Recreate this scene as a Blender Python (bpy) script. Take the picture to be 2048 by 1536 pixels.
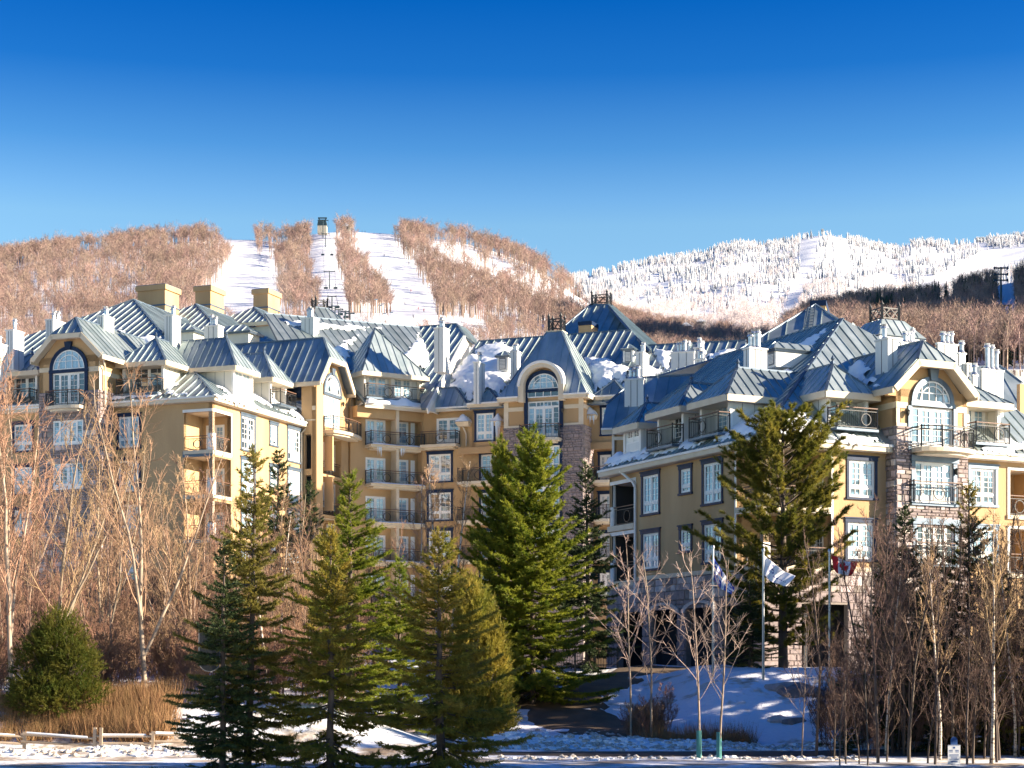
import bpy, math, random
import numpy as np
from mathutils import Vector, Matrix
R = math.radians
SC = bpy.context.scene
COL = SC.collection
for o in list(bpy.data.objects):
    bpy.data.objects.remove(o, do_unlink=True)

# ------------------------------------------------------------------ camera
F, CX, HY, EZ = 3450.0, 1024.0, 1350.0, 2.6      # focal length, centre column, horizon row (photo pixels), eye height (m)
cd = bpy.data.cameras.new('camera'); cam = bpy.data.objects.new('camera', cd); COL.objects.link(cam)
cd.sensor_width = 36.0; cd.lens = 36.0 * F / 2048.0
cd.shift_y = (HY - 768.0) / 2048.0
cd.clip_start = 1.0; cd.clip_end = 9000.0
cam.location = (0, 0, EZ); cam.rotation_euler = (R(90), 0, 0)
SC.camera = cam

# ------------------------------------------------------------------ light
SUN_EL, SUN_AZ = 19.0, -8.0           # azimuth measured from +X (right of the picture) towards +Y (away)
w = bpy.data.worlds.new('World'); SC.world = w; w.use_nodes = True
nt = w.node_tree; nt.nodes.clear()
sky = nt.nodes.new('ShaderNodeTexSky'); sky.sky_type = 'NISHITA'; sky.sun_disc = False
sky.sun_elevation = R(SUN_EL); sky.sun_rotation = R(90 - SUN_AZ)
sky.air_density = 1.0; sky.dust_density = 0.35; sky.ozone_density = 2.5; sky.altitude = 300
tc = nt.nodes.new('ShaderNodeTexCoord'); sx = nt.nodes.new('ShaderNodeSeparateXYZ')
mr = nt.nodes.new('ShaderNodeMapRange'); mr.inputs[1].default_value = 0.14; mr.inputs[2].default_value = 0.37; mr.interpolation_type = 'LINEAR'
cr = nt.nodes.new('ShaderNodeValToRGB')
el_ = cr.color_ramp.elements
el_[0].position = 0.30; el_[0].color = (1.05, 1.24, 1.22, 1); el_[1].position = 1.0; el_[1].color = (0.002, 0.375, 0.93, 1)
for p_, c_ in ((0.487, (0.95, 1.22, 1.24)), (0.543, (0.757, 1.10, 1.25)), (0.657, (0.37, 0.82, 1.15)), (0.822, (0.07, 0.50, 1.01))):
    e_ = el_.new(p_); e_.color = (*c_, 1)
mx = nt.nodes.new('ShaderNodeMix'); mx.data_type = 'RGBA'; mx.blend_type = 'MULTIPLY'; mx.inputs[0].default_value = 1.0
bg = nt.nodes.new('ShaderNodeBackground'); bg.inputs[1].default_value = 0.052
wo = nt.nodes.new('ShaderNodeOutputWorld')
L = nt.links.new
L(tc.outputs['Generated'], sx.inputs[0]); L(sx.outputs[2], mr.inputs[0]); L(mr.outputs[0], cr.inputs[0])
L(sky.outputs[0], mx.inputs[6]); L(cr.outputs[0], mx.inputs[7]); L(mx.outputs[2], bg.inputs[0]); L(bg.outputs[0], wo.inputs[0])
sl = bpy.data.lights.new('sun', 'SUN'); sl.energy = 4.8; sl.angle = R(0.5); sl.color = (1.0, 0.85, 0.66)
so = bpy.data.objects.new('sun', sl); COL.objects.link(so)
sdir = Vector((math.cos(R(SUN_AZ)) * math.cos(R(SUN_EL)), math.sin(R(SUN_AZ)) * math.cos(R(SUN_EL)), math.sin(R(SUN_EL))))
so.rotation_euler = sdir.to_track_quat('Z', 'Y').to_euler(); so.location = (200, 0, 120)
vs = SC.view_settings; vs.view_transform = 'Standard'; vs.look = 'None'; vs.gamma = 1.0; vs.use_curve_mapping = False
vs.exposure = 1.82
SC.render.engine = 'CYCLES'
SC.cycles.max_bounces = 5; SC.cycles.diffuse_bounces = 3; SC.cycles.glossy_bounces = 3; SC.cycles.transparent_max_bounces = 6
SC.cycles.use_denoising = True

# ------------------------------------------------------------------ materials
MAT = {}
def nodes_of(m):
    m.use_nodes = True
    n = m.node_tree; b = n.nodes['Principled BSDF']
    return n, b
def mat(name, c1, c2=None, scale=3.0, rough=0.8, metal=0.0, bump=0.0, bscale=None, stretch=(1, 1, 1), coords='Object', rnd=0.0, ior=None, detail=4.0, spec=None):
    m = bpy.data.materials.new(name); MAT[name] = m
    n, b = nodes_of(m)
    b.inputs['Roughness'].default_value = rough; b.inputs['Metallic'].default_value = metal
    if ior: b.inputs['IOR'].default_value = ior
    if spec is not None: b.inputs['Specular IOR Level'].default_value = spec
    b.inputs['Base Color'].default_value = (*c1, 1)
    if c2 is None and not bump and not rnd: return m
    t = n.nodes.new('ShaderNodeTexCoord'); mp = n.nodes.new('ShaderNodeMapping')
    mp.inputs['Scale'].default_value = stretch
    n.links.new(t.outputs[coords], mp.inputs[0])
    nz = n.nodes.new('ShaderNodeTexNoise'); nz.inputs['Scale'].default_value = scale; nz.inputs['Detail'].default_value = detail
    n.links.new(mp.outputs[0], nz.inputs['Vector'])
    col = None
    if c2 is not None:
        r = n.nodes.new('ShaderNodeValToRGB'); r.color_ramp.elements[0].position = 0.35; r.color_ramp.elements[1].position = 0.65
        r.color_ramp.elements[0].color = (*c1, 1); r.color_ramp.elements[1].color = (*c2, 1)
        n.links.new(nz.outputs[0], r.inputs[0]); col = r.outputs[0]
    if rnd:
        oi = n.nodes.new('ShaderNodeObjectInfo'); hs = n.nodes.new('ShaderNodeHueSaturation')
        m1 = n.nodes.new('ShaderNodeMapRange'); m1.inputs[3].default_value = 1 - rnd; m1.inputs[4].default_value = 1 + rnd
        n.links.new(oi.outputs['Random'], m1.inputs[0]); n.links.new(m1.outputs[0], hs.inputs['Value'])
        m2 = n.nodes.new('ShaderNodeMath'); m2.operation = 'MULTIPLY'; m2.inputs[1].default_value = 7.31
        m3 = n.nodes.new('ShaderNodeMath'); m3.operation = 'FRACT'
        m4 = n.nodes.new('ShaderNodeMapRange'); m4.inputs[3].default_value = 0.5 - rnd * 0.06; m4.inputs[4].default_value = 0.5 + rnd * 0.06
        n.links.new(oi.outputs['Random'], m2.inputs[0]); n.links.new(m2.outputs[0], m3.inputs[0]); n.links.new(m3.outputs[0], m4.inputs[0]); n.links.new(m4.outputs[0], hs.inputs['Hue'])
        if col is None: hs.inputs['Color'].default_value = (*c1, 1)
        else: n.links.new(col, hs.inputs['Color'])
        col = hs.outputs[0]
    if col is not None: n.links.new(col, b.inputs['Base Color'])
    if bump:
        bp = n.nodes.new('ShaderNodeBump'); bp.inputs['Strength'].default_value = bump; bp.inputs['Distance'].default_value = 0.05
        if bscale:
            n2 = n.nodes.new('ShaderNodeTexNoise'); n2.inputs['Scale'].default_value = bscale; n2.inputs['Detail'].default_value = 6
            n.links.new(mp.outputs[0], n2.inputs['Vector']); n.links.new(n2.outputs[0], bp.inputs['Height'])
        else: n.links.new(nz.outputs[0], bp.inputs['Height'])
        n.links.new(bp.outputs[0], b.inputs['Normal'])
    return m
mat('stucco', (0.40, 0.255, 0.125), (0.50, 0.33, 0.17), 0.55, 0.9, bump=0.25, bscale=20, stretch=(1, 1, 0.3), detail=7)
mat('stucco_beam', (0.40, 0.25, 0.11), (0.46, 0.29, 0.13), 0.8, 0.9, bump=0.2, bscale=20)
mat('cream', (0.56, 0.47, 0.34), (0.62, 0.53, 0.40), 1.5, 0.7)
mat('white_trim', (0.68, 0.66, 0.62), (0.76, 0.74, 0.70), 1.5, 0.6)
mat('white_frame', (0.78, 0.77, 0.74), None, rough=0.45)
mat('navy', (0.006, 0.018, 0.052), (0.010, 0.028, 0.075), 3, 0.5, spec=0.2)
mat('roof_metal', (0.33, 0.405, 0.41), (0.49, 0.55, 0.535), 1.0, 0.52, metal=0.88, stretch=(1, 1, 0.4), rnd=0.16, detail=7)
mat('roof_trim', (0.07, 0.105, 0.15), (0.11, 0.15, 0.20), 1.3, 0.45, metal=0.4)
mat('panel', (0.60, 0.60, 0.58), (0.70, 0.70, 0.67), 0.9, 0.55, stretch=(1, 1, 0.25), rnd=0.04)
mat('seam_dark', (0.16, 0.17, 0.19), None, rough=0.6)
mat('panel_cream', (0.58, 0.54, 0.46), (0.64, 0.60, 0.52), 1.0, 0.6, stretch=(1, 1, 0.3))
mat('flue', (0.62, 0.63, 0.64), (0.45, 0.46, 0.48), 6, 0.35, metal=0.8)
mat('iron', (0.012, 0.013, 0.016), None, rough=0.5)
mat('hand_rail', (0.10, 0.045, 0.025), (0.14, 0.065, 0.035), 4, 0.6)
mat('mortar', (0.20, 0.17, 0.15), (0.26, 0.22, 0.19), 5, 0.95)
mat('stone', (0.33, 0.28, 0.27), (0.47, 0.39, 0.35), 4.0, 0.9, bump=0.4, rnd=0.5)
mat('snow', (0.80, 0.82, 0.86), (0.88, 0.89, 0.90), 1.2, 0.75, bump=0.5, bscale=2.2)
mat('ice', (0.70, 0.80, 0.90), None, rough=0.15, ior=1.31)
mat('lamp_dark', (0.02, 0.018, 0.016), None, rough=0.4)
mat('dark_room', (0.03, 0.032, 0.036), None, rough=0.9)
mat('bark', (0.40, 0.31, 0.225), (0.24, 0.18, 0.13), 5, 0.9, stretch=(1, 1, 0.3), bump=0.3, rnd=0.2)
mat('twig', (0.42, 0.265, 0.155), (0.27, 0.165, 0.095), 2, 0.85, rnd=0.28)
mat('bark_dark', (0.075, 0.055, 0.045), (0.12, 0.09, 0.07), 5, 0.9, stretch=(1, 1, 0.3), rnd=0.2)
mat('twig_red', (0.14, 0.08, 0.058), (0.09, 0.055, 0.042), 2, 0.85, rnd=0.3)
mat('needle_green', (0.10, 0.145, 0.014), (0.235, 0.25, 0.028), 1.6, 0.6, rnd=0.12, spec=0.25)
mat('needle_pine', (0.10, 0.125, 0.018), (0.24, 0.215, 0.035), 1.1, 0.6, rnd=0.12, spec=0.25)
mat('twig_pale', (0.42, 0.31, 0.26), (0.30, 0.21, 0.17), 2, 0.85, rnd=0.2)
mat('needle_olive', (0.12, 0.12, 0.022), (0.23, 0.19, 0.045), 1.4, 0.6, rnd=0.12, spec=0.25)
mat('needle_dark', (0.035, 0.062, 0.022), (0.075, 0.10, 0.03), 1.6, 0.6, rnd=0.12, spec=0.25)
mat('needle_gold', (0.14, 0.15, 0.02), (0.31, 0.24, 0.042), 1.2, 0.6, rnd=0.10, spec=0.25)
mat('cedar_green', (0.05, 0.075, 0.010), (0.135, 0.125, 0.02), 1.4, 0.7, rnd=0.1, spec=0.2)
mat('asphalt', (0.050, 0.038, 0.028), (0.085, 0.06, 0.04), 1.5, 0.85, bump=0.2)
mat('drive_brown', (0.11, 0.075, 0.045), (0.17, 0.115, 0.07), 1.2, 0.85, bump=0.3)
mat('mud', (0.12, 0.075, 0.04), (0.20, 0.13, 0.075), 2.0, 0.95, bump=0.3)
mat('fence_wood', (0.30, 0.22, 0.15), (0.42, 0.33, 0.24), 3, 0.9, stretch=(1, 1, 0.2))
mat('steel', (0.45, 0.47, 0.50), None, rough=0.35, metal=0.8)
mat('guard_green', (0.04, 0.20, 0.19), None, rough=0.6)
mat('dry_grass', (0.34, 0.20, 0.09), (0.24, 0.13, 0.055), 2, 0.95, rnd=0.2)
mat('hill_bark', (0.40, 0.29, 0.225), (0.22, 0.155, 0.125), 0.6, 0.95, rnd=0.3)
mat('hill_twig', (0.36, 0.245, 0.20), (0.21, 0.14, 0.115), 0.25, 0.95, rnd=0.38)
mat('twig_warm', (0.31, 0.175, 0.105), (0.19, 0.11, 0.07), 2, 0.85, rnd=0.28)
mat('bark_warm', (0.33, 0.225, 0.155), (0.17, 0.12, 0.085), 5, 0.9, stretch=(1, 1, 0.3), rnd=0.25)
mat('dirty_snow', (0.66, 0.62, 0.56), (0.36, 0.29, 0.22), 2.5, 0.9, bump=0.4)
mat('frost_twig', (0.66, 0.56, 0.53), (0.78, 0.72, 0.70), 0.3, 0.95, rnd=0.12)
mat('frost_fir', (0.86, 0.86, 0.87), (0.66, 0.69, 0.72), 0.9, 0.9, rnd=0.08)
mat('frost_fir_dark', (0.42, 0.46, 0.52), (0.26, 0.29, 0.34), 0.9, 0.9, rnd=0.15)  # firs with less snow, blue-grey shading put into their colour
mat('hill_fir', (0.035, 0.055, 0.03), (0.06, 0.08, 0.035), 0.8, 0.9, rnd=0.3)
mat('lift_green', (0.02, 0.045, 0.055), None, rough=0.5)
mat('cabin_pale', (0.50, 0.45, 0.36), None, rough=0.7)
mat('cloth_white', (0.80, 0.80, 0.84), None, rough=0.8)
mat('cloth_blue', (0.02, 0.06, 0.36), None, rough=0.8)
mat('cloth_red', (0.62, 0.015, 0.02), None, rough=0.8)
mat('ink_blue', (0.03, 0.05, 0.25), None, rough=0.8)
mat('sign_blue', (0.03, 0.10, 0.30), None, rough=0.5)
mat('sign_white', (0.78, 0.80, 0.82), None, rough=0.5)
mat('suit_dark', (0.02, 0.025, 0.04), None, rough=0.8)
mat('suit_red', (0.5, 0.03, 0.03), None, rough=0.8)
mat('roof_red', (0.45, 0.10, 0.07), (0.55, 0.16, 0.11), 2, 0.7)
def thin_leaf(nm, k=0.45):
    # needles let some sunlight through
    n, b = nodes_of(MAT[nm]); t = n.nodes.new('ShaderNodeBsdfTranslucent'); mxs = n.nodes.new('ShaderNodeMixShader'); mxs.inputs[0].default_value = k
    src = b.inputs['Base Color'].links[0].from_socket; hs = n.nodes.new('ShaderNodeHueSaturation'); hs.inputs['Value'].default_value = 1.5; hs.inputs['Hue'].default_value = 0.49; n.links.new(src, hs.inputs['Color']); n.links.new(hs.outputs[0], t.inputs[0])
    n.links.new(b.outputs[0], mxs.inputs[1]); n.links.new(t.outputs[0], mxs.inputs[2]); n.links.new(mxs.outputs[0], n.nodes['Material Output'].inputs[0])
for q_ in ('needle_green', 'needle_pine', 'needle_olive', 'needle_gold', 'cedar_green'): thin_leaf(q_)
def birch_mat():
    m = bpy.data.materials.new('birch_bark'); MAT['birch_bark'] = m; n, b = nodes_of(m); b.inputs['Roughness'].default_value = 0.75
    t = n.nodes.new('ShaderNodeTexCoord'); mp = n.nodes.new('ShaderNodeMapping'); mp.inputs['Scale'].default_value = (2.5, 2.5, 9)
    nz = n.nodes.new('ShaderNodeTexNoise'); nz.inputs['Scale'].default_value = 1.0; nz.inputs['Detail'].default_value = 6
    r = n.nodes.new('ShaderNodeValToRGB'); r.color_ramp.elements[0].position = 0.40; r.color_ramp.elements[1].position = 0.50
    r.color_ramp.elements[0].color = (0.10, 0.075, 0.055, 1); r.color_ramp.elements[1].color = (0.66, 0.56, 0.45, 1)
    n.links.new(t.outputs['Object'], mp.inputs[0]); n.links.new(mp.outputs[0], nz.inputs['Vector']); n.links.new(nz.outputs[0], r.inputs[0]); n.links.new(r.outputs[0], b.inputs['Base Color'])
birch_mat()
def glass_mat():
    # a window pane: glossy, painted curtains tinted blue as sky reflection, or a dim room, different from window to window
    m = bpy.data.materials.new('glass'); MAT['glass'] = m; n, b = nodes_of(m)
    b.inputs['Roughness'].default_value = 0.04; b.inputs['IOR'].default_value = 2.0
    t = n.nodes.new('ShaderNodeTexCoord'); oi = n.nodes.new('ShaderNodeObjectInfo')
    mp = n.nodes.new('ShaderNodeMapping'); mp.inputs['Scale'].default_value = (9, 9, 0.35)
    nz = n.nodes.new('ShaderNodeTexNoise'); nz.inputs['Scale'].default_value = 1.6; nz.inputs['Detail'].default_value = 2
    ad = n.nodes.new('ShaderNodeVectorMath'); ad.operation = 'ADD'
    n.links.new(t.outputs['Object'], ad.inputs[0]); n.links.new(oi.outputs['Random'], ad.inputs[1]); n.links.new(ad.outputs[0], mp.inputs[0]); n.links.new(mp.outputs[0], nz.inputs['Vector'])
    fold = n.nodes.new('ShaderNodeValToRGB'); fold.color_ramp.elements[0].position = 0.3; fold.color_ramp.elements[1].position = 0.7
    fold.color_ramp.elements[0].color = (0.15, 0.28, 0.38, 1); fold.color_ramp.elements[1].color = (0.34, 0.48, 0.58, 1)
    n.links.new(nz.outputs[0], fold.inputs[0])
    nz2 = n.nodes.new('ShaderNodeTexNoise'); nz2.inputs['Scale'].default_value = 0.9; nz2.inputs['Detail'].default_value = 1
    n.links.new(ad.outputs[0], nz2.inputs['Vector'])
    m1 = n.nodes.new('ShaderNodeMath'); m1.operation = 'ADD'; n.links.new(nz2.outputs[0], m1.inputs[0])
    m2 = n.nodes.new('ShaderNodeMapRange'); m2.inputs[3].default_value = -0.22; m2.inputs[4].default_value = 0.30
    n.links.new(oi.outputs['Random'], m2.inputs[0]); n.links.new(m2.outputs[0], m1.inputs[1])
    st = n.nodes.new('ShaderNodeMapRange'); st.inputs[1].default_value = 0.44; st.inputs[2].default_value = 0.50
    n.links.new(m1.outputs[0], st.inputs[0])
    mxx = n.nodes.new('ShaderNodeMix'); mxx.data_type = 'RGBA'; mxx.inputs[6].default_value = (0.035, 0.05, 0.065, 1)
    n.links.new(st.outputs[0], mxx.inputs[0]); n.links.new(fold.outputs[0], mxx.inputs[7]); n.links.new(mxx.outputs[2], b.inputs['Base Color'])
glass_mat()

# ------------------------------------------------------------------ helpers
def ray(px, py): return Vector(((px - CX) / F, 1.0, (HY - py) / F))
CAM = Vector((0, 0, EZ))
def at(px, py, Y): return CAM + ray(px, py) * Y
def proj(p):
    d = Vector(p) - CAM
    return (CX + F * d.x / d.y, HY - F * d.z / d.y)
class Plane:
    def __init__(s, p, n): s.p = Vector(p); s.n = Vector(n).normalized()
    def hit(s, px, py):
        r = ray(px, py); t = (s.p - CAM).dot(s.n) / r.dot(s.n); return CAM + r * t
def slope(p, az, tan):       # roof plane through p, facing azimuth az (2D), rising away from it
    return Plane(p, (az[0] * tan, az[1] * tan, 1.0))
class Fr:                    # upright frame: u to the right along a wall, w outwards, z up
    def __init__(s, o, d):
        s.o = Vector((o[0], o[1])); s.d = Vector((d[0], d[1])).normalized(); s.n = Vector((s.d.y, -s.d.x))
    def u(s, px):
        k = (px - CX) / F
        return (k * s.o.y - s.o.x) / (s.d.x - k * s.d.y)
    def z(s, u, py): return EZ + (HY - py) / F * (s.o.y + u * s.d.y)
    def P(s, u, w, z):
        q = s.o + s.d * u + s.n * w; return Vector((q.x, q.y, z))
    def sh(s, w): return Fr(s.o + s.n * w, s.d)
    def left(s, u, w=0): return Fr(s.o + s.d * u + s.n * w, s.n)        # wall facing left: u runs towards the front
    def right(s, u, w=0): return Fr(s.o + s.d * u + s.n * w, -s.n)      # wall facing right: u runs towards the back
class MB:
    def __init__(s): s.v = []; s.f = []; s.m = []
    def add(s, vs, fs, m=0):
        k = len(s.v); s.v += [tuple(v) for v in vs]; s.f += [tuple(i + k for i in f) for f in fs]; s.m += [m] * len(fs)
    def hexa(s, c, m=0):     # 8 corners: bottom 0-3 ccw, top 4-7
        s.add(c, [(0, 3, 2, 1), (4, 5, 6, 7), (0, 1, 5, 4), (1, 2, 6, 5), (2, 3, 7, 6), (3, 0, 4, 7)], m)
    def box(s, fr, u0, u1, w0, w1, z0, z1, m=0):
        P = fr.P
        s.hexa([P(u0, w1, z0), P(u1, w1, z0), P(u1, w0, z0), P(u0, w0, z0), P(u0, w1, z1), P(u1, w1, z1), P(u1, w0, z1), P(u0, w0, z1)], m)
    def bar(s, p, q, wd, ht=None, m=0, drop=0.0):     # box from p to q, width wd (level), height ht; drop lowers it
        p = Vector(p); q = Vector(q); ht = wd if ht is None else ht
        d = q - p
        if d.length < 1e-5: return
        d.normalize()
        sd = d.cross(Vector((0, 0, 1)))
        if sd.length < 1e-4: sd = Vector((1, 0, 0))
        sd.normalize(); up = sd.cross(d).normalized()
        a = sd * wd / 2; b = up * ht / 2; o = -up * drop
        s.hexa([p - a - b + o, p + a - b + o, q + a - b + o, q - a - b + o, p - a + b + o, p + a + b + o, q + a + b + o, q - a + b + o], m)
    def tube(s, p, q, r0, r1, n=6, m=0, cap=True):
        p = Vector(p); q = Vector(q); d = (q - p).normalized()
        x = d.orthogonal().normalized(); y = d.cross(x)
        vs = []
        for c, r in ((p, r0), (q, r1)):
            for i in range(n):
                t = 2 * math.pi * i / n; vs.append(c + x * math.cos(t) * r + y * math.sin(t) * r)
        fs = [(i, (i + 1) % n, n + (i + 1) % n, n + i) for i in range(n)]
        if cap: fs += [tuple(range(n - 1, -1, -1)), tuple(range(n, 2 * n))]
        s.add(vs, fs, m)
    def arc(s, fr, uc, zc, r0, r1, w0, w1, a0=0, a1=180, n=20, m=0, sz=1.0):   # arched band, radii r0<r1, extruded w0..w1
        vs = []
        for i in range(n + 1):
            t = R(a0 + (a1 - a0) * i / n); c, sn = math.cos(t), math.sin(t) * sz
            vs += [fr.P(uc + r0 * c, w0, zc + r0 * sn), fr.P(uc + r1 * c, w0, zc + r1 * sn), fr.P(uc + r1 * c, w1, zc + r1 * sn), fr.P(uc + r0 * c, w1, zc + r0 * sn)]
        fs = []
        for i in range(n):
            a = 4 * i; b = a + 4
            for j in range(4): fs.append((a + j, a + (j + 1) % 4, b + (j + 1) % 4, b + j))
        fs += [(0, 1, 2, 3), (4 * n + 3, 4 * n + 2, 4 * n + 1, 4 * n)]
        s.add(vs, fs, m)
    def disc(s, fr, uc, zc, r, w, a0=0, a1=180, n=20, m=0, sz=1.0):
        vs = [fr.P(uc, w, zc)] + [fr.P(uc + r * math.cos(R(a0 + (a1 - a0) * i / n)), w, zc + r * sz * math.sin(R(a0 + (a1 - a0) * i / n))) for i in range(n + 1)]
        s.add(vs, [(0, i, i + 1) for i in range(1, n + 1)], m)
    def prism(s, pts, vec, m=0):          # polygon extruded along vec
        n = len(pts); vec = Vector(vec); vs = [Vector(p) for p in pts] + [Vector(p) + vec for p in pts]
        s.add(vs, [tuple(range(n)), tuple(range(2 * n - 1, n - 1, -1))] + [(i, i + n, (i + 1) % n + n, (i + 1) % n) for i in range(n)], m)
    def mesh(s, name, mats, fix=True):
        me = bpy.data.meshes.new(name); me.from_pydata(s.v, [], s.f)
        for q in mats: me.materials.append(MAT[q])
        if len(mats) > 1: me.polygons.foreach_set('material_index', s.m)
        me.update()
        if fix:
            import bmesh
            b = bmesh.new(); b.from_mesh(me); bmesh.ops.recalc_face_normals(b, faces=b.faces); b.to_mesh(me); b.free()
        return me
def props(o, label=None, cat=None, group=None, kind=None):
    if label: o['label'] = label
    if cat: o['category'] = cat
    if group: o['group'] = group
    if kind: o['kind'] = kind
    return o
def link(name, me, parent=None, **k):
    o = bpy.data.objects.new(name, me); COL.objects.link(o)
    if parent is not None:
        o.parent = parent
    return props(o, **k)
def obj(name, mb, mats, parent=None, fix=True, **k):
    if isinstance(mats, str): mats = [mats]
    return link(name, mb.mesh(name, mats, fix), parent, **k)
def empty(name, loc=(0, 0, 0), rz=0.0, **k):
    o = bpy.data.objects.new(name, None); COL.objects.link(o); o.location = loc; o.rotation_euler = (0, 0, rz); o.empty_display_size = 0.3
    return props(o, **k)
def np_mesh(name, V, T, mats, midx=None, smooth=False):
    me = bpy.data.meshes.new(name); V = np.asarray(V, np.float32); T = np.asarray(T, np.int32)
    me.vertices.add(len(V)); me.vertices.foreach_set('co', V.ravel())
    k = T.shape[1]
    me.loops.add(T.size); me.loops.foreach_set('vertex_index', T.ravel())
    me.polygons.add(len(T)); me.polygons.foreach_set('loop_start', np.arange(0, T.size, k, dtype=np.int32))
    try: me.polygons.foreach_set('loop_total', np.full(len(T), k, np.int32))
    except Exception: pass
    for q in mats: me.materials.append(MAT[q])
    if midx is not None: me.polygons.foreach_set('material_index', np.asarray(midx, np.int32))
    if smooth: me.polygons.foreach_set('use_smooth', np.ones(len(T), bool))
    me.update(calc_edges=True); me.validate()
    return me
def copy_tree(o, **k):
    c = o.copy(); COL.objects.link(c); props(c, **k)
    for ch in o.children:
        q = ch.copy(); COL.objects.link(q); q.parent = c
        for g in ch.children:
            h = g.copy(); COL.objects.link(h); h.parent = q
    return c
# ------------------------------------------------------------------ hotel: builders
rng = random.Random(7)
HB = Vector((-6.0, 112.0, 2.4))
HOTEL = empty('hotel', HB, label='large tan stucco hotel with blue grey metal roofs and arched gables', cat='hotel')
HINV = Matrix.Translation(-HB)
def part(name, mb, mats, fix=True, **k):
    o = obj(name, mb, mats, HOTEL, fix, **k); o.matrix_parent_inverse = HINV; return o
FR_M = ['white_frame', 'cream']
def clip(poly, k, val, keep_hi):
    out = []
    for i in range(len(poly)):
        a, b = poly[i], poly[(i + 1) % len(poly)]
        ia = (a[k] >= val) if keep_hi else (a[k] <= val); ib = (b[k] >= val) if keep_hi else (b[k] <= val)
        if ia: out.append(a)
        if ia != ib:
            t = (val - a[k]) / (b[k] - a[k]); out.append((a[0] + (b[0] - a[0]) * t, a[1] + (b[1] - a[1]) * t))
    return out
NP_ = [0]
def roof(pts, pitch=0.5, sub=True, parent=None, caps=(), name='roof', seam=0.07):
    """One roof plane: a deck slab and standing-seam panels, each panel a sub-part."""
    pts = [Vector(p) for p in pts]
    n = Vector((0, 0, 0))
    for i in range(len(pts)):
        a, b = pts[i], pts[(i + 1) % len(pts)]
        n += Vector(((a.y - b.y) * (a.z + b.z), (a.z - b.z) * (a.x + b.x), (a.x - b.x) * (a.y + b.y)))
    n.normalize()
    if n.z < 0: n = -n
    o = sum(pts, Vector()) / len(pts)
    g = Vector((n.x * n.z, n.y * n.z, -(n.x ** 2 + n.y ** 2)))
    if g.length < 1e-6: g = Vector((0, -1, 0))
    g.normalize(); e = n.cross(g).normalized()
    q = [((p - o).dot(e), (p - o).dot(g)) for p in pts]
    W = lambda a, h=0.0: o + e * a[0] + g * a[1] + n * h
    deck = MB(); deck.prism([W(a, -0.02) for a in q], -n * 0.14)
    for (i, j) in caps: deck.bar(W(q[i], 0.03), W(q[j], 0.03), 0.16, 0.10)
    if parent is None: dk = part(name, deck, 'roof_trim')
    else: dk = None
    lo = min(a[0] for a in q); hi = max(a[0] for a in q)
    k = max(1, round((hi - lo) / (pitch * 1.35))); st = (hi - lo) / k
    allp = MB()
    for i in range(k):
        c = clip(clip(q, 0, lo + i * st, True), 0, lo + (i + 1) * st, False)
        c = [a for j, a in enumerate(c) if (abs(a[0] - c[j - 1][0]) + abs(a[1] - c[j - 1][1])) > 1e-3]
        if len(c) < 3: continue
        mb = allp if not sub else MB()
        mb.prism([W(a, 0.006) for a in c], n * 0.03)
        ex = lo + (i + 1) * st
        gs = [a[1] for a in c if abs(a[0] - ex) < 1e-3]
        if len(gs) >= 2 and max(gs) - min(gs) > 0.2:
            mb.bar(W((ex - 0.02, min(gs)), seam / 2 + 0.02), W((ex - 0.02, max(gs)), seam / 2 + 0.02), 0.045, seam)
        if sub:
            NP_[0] += 1
            obj('roof_panel', mb, 'roof_metal', dk, False)
    if not sub:
        if parent is None: return obj('seamed_sheet', allp, 'roof_metal', dk, False)
        mbj = MB(); 
        k0 = len(deck.v); mbj.v = deck.v + allp.v; mbj.f = deck.f + [tuple(x + k0 for x in f) for f in allp.f]; mbj.m = [1] * len(deck.f) + [0] * len(allp.f)
        return obj(name, mbj, ['roof_metal', 'roof_trim'], parent, False)
    return dk
def wall(fr, u0, u1, z0, z1, holes=(), m='stucco', name='wall', depth=0.3, parent=None):
    """Wall face with real openings and reveals."""
    us = sorted({u0, u1, *[min(max(x, u0), u1) for h in holes for x in h[:2]]}); zs = sorted({z0, z1, *[min(max(x, z0), z1) for h in holes for x in h[2:]]})
    mb = MB()
    for a, b in zip(us, us[1:]):
        for c, d in zip(zs, zs[1:]):
            mu, mz = (a + b) / 2, (c + d) / 2
            if not any(len(h) > 4 and h[0] < mu < h[1] and h[2] < mz < h[3] for h in holes):
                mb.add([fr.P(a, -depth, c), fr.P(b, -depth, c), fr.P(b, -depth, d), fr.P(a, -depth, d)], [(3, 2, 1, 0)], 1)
            if any(h[0] < mu < h[1] and h[2] < mz < h[3] for h in holes): continue
            mb.add([fr.P(a, 0, c), fr.P(b, 0, c), fr.P(b, 0, d), fr.P(a, 0, d)], [(0, 1, 2, 3)])
    for h in holes:
        a, b, c, d = h[:4]
        for p, q in (((a, c), (b, c)), ((b, c), (b, d)), ((b, d), (a, d)), ((a, d), (a, c))):
            mb.add([fr.P(p[0], 0, p[1]), fr.P(q[0], 0, q[1]), fr.P(q[0], -depth, q[1]), fr.P(p[0], -depth, p[1])], [(3, 2, 1, 0)])
    mb.add([fr.P(u0, 0, z1), fr.P(u1, 0, z1), fr.P(u1, -depth, z1), fr.P(u0, -depth, z1)], [(0, 1, 2, 3)])
    for u in (u0, u1): mb.add([fr.P(u, 0, z0), fr.P(u, 0, z1), fr.P(u, -depth, z1), fr.P(u, -depth, z0)], [(0, 1, 2, 3)])
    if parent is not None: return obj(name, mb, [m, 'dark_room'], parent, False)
    return part(name, mb, [m, 'dark_room'], False)
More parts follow.
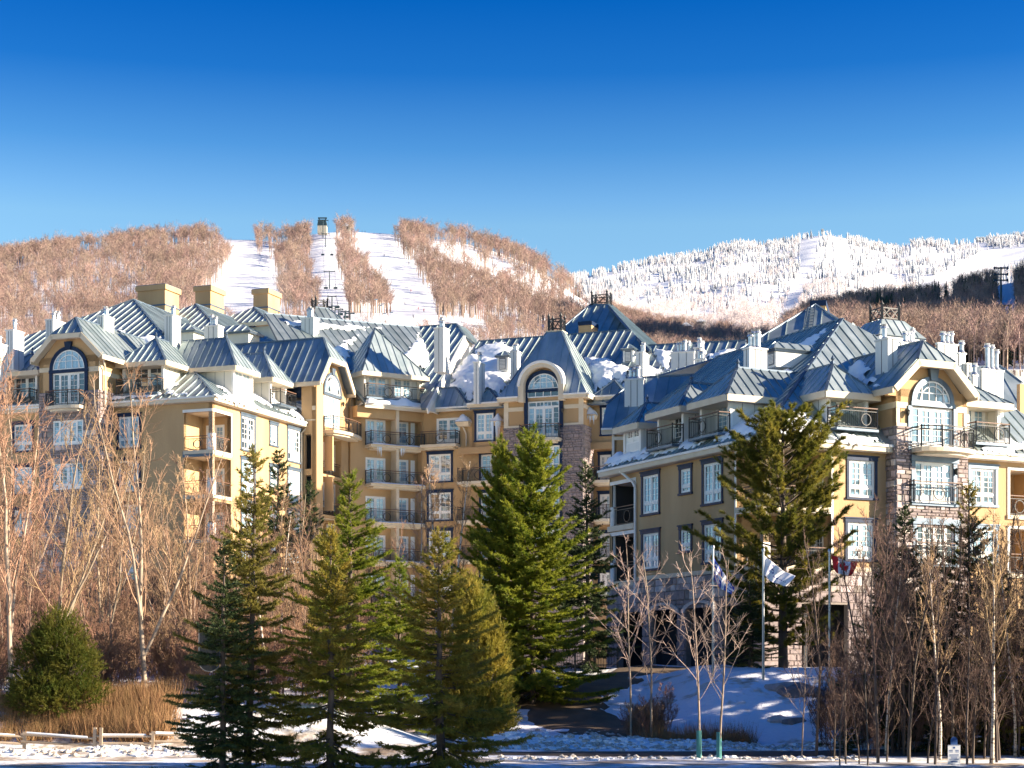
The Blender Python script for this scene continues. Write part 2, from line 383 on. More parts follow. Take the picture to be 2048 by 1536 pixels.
def leaf(mb, fr, u0, u1, z0, z1, w, st=0.07, bot=0.07, nv=1, nh=3, mt=0.028):
    B = lambda a, b, c, d, dw=0.0: mb.box(fr, a, b, w - 0.05, w + dw, c, d)
    B(u0, u0 + st, z0, z1); B(u1 - st, u1, z0, z1); B(u0 + st, u1 - st, z1 - st, z1); B(u0 + st, u1 - st, z0, z0 + bot)
    for i in range(nv):
        c = u0 + st + (u1 - u0 - 2 * st) * (i + 1) / (nv + 1); B(c - mt / 2, c + mt / 2, z0 + bot, z1 - st, -0.012)
    for i in range(nh):
        c = z0 + bot + (z1 - st - z0 - bot) * (i + 1) / (nh + 1); B(u0 + st, u1 - st, c - mt / 2, c + mt / 2, -0.016)
def window(fr, u0, u1, z0, z1, style='D', casing='navy', parent=None, w=0.0):
    """u0..z1 outer bounds of the casing. D double casement over low lights, S single, F french doors, G doors with sidelights, T plus transom."""
    q = fr.sh(w) if w else fr
    a0, a1, b0, b1 = u0, u1, z0, z1
    cs = None
    if casing:
        cs = MB(); t = min(0.16, (u1 - u0) * 0.13); hd = 0.26
        cs.box(q, u0 - 0.02, u1 + 0.02, 0.002, 0.075, z1 - hd, z1 - 0.07); cs.box(q, u0 - 0.08, u1 + 0.08, 0.002, 0.115, z1 - 0.07, z1)
        cs.box(q, u0, u0 + t, 0.002, 0.05, z0 + 0.12, z1 - hd); cs.box(q, u1 - t, u1, 0.002, 0.05, z0 + 0.12, z1 - hd); cs.box(q, u0 - 0.04, u1 + 0.04, 0.002, 0.10, z0, z0 + 0.12)
        a0, a1, b0, b1 = u0 + t, u1 - t, z0 + 0.12, z1 - hd
    fm = MB(); B = lambda a, b, c, d, e=-0.10, f=-0.015: fm.box(q, a, b, e, f, c, d)
    t = 0.06; B(a0, a0 + t, b0, b1); B(a1 - t, a1, b0, b1); B(a0 + t, a1 - t, b1 - t, b1); B(a0 + t, a1 - t, b0, b0 + t)
    i0, i1, j0, j1 = a0 + t, a1 - t, b0 + t, b1 - t; wl = -0.035
    if style in 'DS':
        zt = j0 + (j1 - j0) * 0.27; B(i0, i1, zt - 0.04, zt + 0.04, -0.098, -0.02)
        ls = [(i0, i1)] if style == 'S' else [(i0, (i0 + i1) / 2 - 0.03), ((i0 + i1) / 2 + 0.03, i1)]
        if style == 'D': c = (i0 + i1) / 2; B(c - 0.03, c + 0.03, j0, zt - 0.04, -0.096, -0.018); B(c - 0.03, c + 0.03, zt + 0.04, j1, -0.096, -0.018)
        for a, b in ls: leaf(fm, q, a, b, zt + 0.04, j1, wl, nh=3); leaf(fm, q, a, b, j0, zt - 0.04, wl, nh=0)
    else:
        top = j1
        if style == 'T':
            top = j1 - 0.42; B(i0, i1, top, top + 0.07, -0.098, -0.02)
            for k in range(4): leaf(fm, q, i0 + (i1 - i0) * k / 4, i0 + (i1 - i0) * (k + 1) / 4, top + 0.07, j1, wl, st=0.035, bot=0.035, nv=1 if k in (1, 2) else 0, nh=0)
        c = (i0 + i1) / 2
        if style in 'GT':
            sw = (i1 - i0) * 0.19; leaf(fm, q, i0, i0 + sw, j0, top, wl, st=0.05, bot=0.3, nv=0, nh=4); leaf(fm, q, i1 - sw, i1, j0, top, wl, st=0.05, bot=0.3, nv=0, nh=4)
            i0 += sw; i1 -= sw
        if style == 'H': leaf(fm, q, i0, i1, j0, top, wl, st=0.11, bot=0.35, nh=4)
        else: leaf(fm, q, i0, c, j0, top, wl, st=0.12, bot=0.35, nh=4); leaf(fm, q, c, i1, j0, top, wl, st=0.12, bot=0.35, nh=4)
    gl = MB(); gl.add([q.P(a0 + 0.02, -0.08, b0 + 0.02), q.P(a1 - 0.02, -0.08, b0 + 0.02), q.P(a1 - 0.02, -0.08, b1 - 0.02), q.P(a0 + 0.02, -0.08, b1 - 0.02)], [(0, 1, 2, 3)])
    nm = 'window' if style in 'DS' else 'french_door'
    if parent is not None:
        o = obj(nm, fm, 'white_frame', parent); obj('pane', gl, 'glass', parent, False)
        if cs: obj('casing', cs, casing, parent)
        return (a0, a1, b0, b1)
    o = part(nm, fm, 'white_frame')
    if cs: obj('casing', cs, casing, o)
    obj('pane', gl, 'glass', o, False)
    return (a0, a1, b0, b1)
def inner(u0, u1, z0, z1, casing):
    if not casing: return (u0, u1, z0, z1)
    t = min(0.16, (u1 - u0) * 0.13); return (u0 + t, u1 - t, z0 + 0.12, z1 - 0.26)
def B4(fr, px0, px1, py0, py1):
    u0, u1 = fr.u(px0), fr.u(px1); uc = (u0 + u1) / 2; return (u0, u1, fr.z(uc, py1), fr.z(uc, py0))
def facade(fr, u0, u1, z0, z1, wins=(), holes=(), m='stucco'):
    hs = [inner(*x[:4], x[5]) for x in wins] + list(holes)
    wall(fr, u0, u1, z0, z1, hs, m)
    for x in wins: window(fr, *x[:4], x[4], x[5])
def rail(pts, h=1.05, rings=(), parent=None, wood=True, posts=True, pitch=0.125):
    """Iron railing along 3-D floor points, ring ornaments as (segment, fraction, radius)."""
    mb = MB(); hr = MB(); up = Vector((0, 0, 1))
    for i, (p, q) in enumerate(zip(pts, pts[1:])):
        p = Vector(p); q = Vector(q); ln = (q - p).length; d = (q - p).normalized()
        for zz, th in ((0.08, 0.04), (h - 0.16, 0.035)): mb.bar(p + up * zz, q + up * zz, th)
        hr.bar(p + up * h, q + up * h, 0.09, 0.05)
        rg = [(f * ln, r) for (s, f, r) in rings if s == i]
        k = max(1, round(ln / pitch))
        for j in range(1, k):
            c = ln * j / k
            zs = [(0.08, h - 0.16)]
            for (rc, r) in rg:
                if abs(c - rc) < r:
                    dz = math.sqrt(r * r - (c - rc) ** 2); zc = (h - 0.08) / 2; zs = [(0.08, zc - dz), (zc + dz, h - 0.16)]
            for a, b in zs:
                if b - a > 0.03: mb.bar(p + d * c + up * a, p + d * c + up * b, 0.018)
        for (rc, r) in rg:
            N = 16; cc = p + d * rc + up * (h - 0.08) / 2
            ring = [cc + d * math.cos(2 * math.pi * t / N) * r + up * math.sin(2 * math.pi * t / N) * r for t in range(N)]
            for t in range(N): mb.bar(ring[t], ring[(t + 1) % N], 0.04)
            for sgn in (-1, 1):
                e = p + d * (rc + sgn * (r + 0.05))
                mb.bar(e + up * 0.08, e + up * (h - 0.16), 0.03)
    for i, p in enumerate(pts):
        p = Vector(p)
        if posts: mb.bar(p, p + up * (h + 0.07), 0.07)
    o = obj('railing', mb, 'iron', parent) if parent else part('railing', mb, 'iron')
    obj('hand_rail', hr, 'hand_rail' if wood else 'iron', parent or o)
    return o
def balcony(fr, u0, u1, zf, out=1.1, rings=((1, 0.5, 0.3),), curve=0.0, snow=True, thick=0.22, sides=(1, 1), h=1.05, wood=True):
    """Slab with railing; curve > 0 bows the front."""
    N = 10 if curve else 1
    front = [(u0 + (u1 - u0) * i / N, out + curve * (1 - (2 * i / N - 1) ** 2)) for i in range(N + 1)]
    mb = MB()
    mb.prism([fr.P(u0, 0.003, zf - thick)] + [fr.P(u, w, zf - thick) for u, w in front] + [fr.P(u1, 0.003, zf - thick)], (0, 0, thick))
    ins = [(u0 + 0.3 + (u1 - u0 - 0.6) * i / N, (w - 0.2)) for i, (u, w) in enumerate(front)]
    mb.prism([fr.P(u0 + 0.25, 0.003, zf - thick - 0.14)] + [fr.P(u, w, zf - thick - 0.14) for u, w in ins] + [fr.P(u1 - 0.25, 0.003, zf - thick - 0.14)], (0, 0, 0.138))
    b = part('balcony', mb, 'cream')
    ff = [(min(max(u, u0 + 0.06), u1 - 0.06), w - 0.08) for u, w in front]
    pts = ([fr.P(u0 + 0.06, 0.06, zf)] if sides[0] else []) + [fr.P(u, w, zf) for u, w in ff] + ([fr.P(u1 - 0.06, 0.06, zf)] if sides[1] else [])
    if curve:
        k = (1 if sides[0] else 0)
        rings = [(k + int(f * N), f * N - int(f * N), r) for (_, f, r) in rings]
        mb2 = rail(pts, h, rings, b, wood, posts=False)
        pm = MB()
        for i, p in enumerate(pts):
            if i in (0, len(pts) - 1, k, k + 3, k + 7, k + N): pm.bar(p, Vector(p) + Vector((0, 0, h + 0.08)), 0.07)
        obj('railing_post', pm, 'iron', b)
    else:
        if not sides[0]: rings = [(s - 1, f, r) for s, f, r in rings]
        rail(pts, h, rings, b, wood)
    return b
def chimney(fr, u0, u1, w0, w1, z0, z1, flues=2, m='panel', fh=0.9, seams=2, cap=True):
    mb = MB(); mb.box(fr, u0, u1, w0, w1, z0, z1)
    if cap: mb.box(fr, u0 - 0.05, u1 + 0.05, w0 - 0.05, w1 + 0.05, z1, z1 + 0.09, 1); 
    o = part('chimney', mb, [m, 'white_trim'])
    if seams:
        sm = MB()
        for i in range(1, seams + 1):
            u = u0 + (u1 - u0) * i / (seams + 1); sm.box(fr, u - 0.018, u + 0.018, w1 + 0.001, w1 + 0.02, z0, z1 - 0.01)
        for w_ in ([(w0 + w1) / 2] if w1 - w0 < 1.4 else [w0 + (w1 - w0) / 3, w0 + (w1 - w0) * 2 / 3]):
            sm.box(fr, u1 + 0.001, u1 + 0.02, w_ - 0.018, w_ + 0.018, z0, z1 - 0.01); sm.box(fr, u0 - 0.02, u0 - 0.001, w_ - 0.018, w_ + 0.018, z0, z1 - 0.01)
        obj('panel_joint', sm, 'seam_dark', o)
    for i in range(flues):
        f = (i + 0.5) / flues
        c = fr.P(u0 + (u1 - u0) * (0.2 + 0.6 * f), w0 + (w1 - w0) * (0.35 + 0.3 * ((i * 7) % 3) / 2), z1 + 0.09)
        h = fh * rng.uniform(0.75, 1.15); fm = MB(); up = Vector((0, 0, 1))
        fm.tube(c, c + up * 0.12, 0.19, 0.13, 10); fm.tube(c + up * 0.12, c + up * (h - 0.2), 0.115, 0.115, 10); fm.tube(c + up * (h - 0.2), c + up * (h - 0.12), 0.19, 0.17, 10); fm.tube(c + up * (h - 0.12), c + up * h, 0.12, 0.17, 10)
        obj('flue', fm, 'flue', o)
    return o
def chim_px(fr, pxl, pxm, pxr, py0, py1, flues=2, fh=0.9, m='panel', seams=2):
    """Chimney whose near vertical edge is at pxm: front face pxl..pxm on fr, right side pxm..pxr (fr passes through the front face)."""
    u0, u1 = fr.u(pxl), fr.u(pxm); z1 = fr.z(u1, py0); z0 = fr.z(u1, py1)
    dep = fr.right(u1).u(pxr)
    return chimney(fr, u0, u1, -abs(dep), 0.0, z0 - 0.6, z1, flues, m, fh, seams)
def fascia(pts, h=0.32, t=0.10, drop=0.16, m='cream', name='eave', gutter=True):
    mb = MB()
    for p, q in zip(pts, pts[1:]):
        mb.bar(p, q, t, h, 0, drop)
        if gutter: mb.bar(Vector(p) , Vector(q), t + 0.14, 0.12, 1, 0.03)
    return part(name, mb, [m, 'white_trim'])
def soffit(fr, u0, u1, w0, w1, z, m='cream'):
    mb = MB(); mb.box(fr, u0, u1, w0, w1, z - 0.06, z); return part('soffit', mb, m)
def hip_dormer(fr, px0, px1, pye, pyb, back, pya, ov=0.45, kind='door', wm='panel', side=True, hm=None, mat2='white_trim', rail_out=1.0, ring=0.6, finial=True):
    """Dormer whose front wall lies on fr; hipped roof, side cheeks and window or recessed doors."""
    u0, u1 = fr.u(px0), fr.u(px1); uc = (u0 + u1) / 2; ze = fr.z(uc, pye); zb = fr.z(uc, pyb)
    hw = (u1 - u0) / 2 + ov; wa = ov - hw
    fa = fr.sh(wa); za = fa.z(uc, pya)
    body = MB()
    th = 0.12
    body.box(fr, u0, u0 + th, -back, 0, zb - 0.4, ze); body.box(fr, u1 - th, u1, -back, 0, zb - 0.4, ze)
    d = part('dormer', body, wm)
    sj = MB()
    for u in (u0 - 0.012, u1 + 0.001):
        for k in (0.75, 1.5, 2.25):
            if k < back: sj.box(fr, u, u + 0.011, -k - 0.015, -k + 0.015, zb - 0.3, ze)
    obj('panel_joint', sj, 'seam_dark', d)
    tr = MB()
    tr.box(fr, u0 - 0.03, u0 + 0.16, -0.14, 0.03, zb - 0.3, ze); tr.box(fr, u1 - 0.16, u1 + 0.03, -0.14, 0.03, zb - 0.3, ze)
    obj('corner_board', tr, mat2, d)
    if kind == 'window':
        h0 = (u0 + 0.22, u1 - 0.22, zb + 0.55, ze - 0.12)
        wall(fr.sh(-0.02), u0 + 0.14, u1 - 0.14, zb - 0.4, ze, [h0], wm, 'front_wall', 0.2, d)
        window(fr.sh(-0.02), *h0, 'D', None, d)
    else:
        f2 = fr.sh(-0.75); h0 = (u0 + 0.3, u1 - 0.3, zb + 0.02, ze - 0.1)
        wall(f2, u0 + th, u1 - th, zb - 0.4, ze, [h0], wm, 'front_wall', 0.2, d)
        window(f2, *h0, 'F', None, d)
        lp = MB(); c = fr.P(u0 + 0.3 + (u1 - u0 - 0.6) * 0.02 - 0.06, -0.62, zb + 1.75); lp.tube(c, c + Vector((0, 0, 0.1)), 0.07, 0.10, 8); lp.tube(c + Vector((0, 0, 0.1)), c + Vector((0, 0, 0.22)), 0.10, 0.03, 8); lp.tube(c - Vector((0, 0, 0.1)), c, 0.03, 0.07, 8)
        obj('wall_lamp', lp, 'lamp_dark', d)
        if rail_out:
            fl = MB(); fl.box(fr, u0 - 0.05, u1 + 0.05, -0.75, rail_out, zb - 0.12, zb); obj('deck', fl, 'roof_trim', d)
            p = [fr.P(u0, 0.02, zb), fr.P(u0, rail_out - 0.06, zb), fr.P(u1, rail_out - 0.06, zb), fr.P(u1, 0.02, zb)]
            rail(p, 1.05, [(1, ring, 0.29)], d)
    e = 0.17
    E = [fr.P(u0 - ov, ov, ze), fr.P(u1 + ov, ov, ze), fr.P(u1 + ov, -back, ze), fr.P(u0 - ov, -back, ze)]
    A = fr.P(uc, wa, za); Bk = fr.P(uc, -back, za)
    roof([E[0], E[1], A], 0.42, False, d, ((0, 2), (1, 2)))
    roof([E[1], E[2], Bk, A], 0.42, False, d, ((2, 3),))
    roof([E[3], E[0], A, Bk], 0.42, False, d)
    fm = MB()
    fm.bar(E[3], E[0], 0.09, 0.34, 0, 0.13); fm.bar(E[0], E[1], 0.09, 0.34, 0, 0.13); fm.bar(E[1], E[2], 0.09, 0.34, 0, 0.13)
    fm.box(fr, u0 - ov + 0.05, u1 + ov - 0.05, -back, ov - 0.05, ze - 0.28, ze - 0.2)
    obj('eave', fm, 'cream', d)
    if finial:
        f = MB(); up = Vector((0, 0, 1)); f.tube(A, A + up * 0.18, 0.13, 0.09, 8); f.tube(A + up * 0.18, A + up * 0.3, 0.03, 0.11, 8); f.tube(A + up * 0.3, A + up * 0.48, 0.11, 0.015, 8)
        obj('finial', f, 'roof_trim', d)
    return d
def louver_box(fr, px0, px1, py0, py1, back=1.6):
    u0, u1, z0, z1 = B4(fr, px0, px1, py0, py1); uc = (u0 + u1) / 2; b = MB()
    b.box(fr, u0, u1, -back, 0, z0, z1)
    d = part('vent_dormer', b, 'panel')
    lm = MB(); iw = (u1 - u0) * 0.24; lm.box(fr, uc - iw - 0.05, uc + iw + 0.05, 0.001, 0.03, z0 + 0.12, z1 - 0.12, 1)
    n = 7
    for i in range(n):
        zz = z0 + 0.2 + (z1 - z0 - 0.42) * i / n; lm.box(fr, uc - iw, uc + iw, 0.031, 0.06, zz, zz + (z1 - z0 - 0.42) / n * 0.6, 0)
    obj('louver', lm, ['white_trim', 'seam_dark'], d)
    h = (u1 - u0) * 0.5
    E = [fr.P(u0 - 0.15, 0.2, z1), fr.P(u1 + 0.15, 0.2, z1), fr.P(u1 + 0.15, -back, z1), fr.P(u0 - 0.15, -back, z1)]; A = fr.P(uc, -0.3, z1 + h); Bk = fr.P(uc, -back, z1 + h)
    roof([E[0], E[1], A], 0.5, False, d); roof([E[1], E[2], Bk, A], 0.5, False, d); roof([E[3], E[0], A, Bk], 0.5, False, d)
    return d
def cresting(c, d2, sx, sy, h, m='iron'):
    """Iron roof cresting: four spiked posts joined by lattice rails."""
    d = Vector((d2[0], d2[1], 0)).normalized(); n = Vector((d.y, -d.x, 0)); up = Vector((0, 0, 1)); mb = MB(); c = Vector(c)
    cs = [c - d * sx / 2 + n * sy / 2, c + d * sx / 2 + n * sy / 2, c + d * sx / 2 - n * sy / 2, c - d * sx / 2 - n * sy / 2]
    for p in cs:
        mb.bar(p, p + up * h * 0.86, 0.16); mb.tube(p + up * h * 0.86, p + up * h * 0.9, 0.13, 0.13, 6); mb.tube(p + up * h * 0.9, p + up * h * 1.1, 0.08, 0.005, 6)
    for i in range(4):
        p, q = cs[i], cs[(i + 1) % 4]
        for k in (0.12, 0.68): mb.bar(p + up * h * k, q + up * h * k, 0.07)
        m_ = (p + q) / 2
        for a, b in ((p, m_), (m_, q)):
            mb.bar(a + up * h * 0.12, b + up * h * 0.68, 0.05); mb.bar(a + up * h * 0.68, b + up * h * 0.12, 0.05)
    return part('roof_cresting', mb, m)
def pipe(pts, r=0.06, m='cream', name='downspout'):
    mb = MB()
    for p, q in zip(pts, pts[1:]): mb.tube(p, q, r, r, 8)
    return part(name, mb, m)
def lamp(fr, px, py):
    u = fr.u(px); c = fr.P(u, 0.16, fr.z(u, py)); up = Vector((0, 0, 1)); mb = MB()
    mb.tube(c - up * 0.12, c, 0.04, 0.09, 8); mb.tube(c, c + up * 0.13, 0.09, 0.10, 8); mb.tube(c + up * 0.13, c + up * 0.24, 0.13, 0.02, 8); mb.bar(c + up * 0.18, fr.P(u, 0, c.z + 0.2), 0.03)
    return part('wall_lamp', mb, 'lamp_dark')
STONES = []
def stone_wall(fr, u0, u1, z0, z1, holes=(), seed=1, sz=(0.42, 0.2)):
    """Ledgestone veneer: collects stones (largest become parts, the rest one stuff part)."""
    bk = MB(); r = random.Random(seed)
    wall(fr, u0, u1, z0, z1, holes, 'mortar', 'stone_backing', 0.3)
    f2 = fr.sh(0.0)
    z = z0
    while z < z1 - 0.05:
        h = min(sz[1] * r.choice((0.7, 1.0, 1.0, 1.5)), z1 - z); u = u0
        while u < u1 - 0.04:
            l = min(sz[0] * r.uniform(0.5, 1.5), u1 - u)
            if u1 - u - l < 0.12: l = u1 - u
            c = (u + l / 2, z + h / 2)
            ok = True; a, b = u, u + l
            for H in holes:
                if H[2] - 0.02 < c[1] < H[3] + 0.02:
                    if a < H[1] and b > H[0]:
                        if a < H[0] - 0.08: b = H[0]
                        elif b > H[1] + 0.08: a = H[1]
                        else: ok = False
            if ok and b - a > 0.06:
                g = 0.012; p = r.uniform(0.03, 0.085); j = lambda: r.uniform(-0.012, 0.012)
                mb = MB(); A, Bq, C, D = a + g, b - g, z + g, z + h - g
                k = 0.025
                mb.add([f2.P(A, 0.004, C), f2.P(Bq, 0.004, C), f2.P(Bq, 0.004, D), f2.P(A, 0.004, D), f2.P(A + k + j(), p, C + k + j()), f2.P(Bq - k + j(), p + j(), C + k + j()), f2.P(Bq - k + j(), p, D - k + j()), f2.P(A + k + j(), p + j(), D - k + j())],
                       [(4, 5, 6, 7), (0, 1, 5, 4), (1, 2, 6, 5), (2, 3, 7, 6), (3, 0, 4, 7)])
                q = fr.P((a + b) / 2, 0, z + h / 2); STONES.append(((b - a) * h / q.y ** 2, mb, proj(q)))
            u += l
        z += h
def flush_stones():
    s = [x for x in STONES if 690 < x[2][1] < 1190]; rest = [x for x in STONES if not (690 < x[2][1] < 1190)]
    s.sort(key=lambda x: -x[0])
    host = part('stone_veneer', (lambda b: (b.box(Fr((0, 140), (1, 0)), -0.1, 0.1, 0, 0.1, 3, 3.2), b)[1])(MB()), 'mortar')
    for _, mb, _p in s[:298]: part('stone', mb, 'stone', False)
    big = MB()
    for _, mb, _p in s[298:] + rest:
        k = len(big.v); big.v += mb.v; big.f += [tuple(i + k for i in f) for f in mb.f]; big.m += mb.m
    bpy.data.objects.remove(host)
    if big.v: part('stone_courses', big, 'stone', False, kind='stuff')
def px3(plane, pts): return [plane.hit(*p) for p in pts]
# ------------------------------------------------------------------ hotel: masses (L left wing, C centre, W right wing)
TL, TR = R(20.7), R(26.0)
aL = (math.sin(TL), math.cos(TL)); dL = (math.cos(TL), -math.sin(TL))
nLF = (-math.sin(TL), -math.cos(TL)); nLR = (math.cos(TL), -math.sin(TL))
ZG = 2.2
p = at(425, 1350, 119.4); LF = Fr((p.x, p.y), dL); LR = Fr((p.x, p.y), aL)
OV = 0.45
def trim(fr, u0, u1, z0, z1, m='cream', t=0.03, name='trim_band'):
    mb = MB(); mb.box(fr, u0, u1, 0.001, t, z0, z1); return part(name, mb, m)
def casing_px(fr, x0, x1, y0, y1, st='D', cs='navy'): return (*B4(fr, x0, x1, y0, y1), st, cs)
def rows(ws, dz, n):
    out = []
    for k in range(n + 1): out += [(a, b, c - dz * k, d - dz * k, s, m) for a, b, c, d, s, m in ws]
    return out
def loggia(frA, frB, ua, ub, zf, zc, door=True):
    """Corner loggia: frA is the left wall (u<0 towards the left), frB the right wall; ua, ub the recess lengths."""
    back = frA.sh(-ub); side = frB.sh(-ua)
    mb = MB()
    mb.prism([frA.P(-ua, -0.3, zc), frA.P(-0.3, -0.3, zc), frA.P(-0.3, -ub, zc), frA.P(-ua, -ub, zc)], (0, 0, 0.12))
    part('ceiling', mb, 'cream')
    mb = MB(); mb.prism([frA.P(-ua, 0.1, zf), frA.P(0.1, 0.1, zf), frA.P(0.1, -ub, zf), frA.P(-ua, -ub, zf)], (0, 0, -0.25)); part('balcony', mb, 'cream')
    h = (-ua + 0.25, -ua + 1.75, zf + 0.03, zf + 2.1)
    wall(back, -ua, -0.02, zf, zc, [h] if door else [], 'stucco', 'inner_wall', 0.2)
    if door: window(back, *h, 'F', None)
    wall(frB.sh(-ua), 0.02, ub, zf, zc, [], 'stucco', 'inner_wall', 0.2)
    cm = MB(); cm.box(frA, -0.3, 0.0, -0.3, 0.0, zf, zc); cm.box(frA, -0.36, 0.06, -0.36, 0.06, zf, zf + 1.15)
    part('corner_post', cm, 'white_trim')
    rail([frA.P(-ua + 0.05, -0.12, zf), frA.P(-0.36, -0.12, zf)], 1.0, [(0, 0.5, 0.28)], posts=False)
    rail([frB.P(0.36, -0.12, zf), frB.P(ub - 0.05, -0.12, zf)], 1.0, [(0, 0.5, 0.28)], posts=False)

# ---- left wing
zEL = LR.z(0, 794)                                   # eave height
u603 = LR.u(603); wG = LR.left(u603).u(631)
lw = [casing_px(LR, 481, 511, 828, 904, 'D', 'roof_trim'), casing_px(LR, 538.5, 556, 843.5, 893.5, 'S', 'roof_trim'), casing_px(LR, 574, 602, 853, 926, 'D', 'roof_trim')]  # navy casings given a paler tone for the sun on this side
zl0 = LR.z(0, 899); zl1 = LR.z(0, 822); ST = 3.1
lub = LR.u(462); lua = -LF.u(368)
hol = [(0.3, lub, zl0 - ST * k, zl1 - ST * k, 1) for k in range(3)]
facade(LR, 0, u603, ZG, zEL - 0.1, rows(lw, ST, 3), hol)
lfw = [casing_px(LF, 234, 282, 826, 899, 'D')]
hol2 = [(-lua, -0.3, zl0 - ST * k, zl1 - ST * k, 1) for k in range(3)]
uG0r = LF.u(213)
facade(LF, LF.u(196), 0, ZG, zEL - 0.1, rows(lfw, ST, 3), hol2)
for k in range(3): loggia(LF, LR, lua, lub, zl0 - ST * k, zl1 - ST * k)
trim(LR, 0.02, lub + 0.12, zl1, zl1 + 0.2, 'white_trim'); trim(LR, lub + 0.003, lub + 0.14, zl0 - 0.12, zl1 - 0.003, 'white_trim'); trim(LR, 0.02, lub, zl0 - 0.3, zl0 - 0.03, 'white_trim')
trim(LF, -lua - 0.1, -0.02, zl1, zl1 + 0.2, 'white_trim'); trim(LF, -lua - 0.1, 0.0, zl0 - 0.45, zl0 - 0.03, 'roof_trim')
# main roof L1: hip from the eave corner
tanL = 0.635
def Lp(k, r, z): # point: k metres back from the front eave, r metres back from the right eave (rising inwards)
    c = LF.P(0, 0, zEL); q = Vector((nLF[0], nLF[1], 0)) * (OV - k) + Vector((nLR[0], nLR[1], 0)) * (OV - r)
    return Vector((c.x + q.x, c.y + q.y, z))
H1 = 18.4; zr = zEL + tanL * H1
E0 = Lp(0, 0, zEL); A1 = Lp(H1, H1, zr)
print('L apex px', proj(A1), 'want 270,603; eave', proj(E0))
roof([E0, A1, Lp(H1 - 6.5, H1 + 8, zEL + tanL * (H1 - 6.5)), Lp(0, H1 - 0.5, zEL)], 0.55, caps=((0, 1),))
uend = u603 + 0.6
roof([E0, Lp(uend + OV, 0, zEL), Lp(uend + OV, 4.0, zEL + tanL * 4), Lp(H1 + 11, 4.0, zEL + tanL * 4), Lp(H1 + 11, H1, zr), A1], 0.5, caps=((4, 5),))
roof([A1, Lp(H1 + 11, H1, zr), Lp(H1 + 11, H1 + 9, zr - 6), Lp(H1 - 6.5, H1 + 8, zEL + tanL * (H1 - 6.5))], 0.8)
fascia([Lp(0, H1 - 0.5, zEL), E0, Lp(uend + OV, 0, zEL)])
mb = MB(); mb.prism([Lp(0.1, H1 - 1, zEL - .34), Lp(0.1, 0.1, zEL - .34), Lp(uend, 0.1, zEL - .34), Lp(uend, 0.9, zEL - .34), Lp(0.9, 0.9, zEL - .34), Lp(0.9, H1 - 1, zEL - .34)], (0, 0, 0.05)); part('soffit', mb, 'cream')
# stepped hips behind
for (ax, ay, Y, h, ln, wd) in ((391, 608.6, 153.6, 7.5, 13, 9.0), (508, 615, 161.4, 3.4, 9, 7.5)):
    A = at(ax, ay, Y); f = Vector((nLF[0], nLF[1], 0)); r_ = Vector((nLR[0], nLR[1], 0))
    dz = Vector((0, 0, -tanL))
    roof([A, A + (f + r_ + dz) * h, A + (f - r_ + dz) * h], 0.5, caps=((0, 1),))
    hh = wd
    if h > 5: roof([A, A - f * ln, A - f * ln + (r_ + dz) * hh, A + (f * h) + (r_ + dz) * hh + Vector((0, 0, 0)), A + (f + r_ + dz) * h], 0.5, caps=((0, 1),))
    else:
        q = A + (f + r_ + dz) * h
        roof([A, A - f * ln, A - f * ln + (r_ + dz) * hh, A + f * (h + 0.0) + (r_ + dz) * hh, q], 0.5, caps=((0, 1),))
        fascia([A + (f - r_ + dz) * h, q, A + f * h + (r_ + dz) * hh], gutter=False)
        fw = Fr((A + f * (h - 0.7)).xy, dL); zq = q.z - 0.3
        mb = MB(); mb.prism([fw.P(-h, 0, zq), fw.P(h, 0, zq), fw.P(hh, 0, zq - (hh - h) * tanL), fw.P(hh, 0, zq - 8), fw.P(-h, 0, zq - 8)], fw.n.to_3d() * -0.2); part('gable_wall', mb, 'panel')
# gabled bay G on the right side of the left wing
BG = LR.sh(wG); g0, g1 = BG.u(631), BG.u(714)
zGe = BG.z(g0, 760)
LS = LR.left(u603)
uo0, uo1 = LS.u(610), LS.u(622.5)
sh_ = [(uo0, uo1, *[LS.z(uo0, 938) - ST * k, LS.z(uo0, 869) - ST * k]) for k in range(2)]
wall(LS, 0, wG, ZG, zGe, [(*h, 1) for h in sh_], 'stucco')
for h in sh_:
    wall(LS.sh(-1.6), uo0 - 1, uo1 + 1, h[2], h[3], [(uo0 + 0.1, uo1 + .3, h[2] + .3, h[3] - .4)], 'stucco', 'inner_wall', 0.2); window(LS.sh(-1.6), uo0 + 0.1, uo1 + .3, h[2] + .3, h[3] - .4, 'S', None)
ug, ug1 = BG.u(645), BG.u(683); zo = [(BG.z(ug, 947) - ST * k, BG.z(ug, 871) - ST * k) for k in range(3)]
dr = B4(BG, 648, 679.5, 792, 856)
wall(BG, g0, g1, ZG, zGe + 0.1, [dr] + [(ug, ug1, a, b, 1) for a, b in zo], 'stucco')
window(BG, *dr, 'F', None)
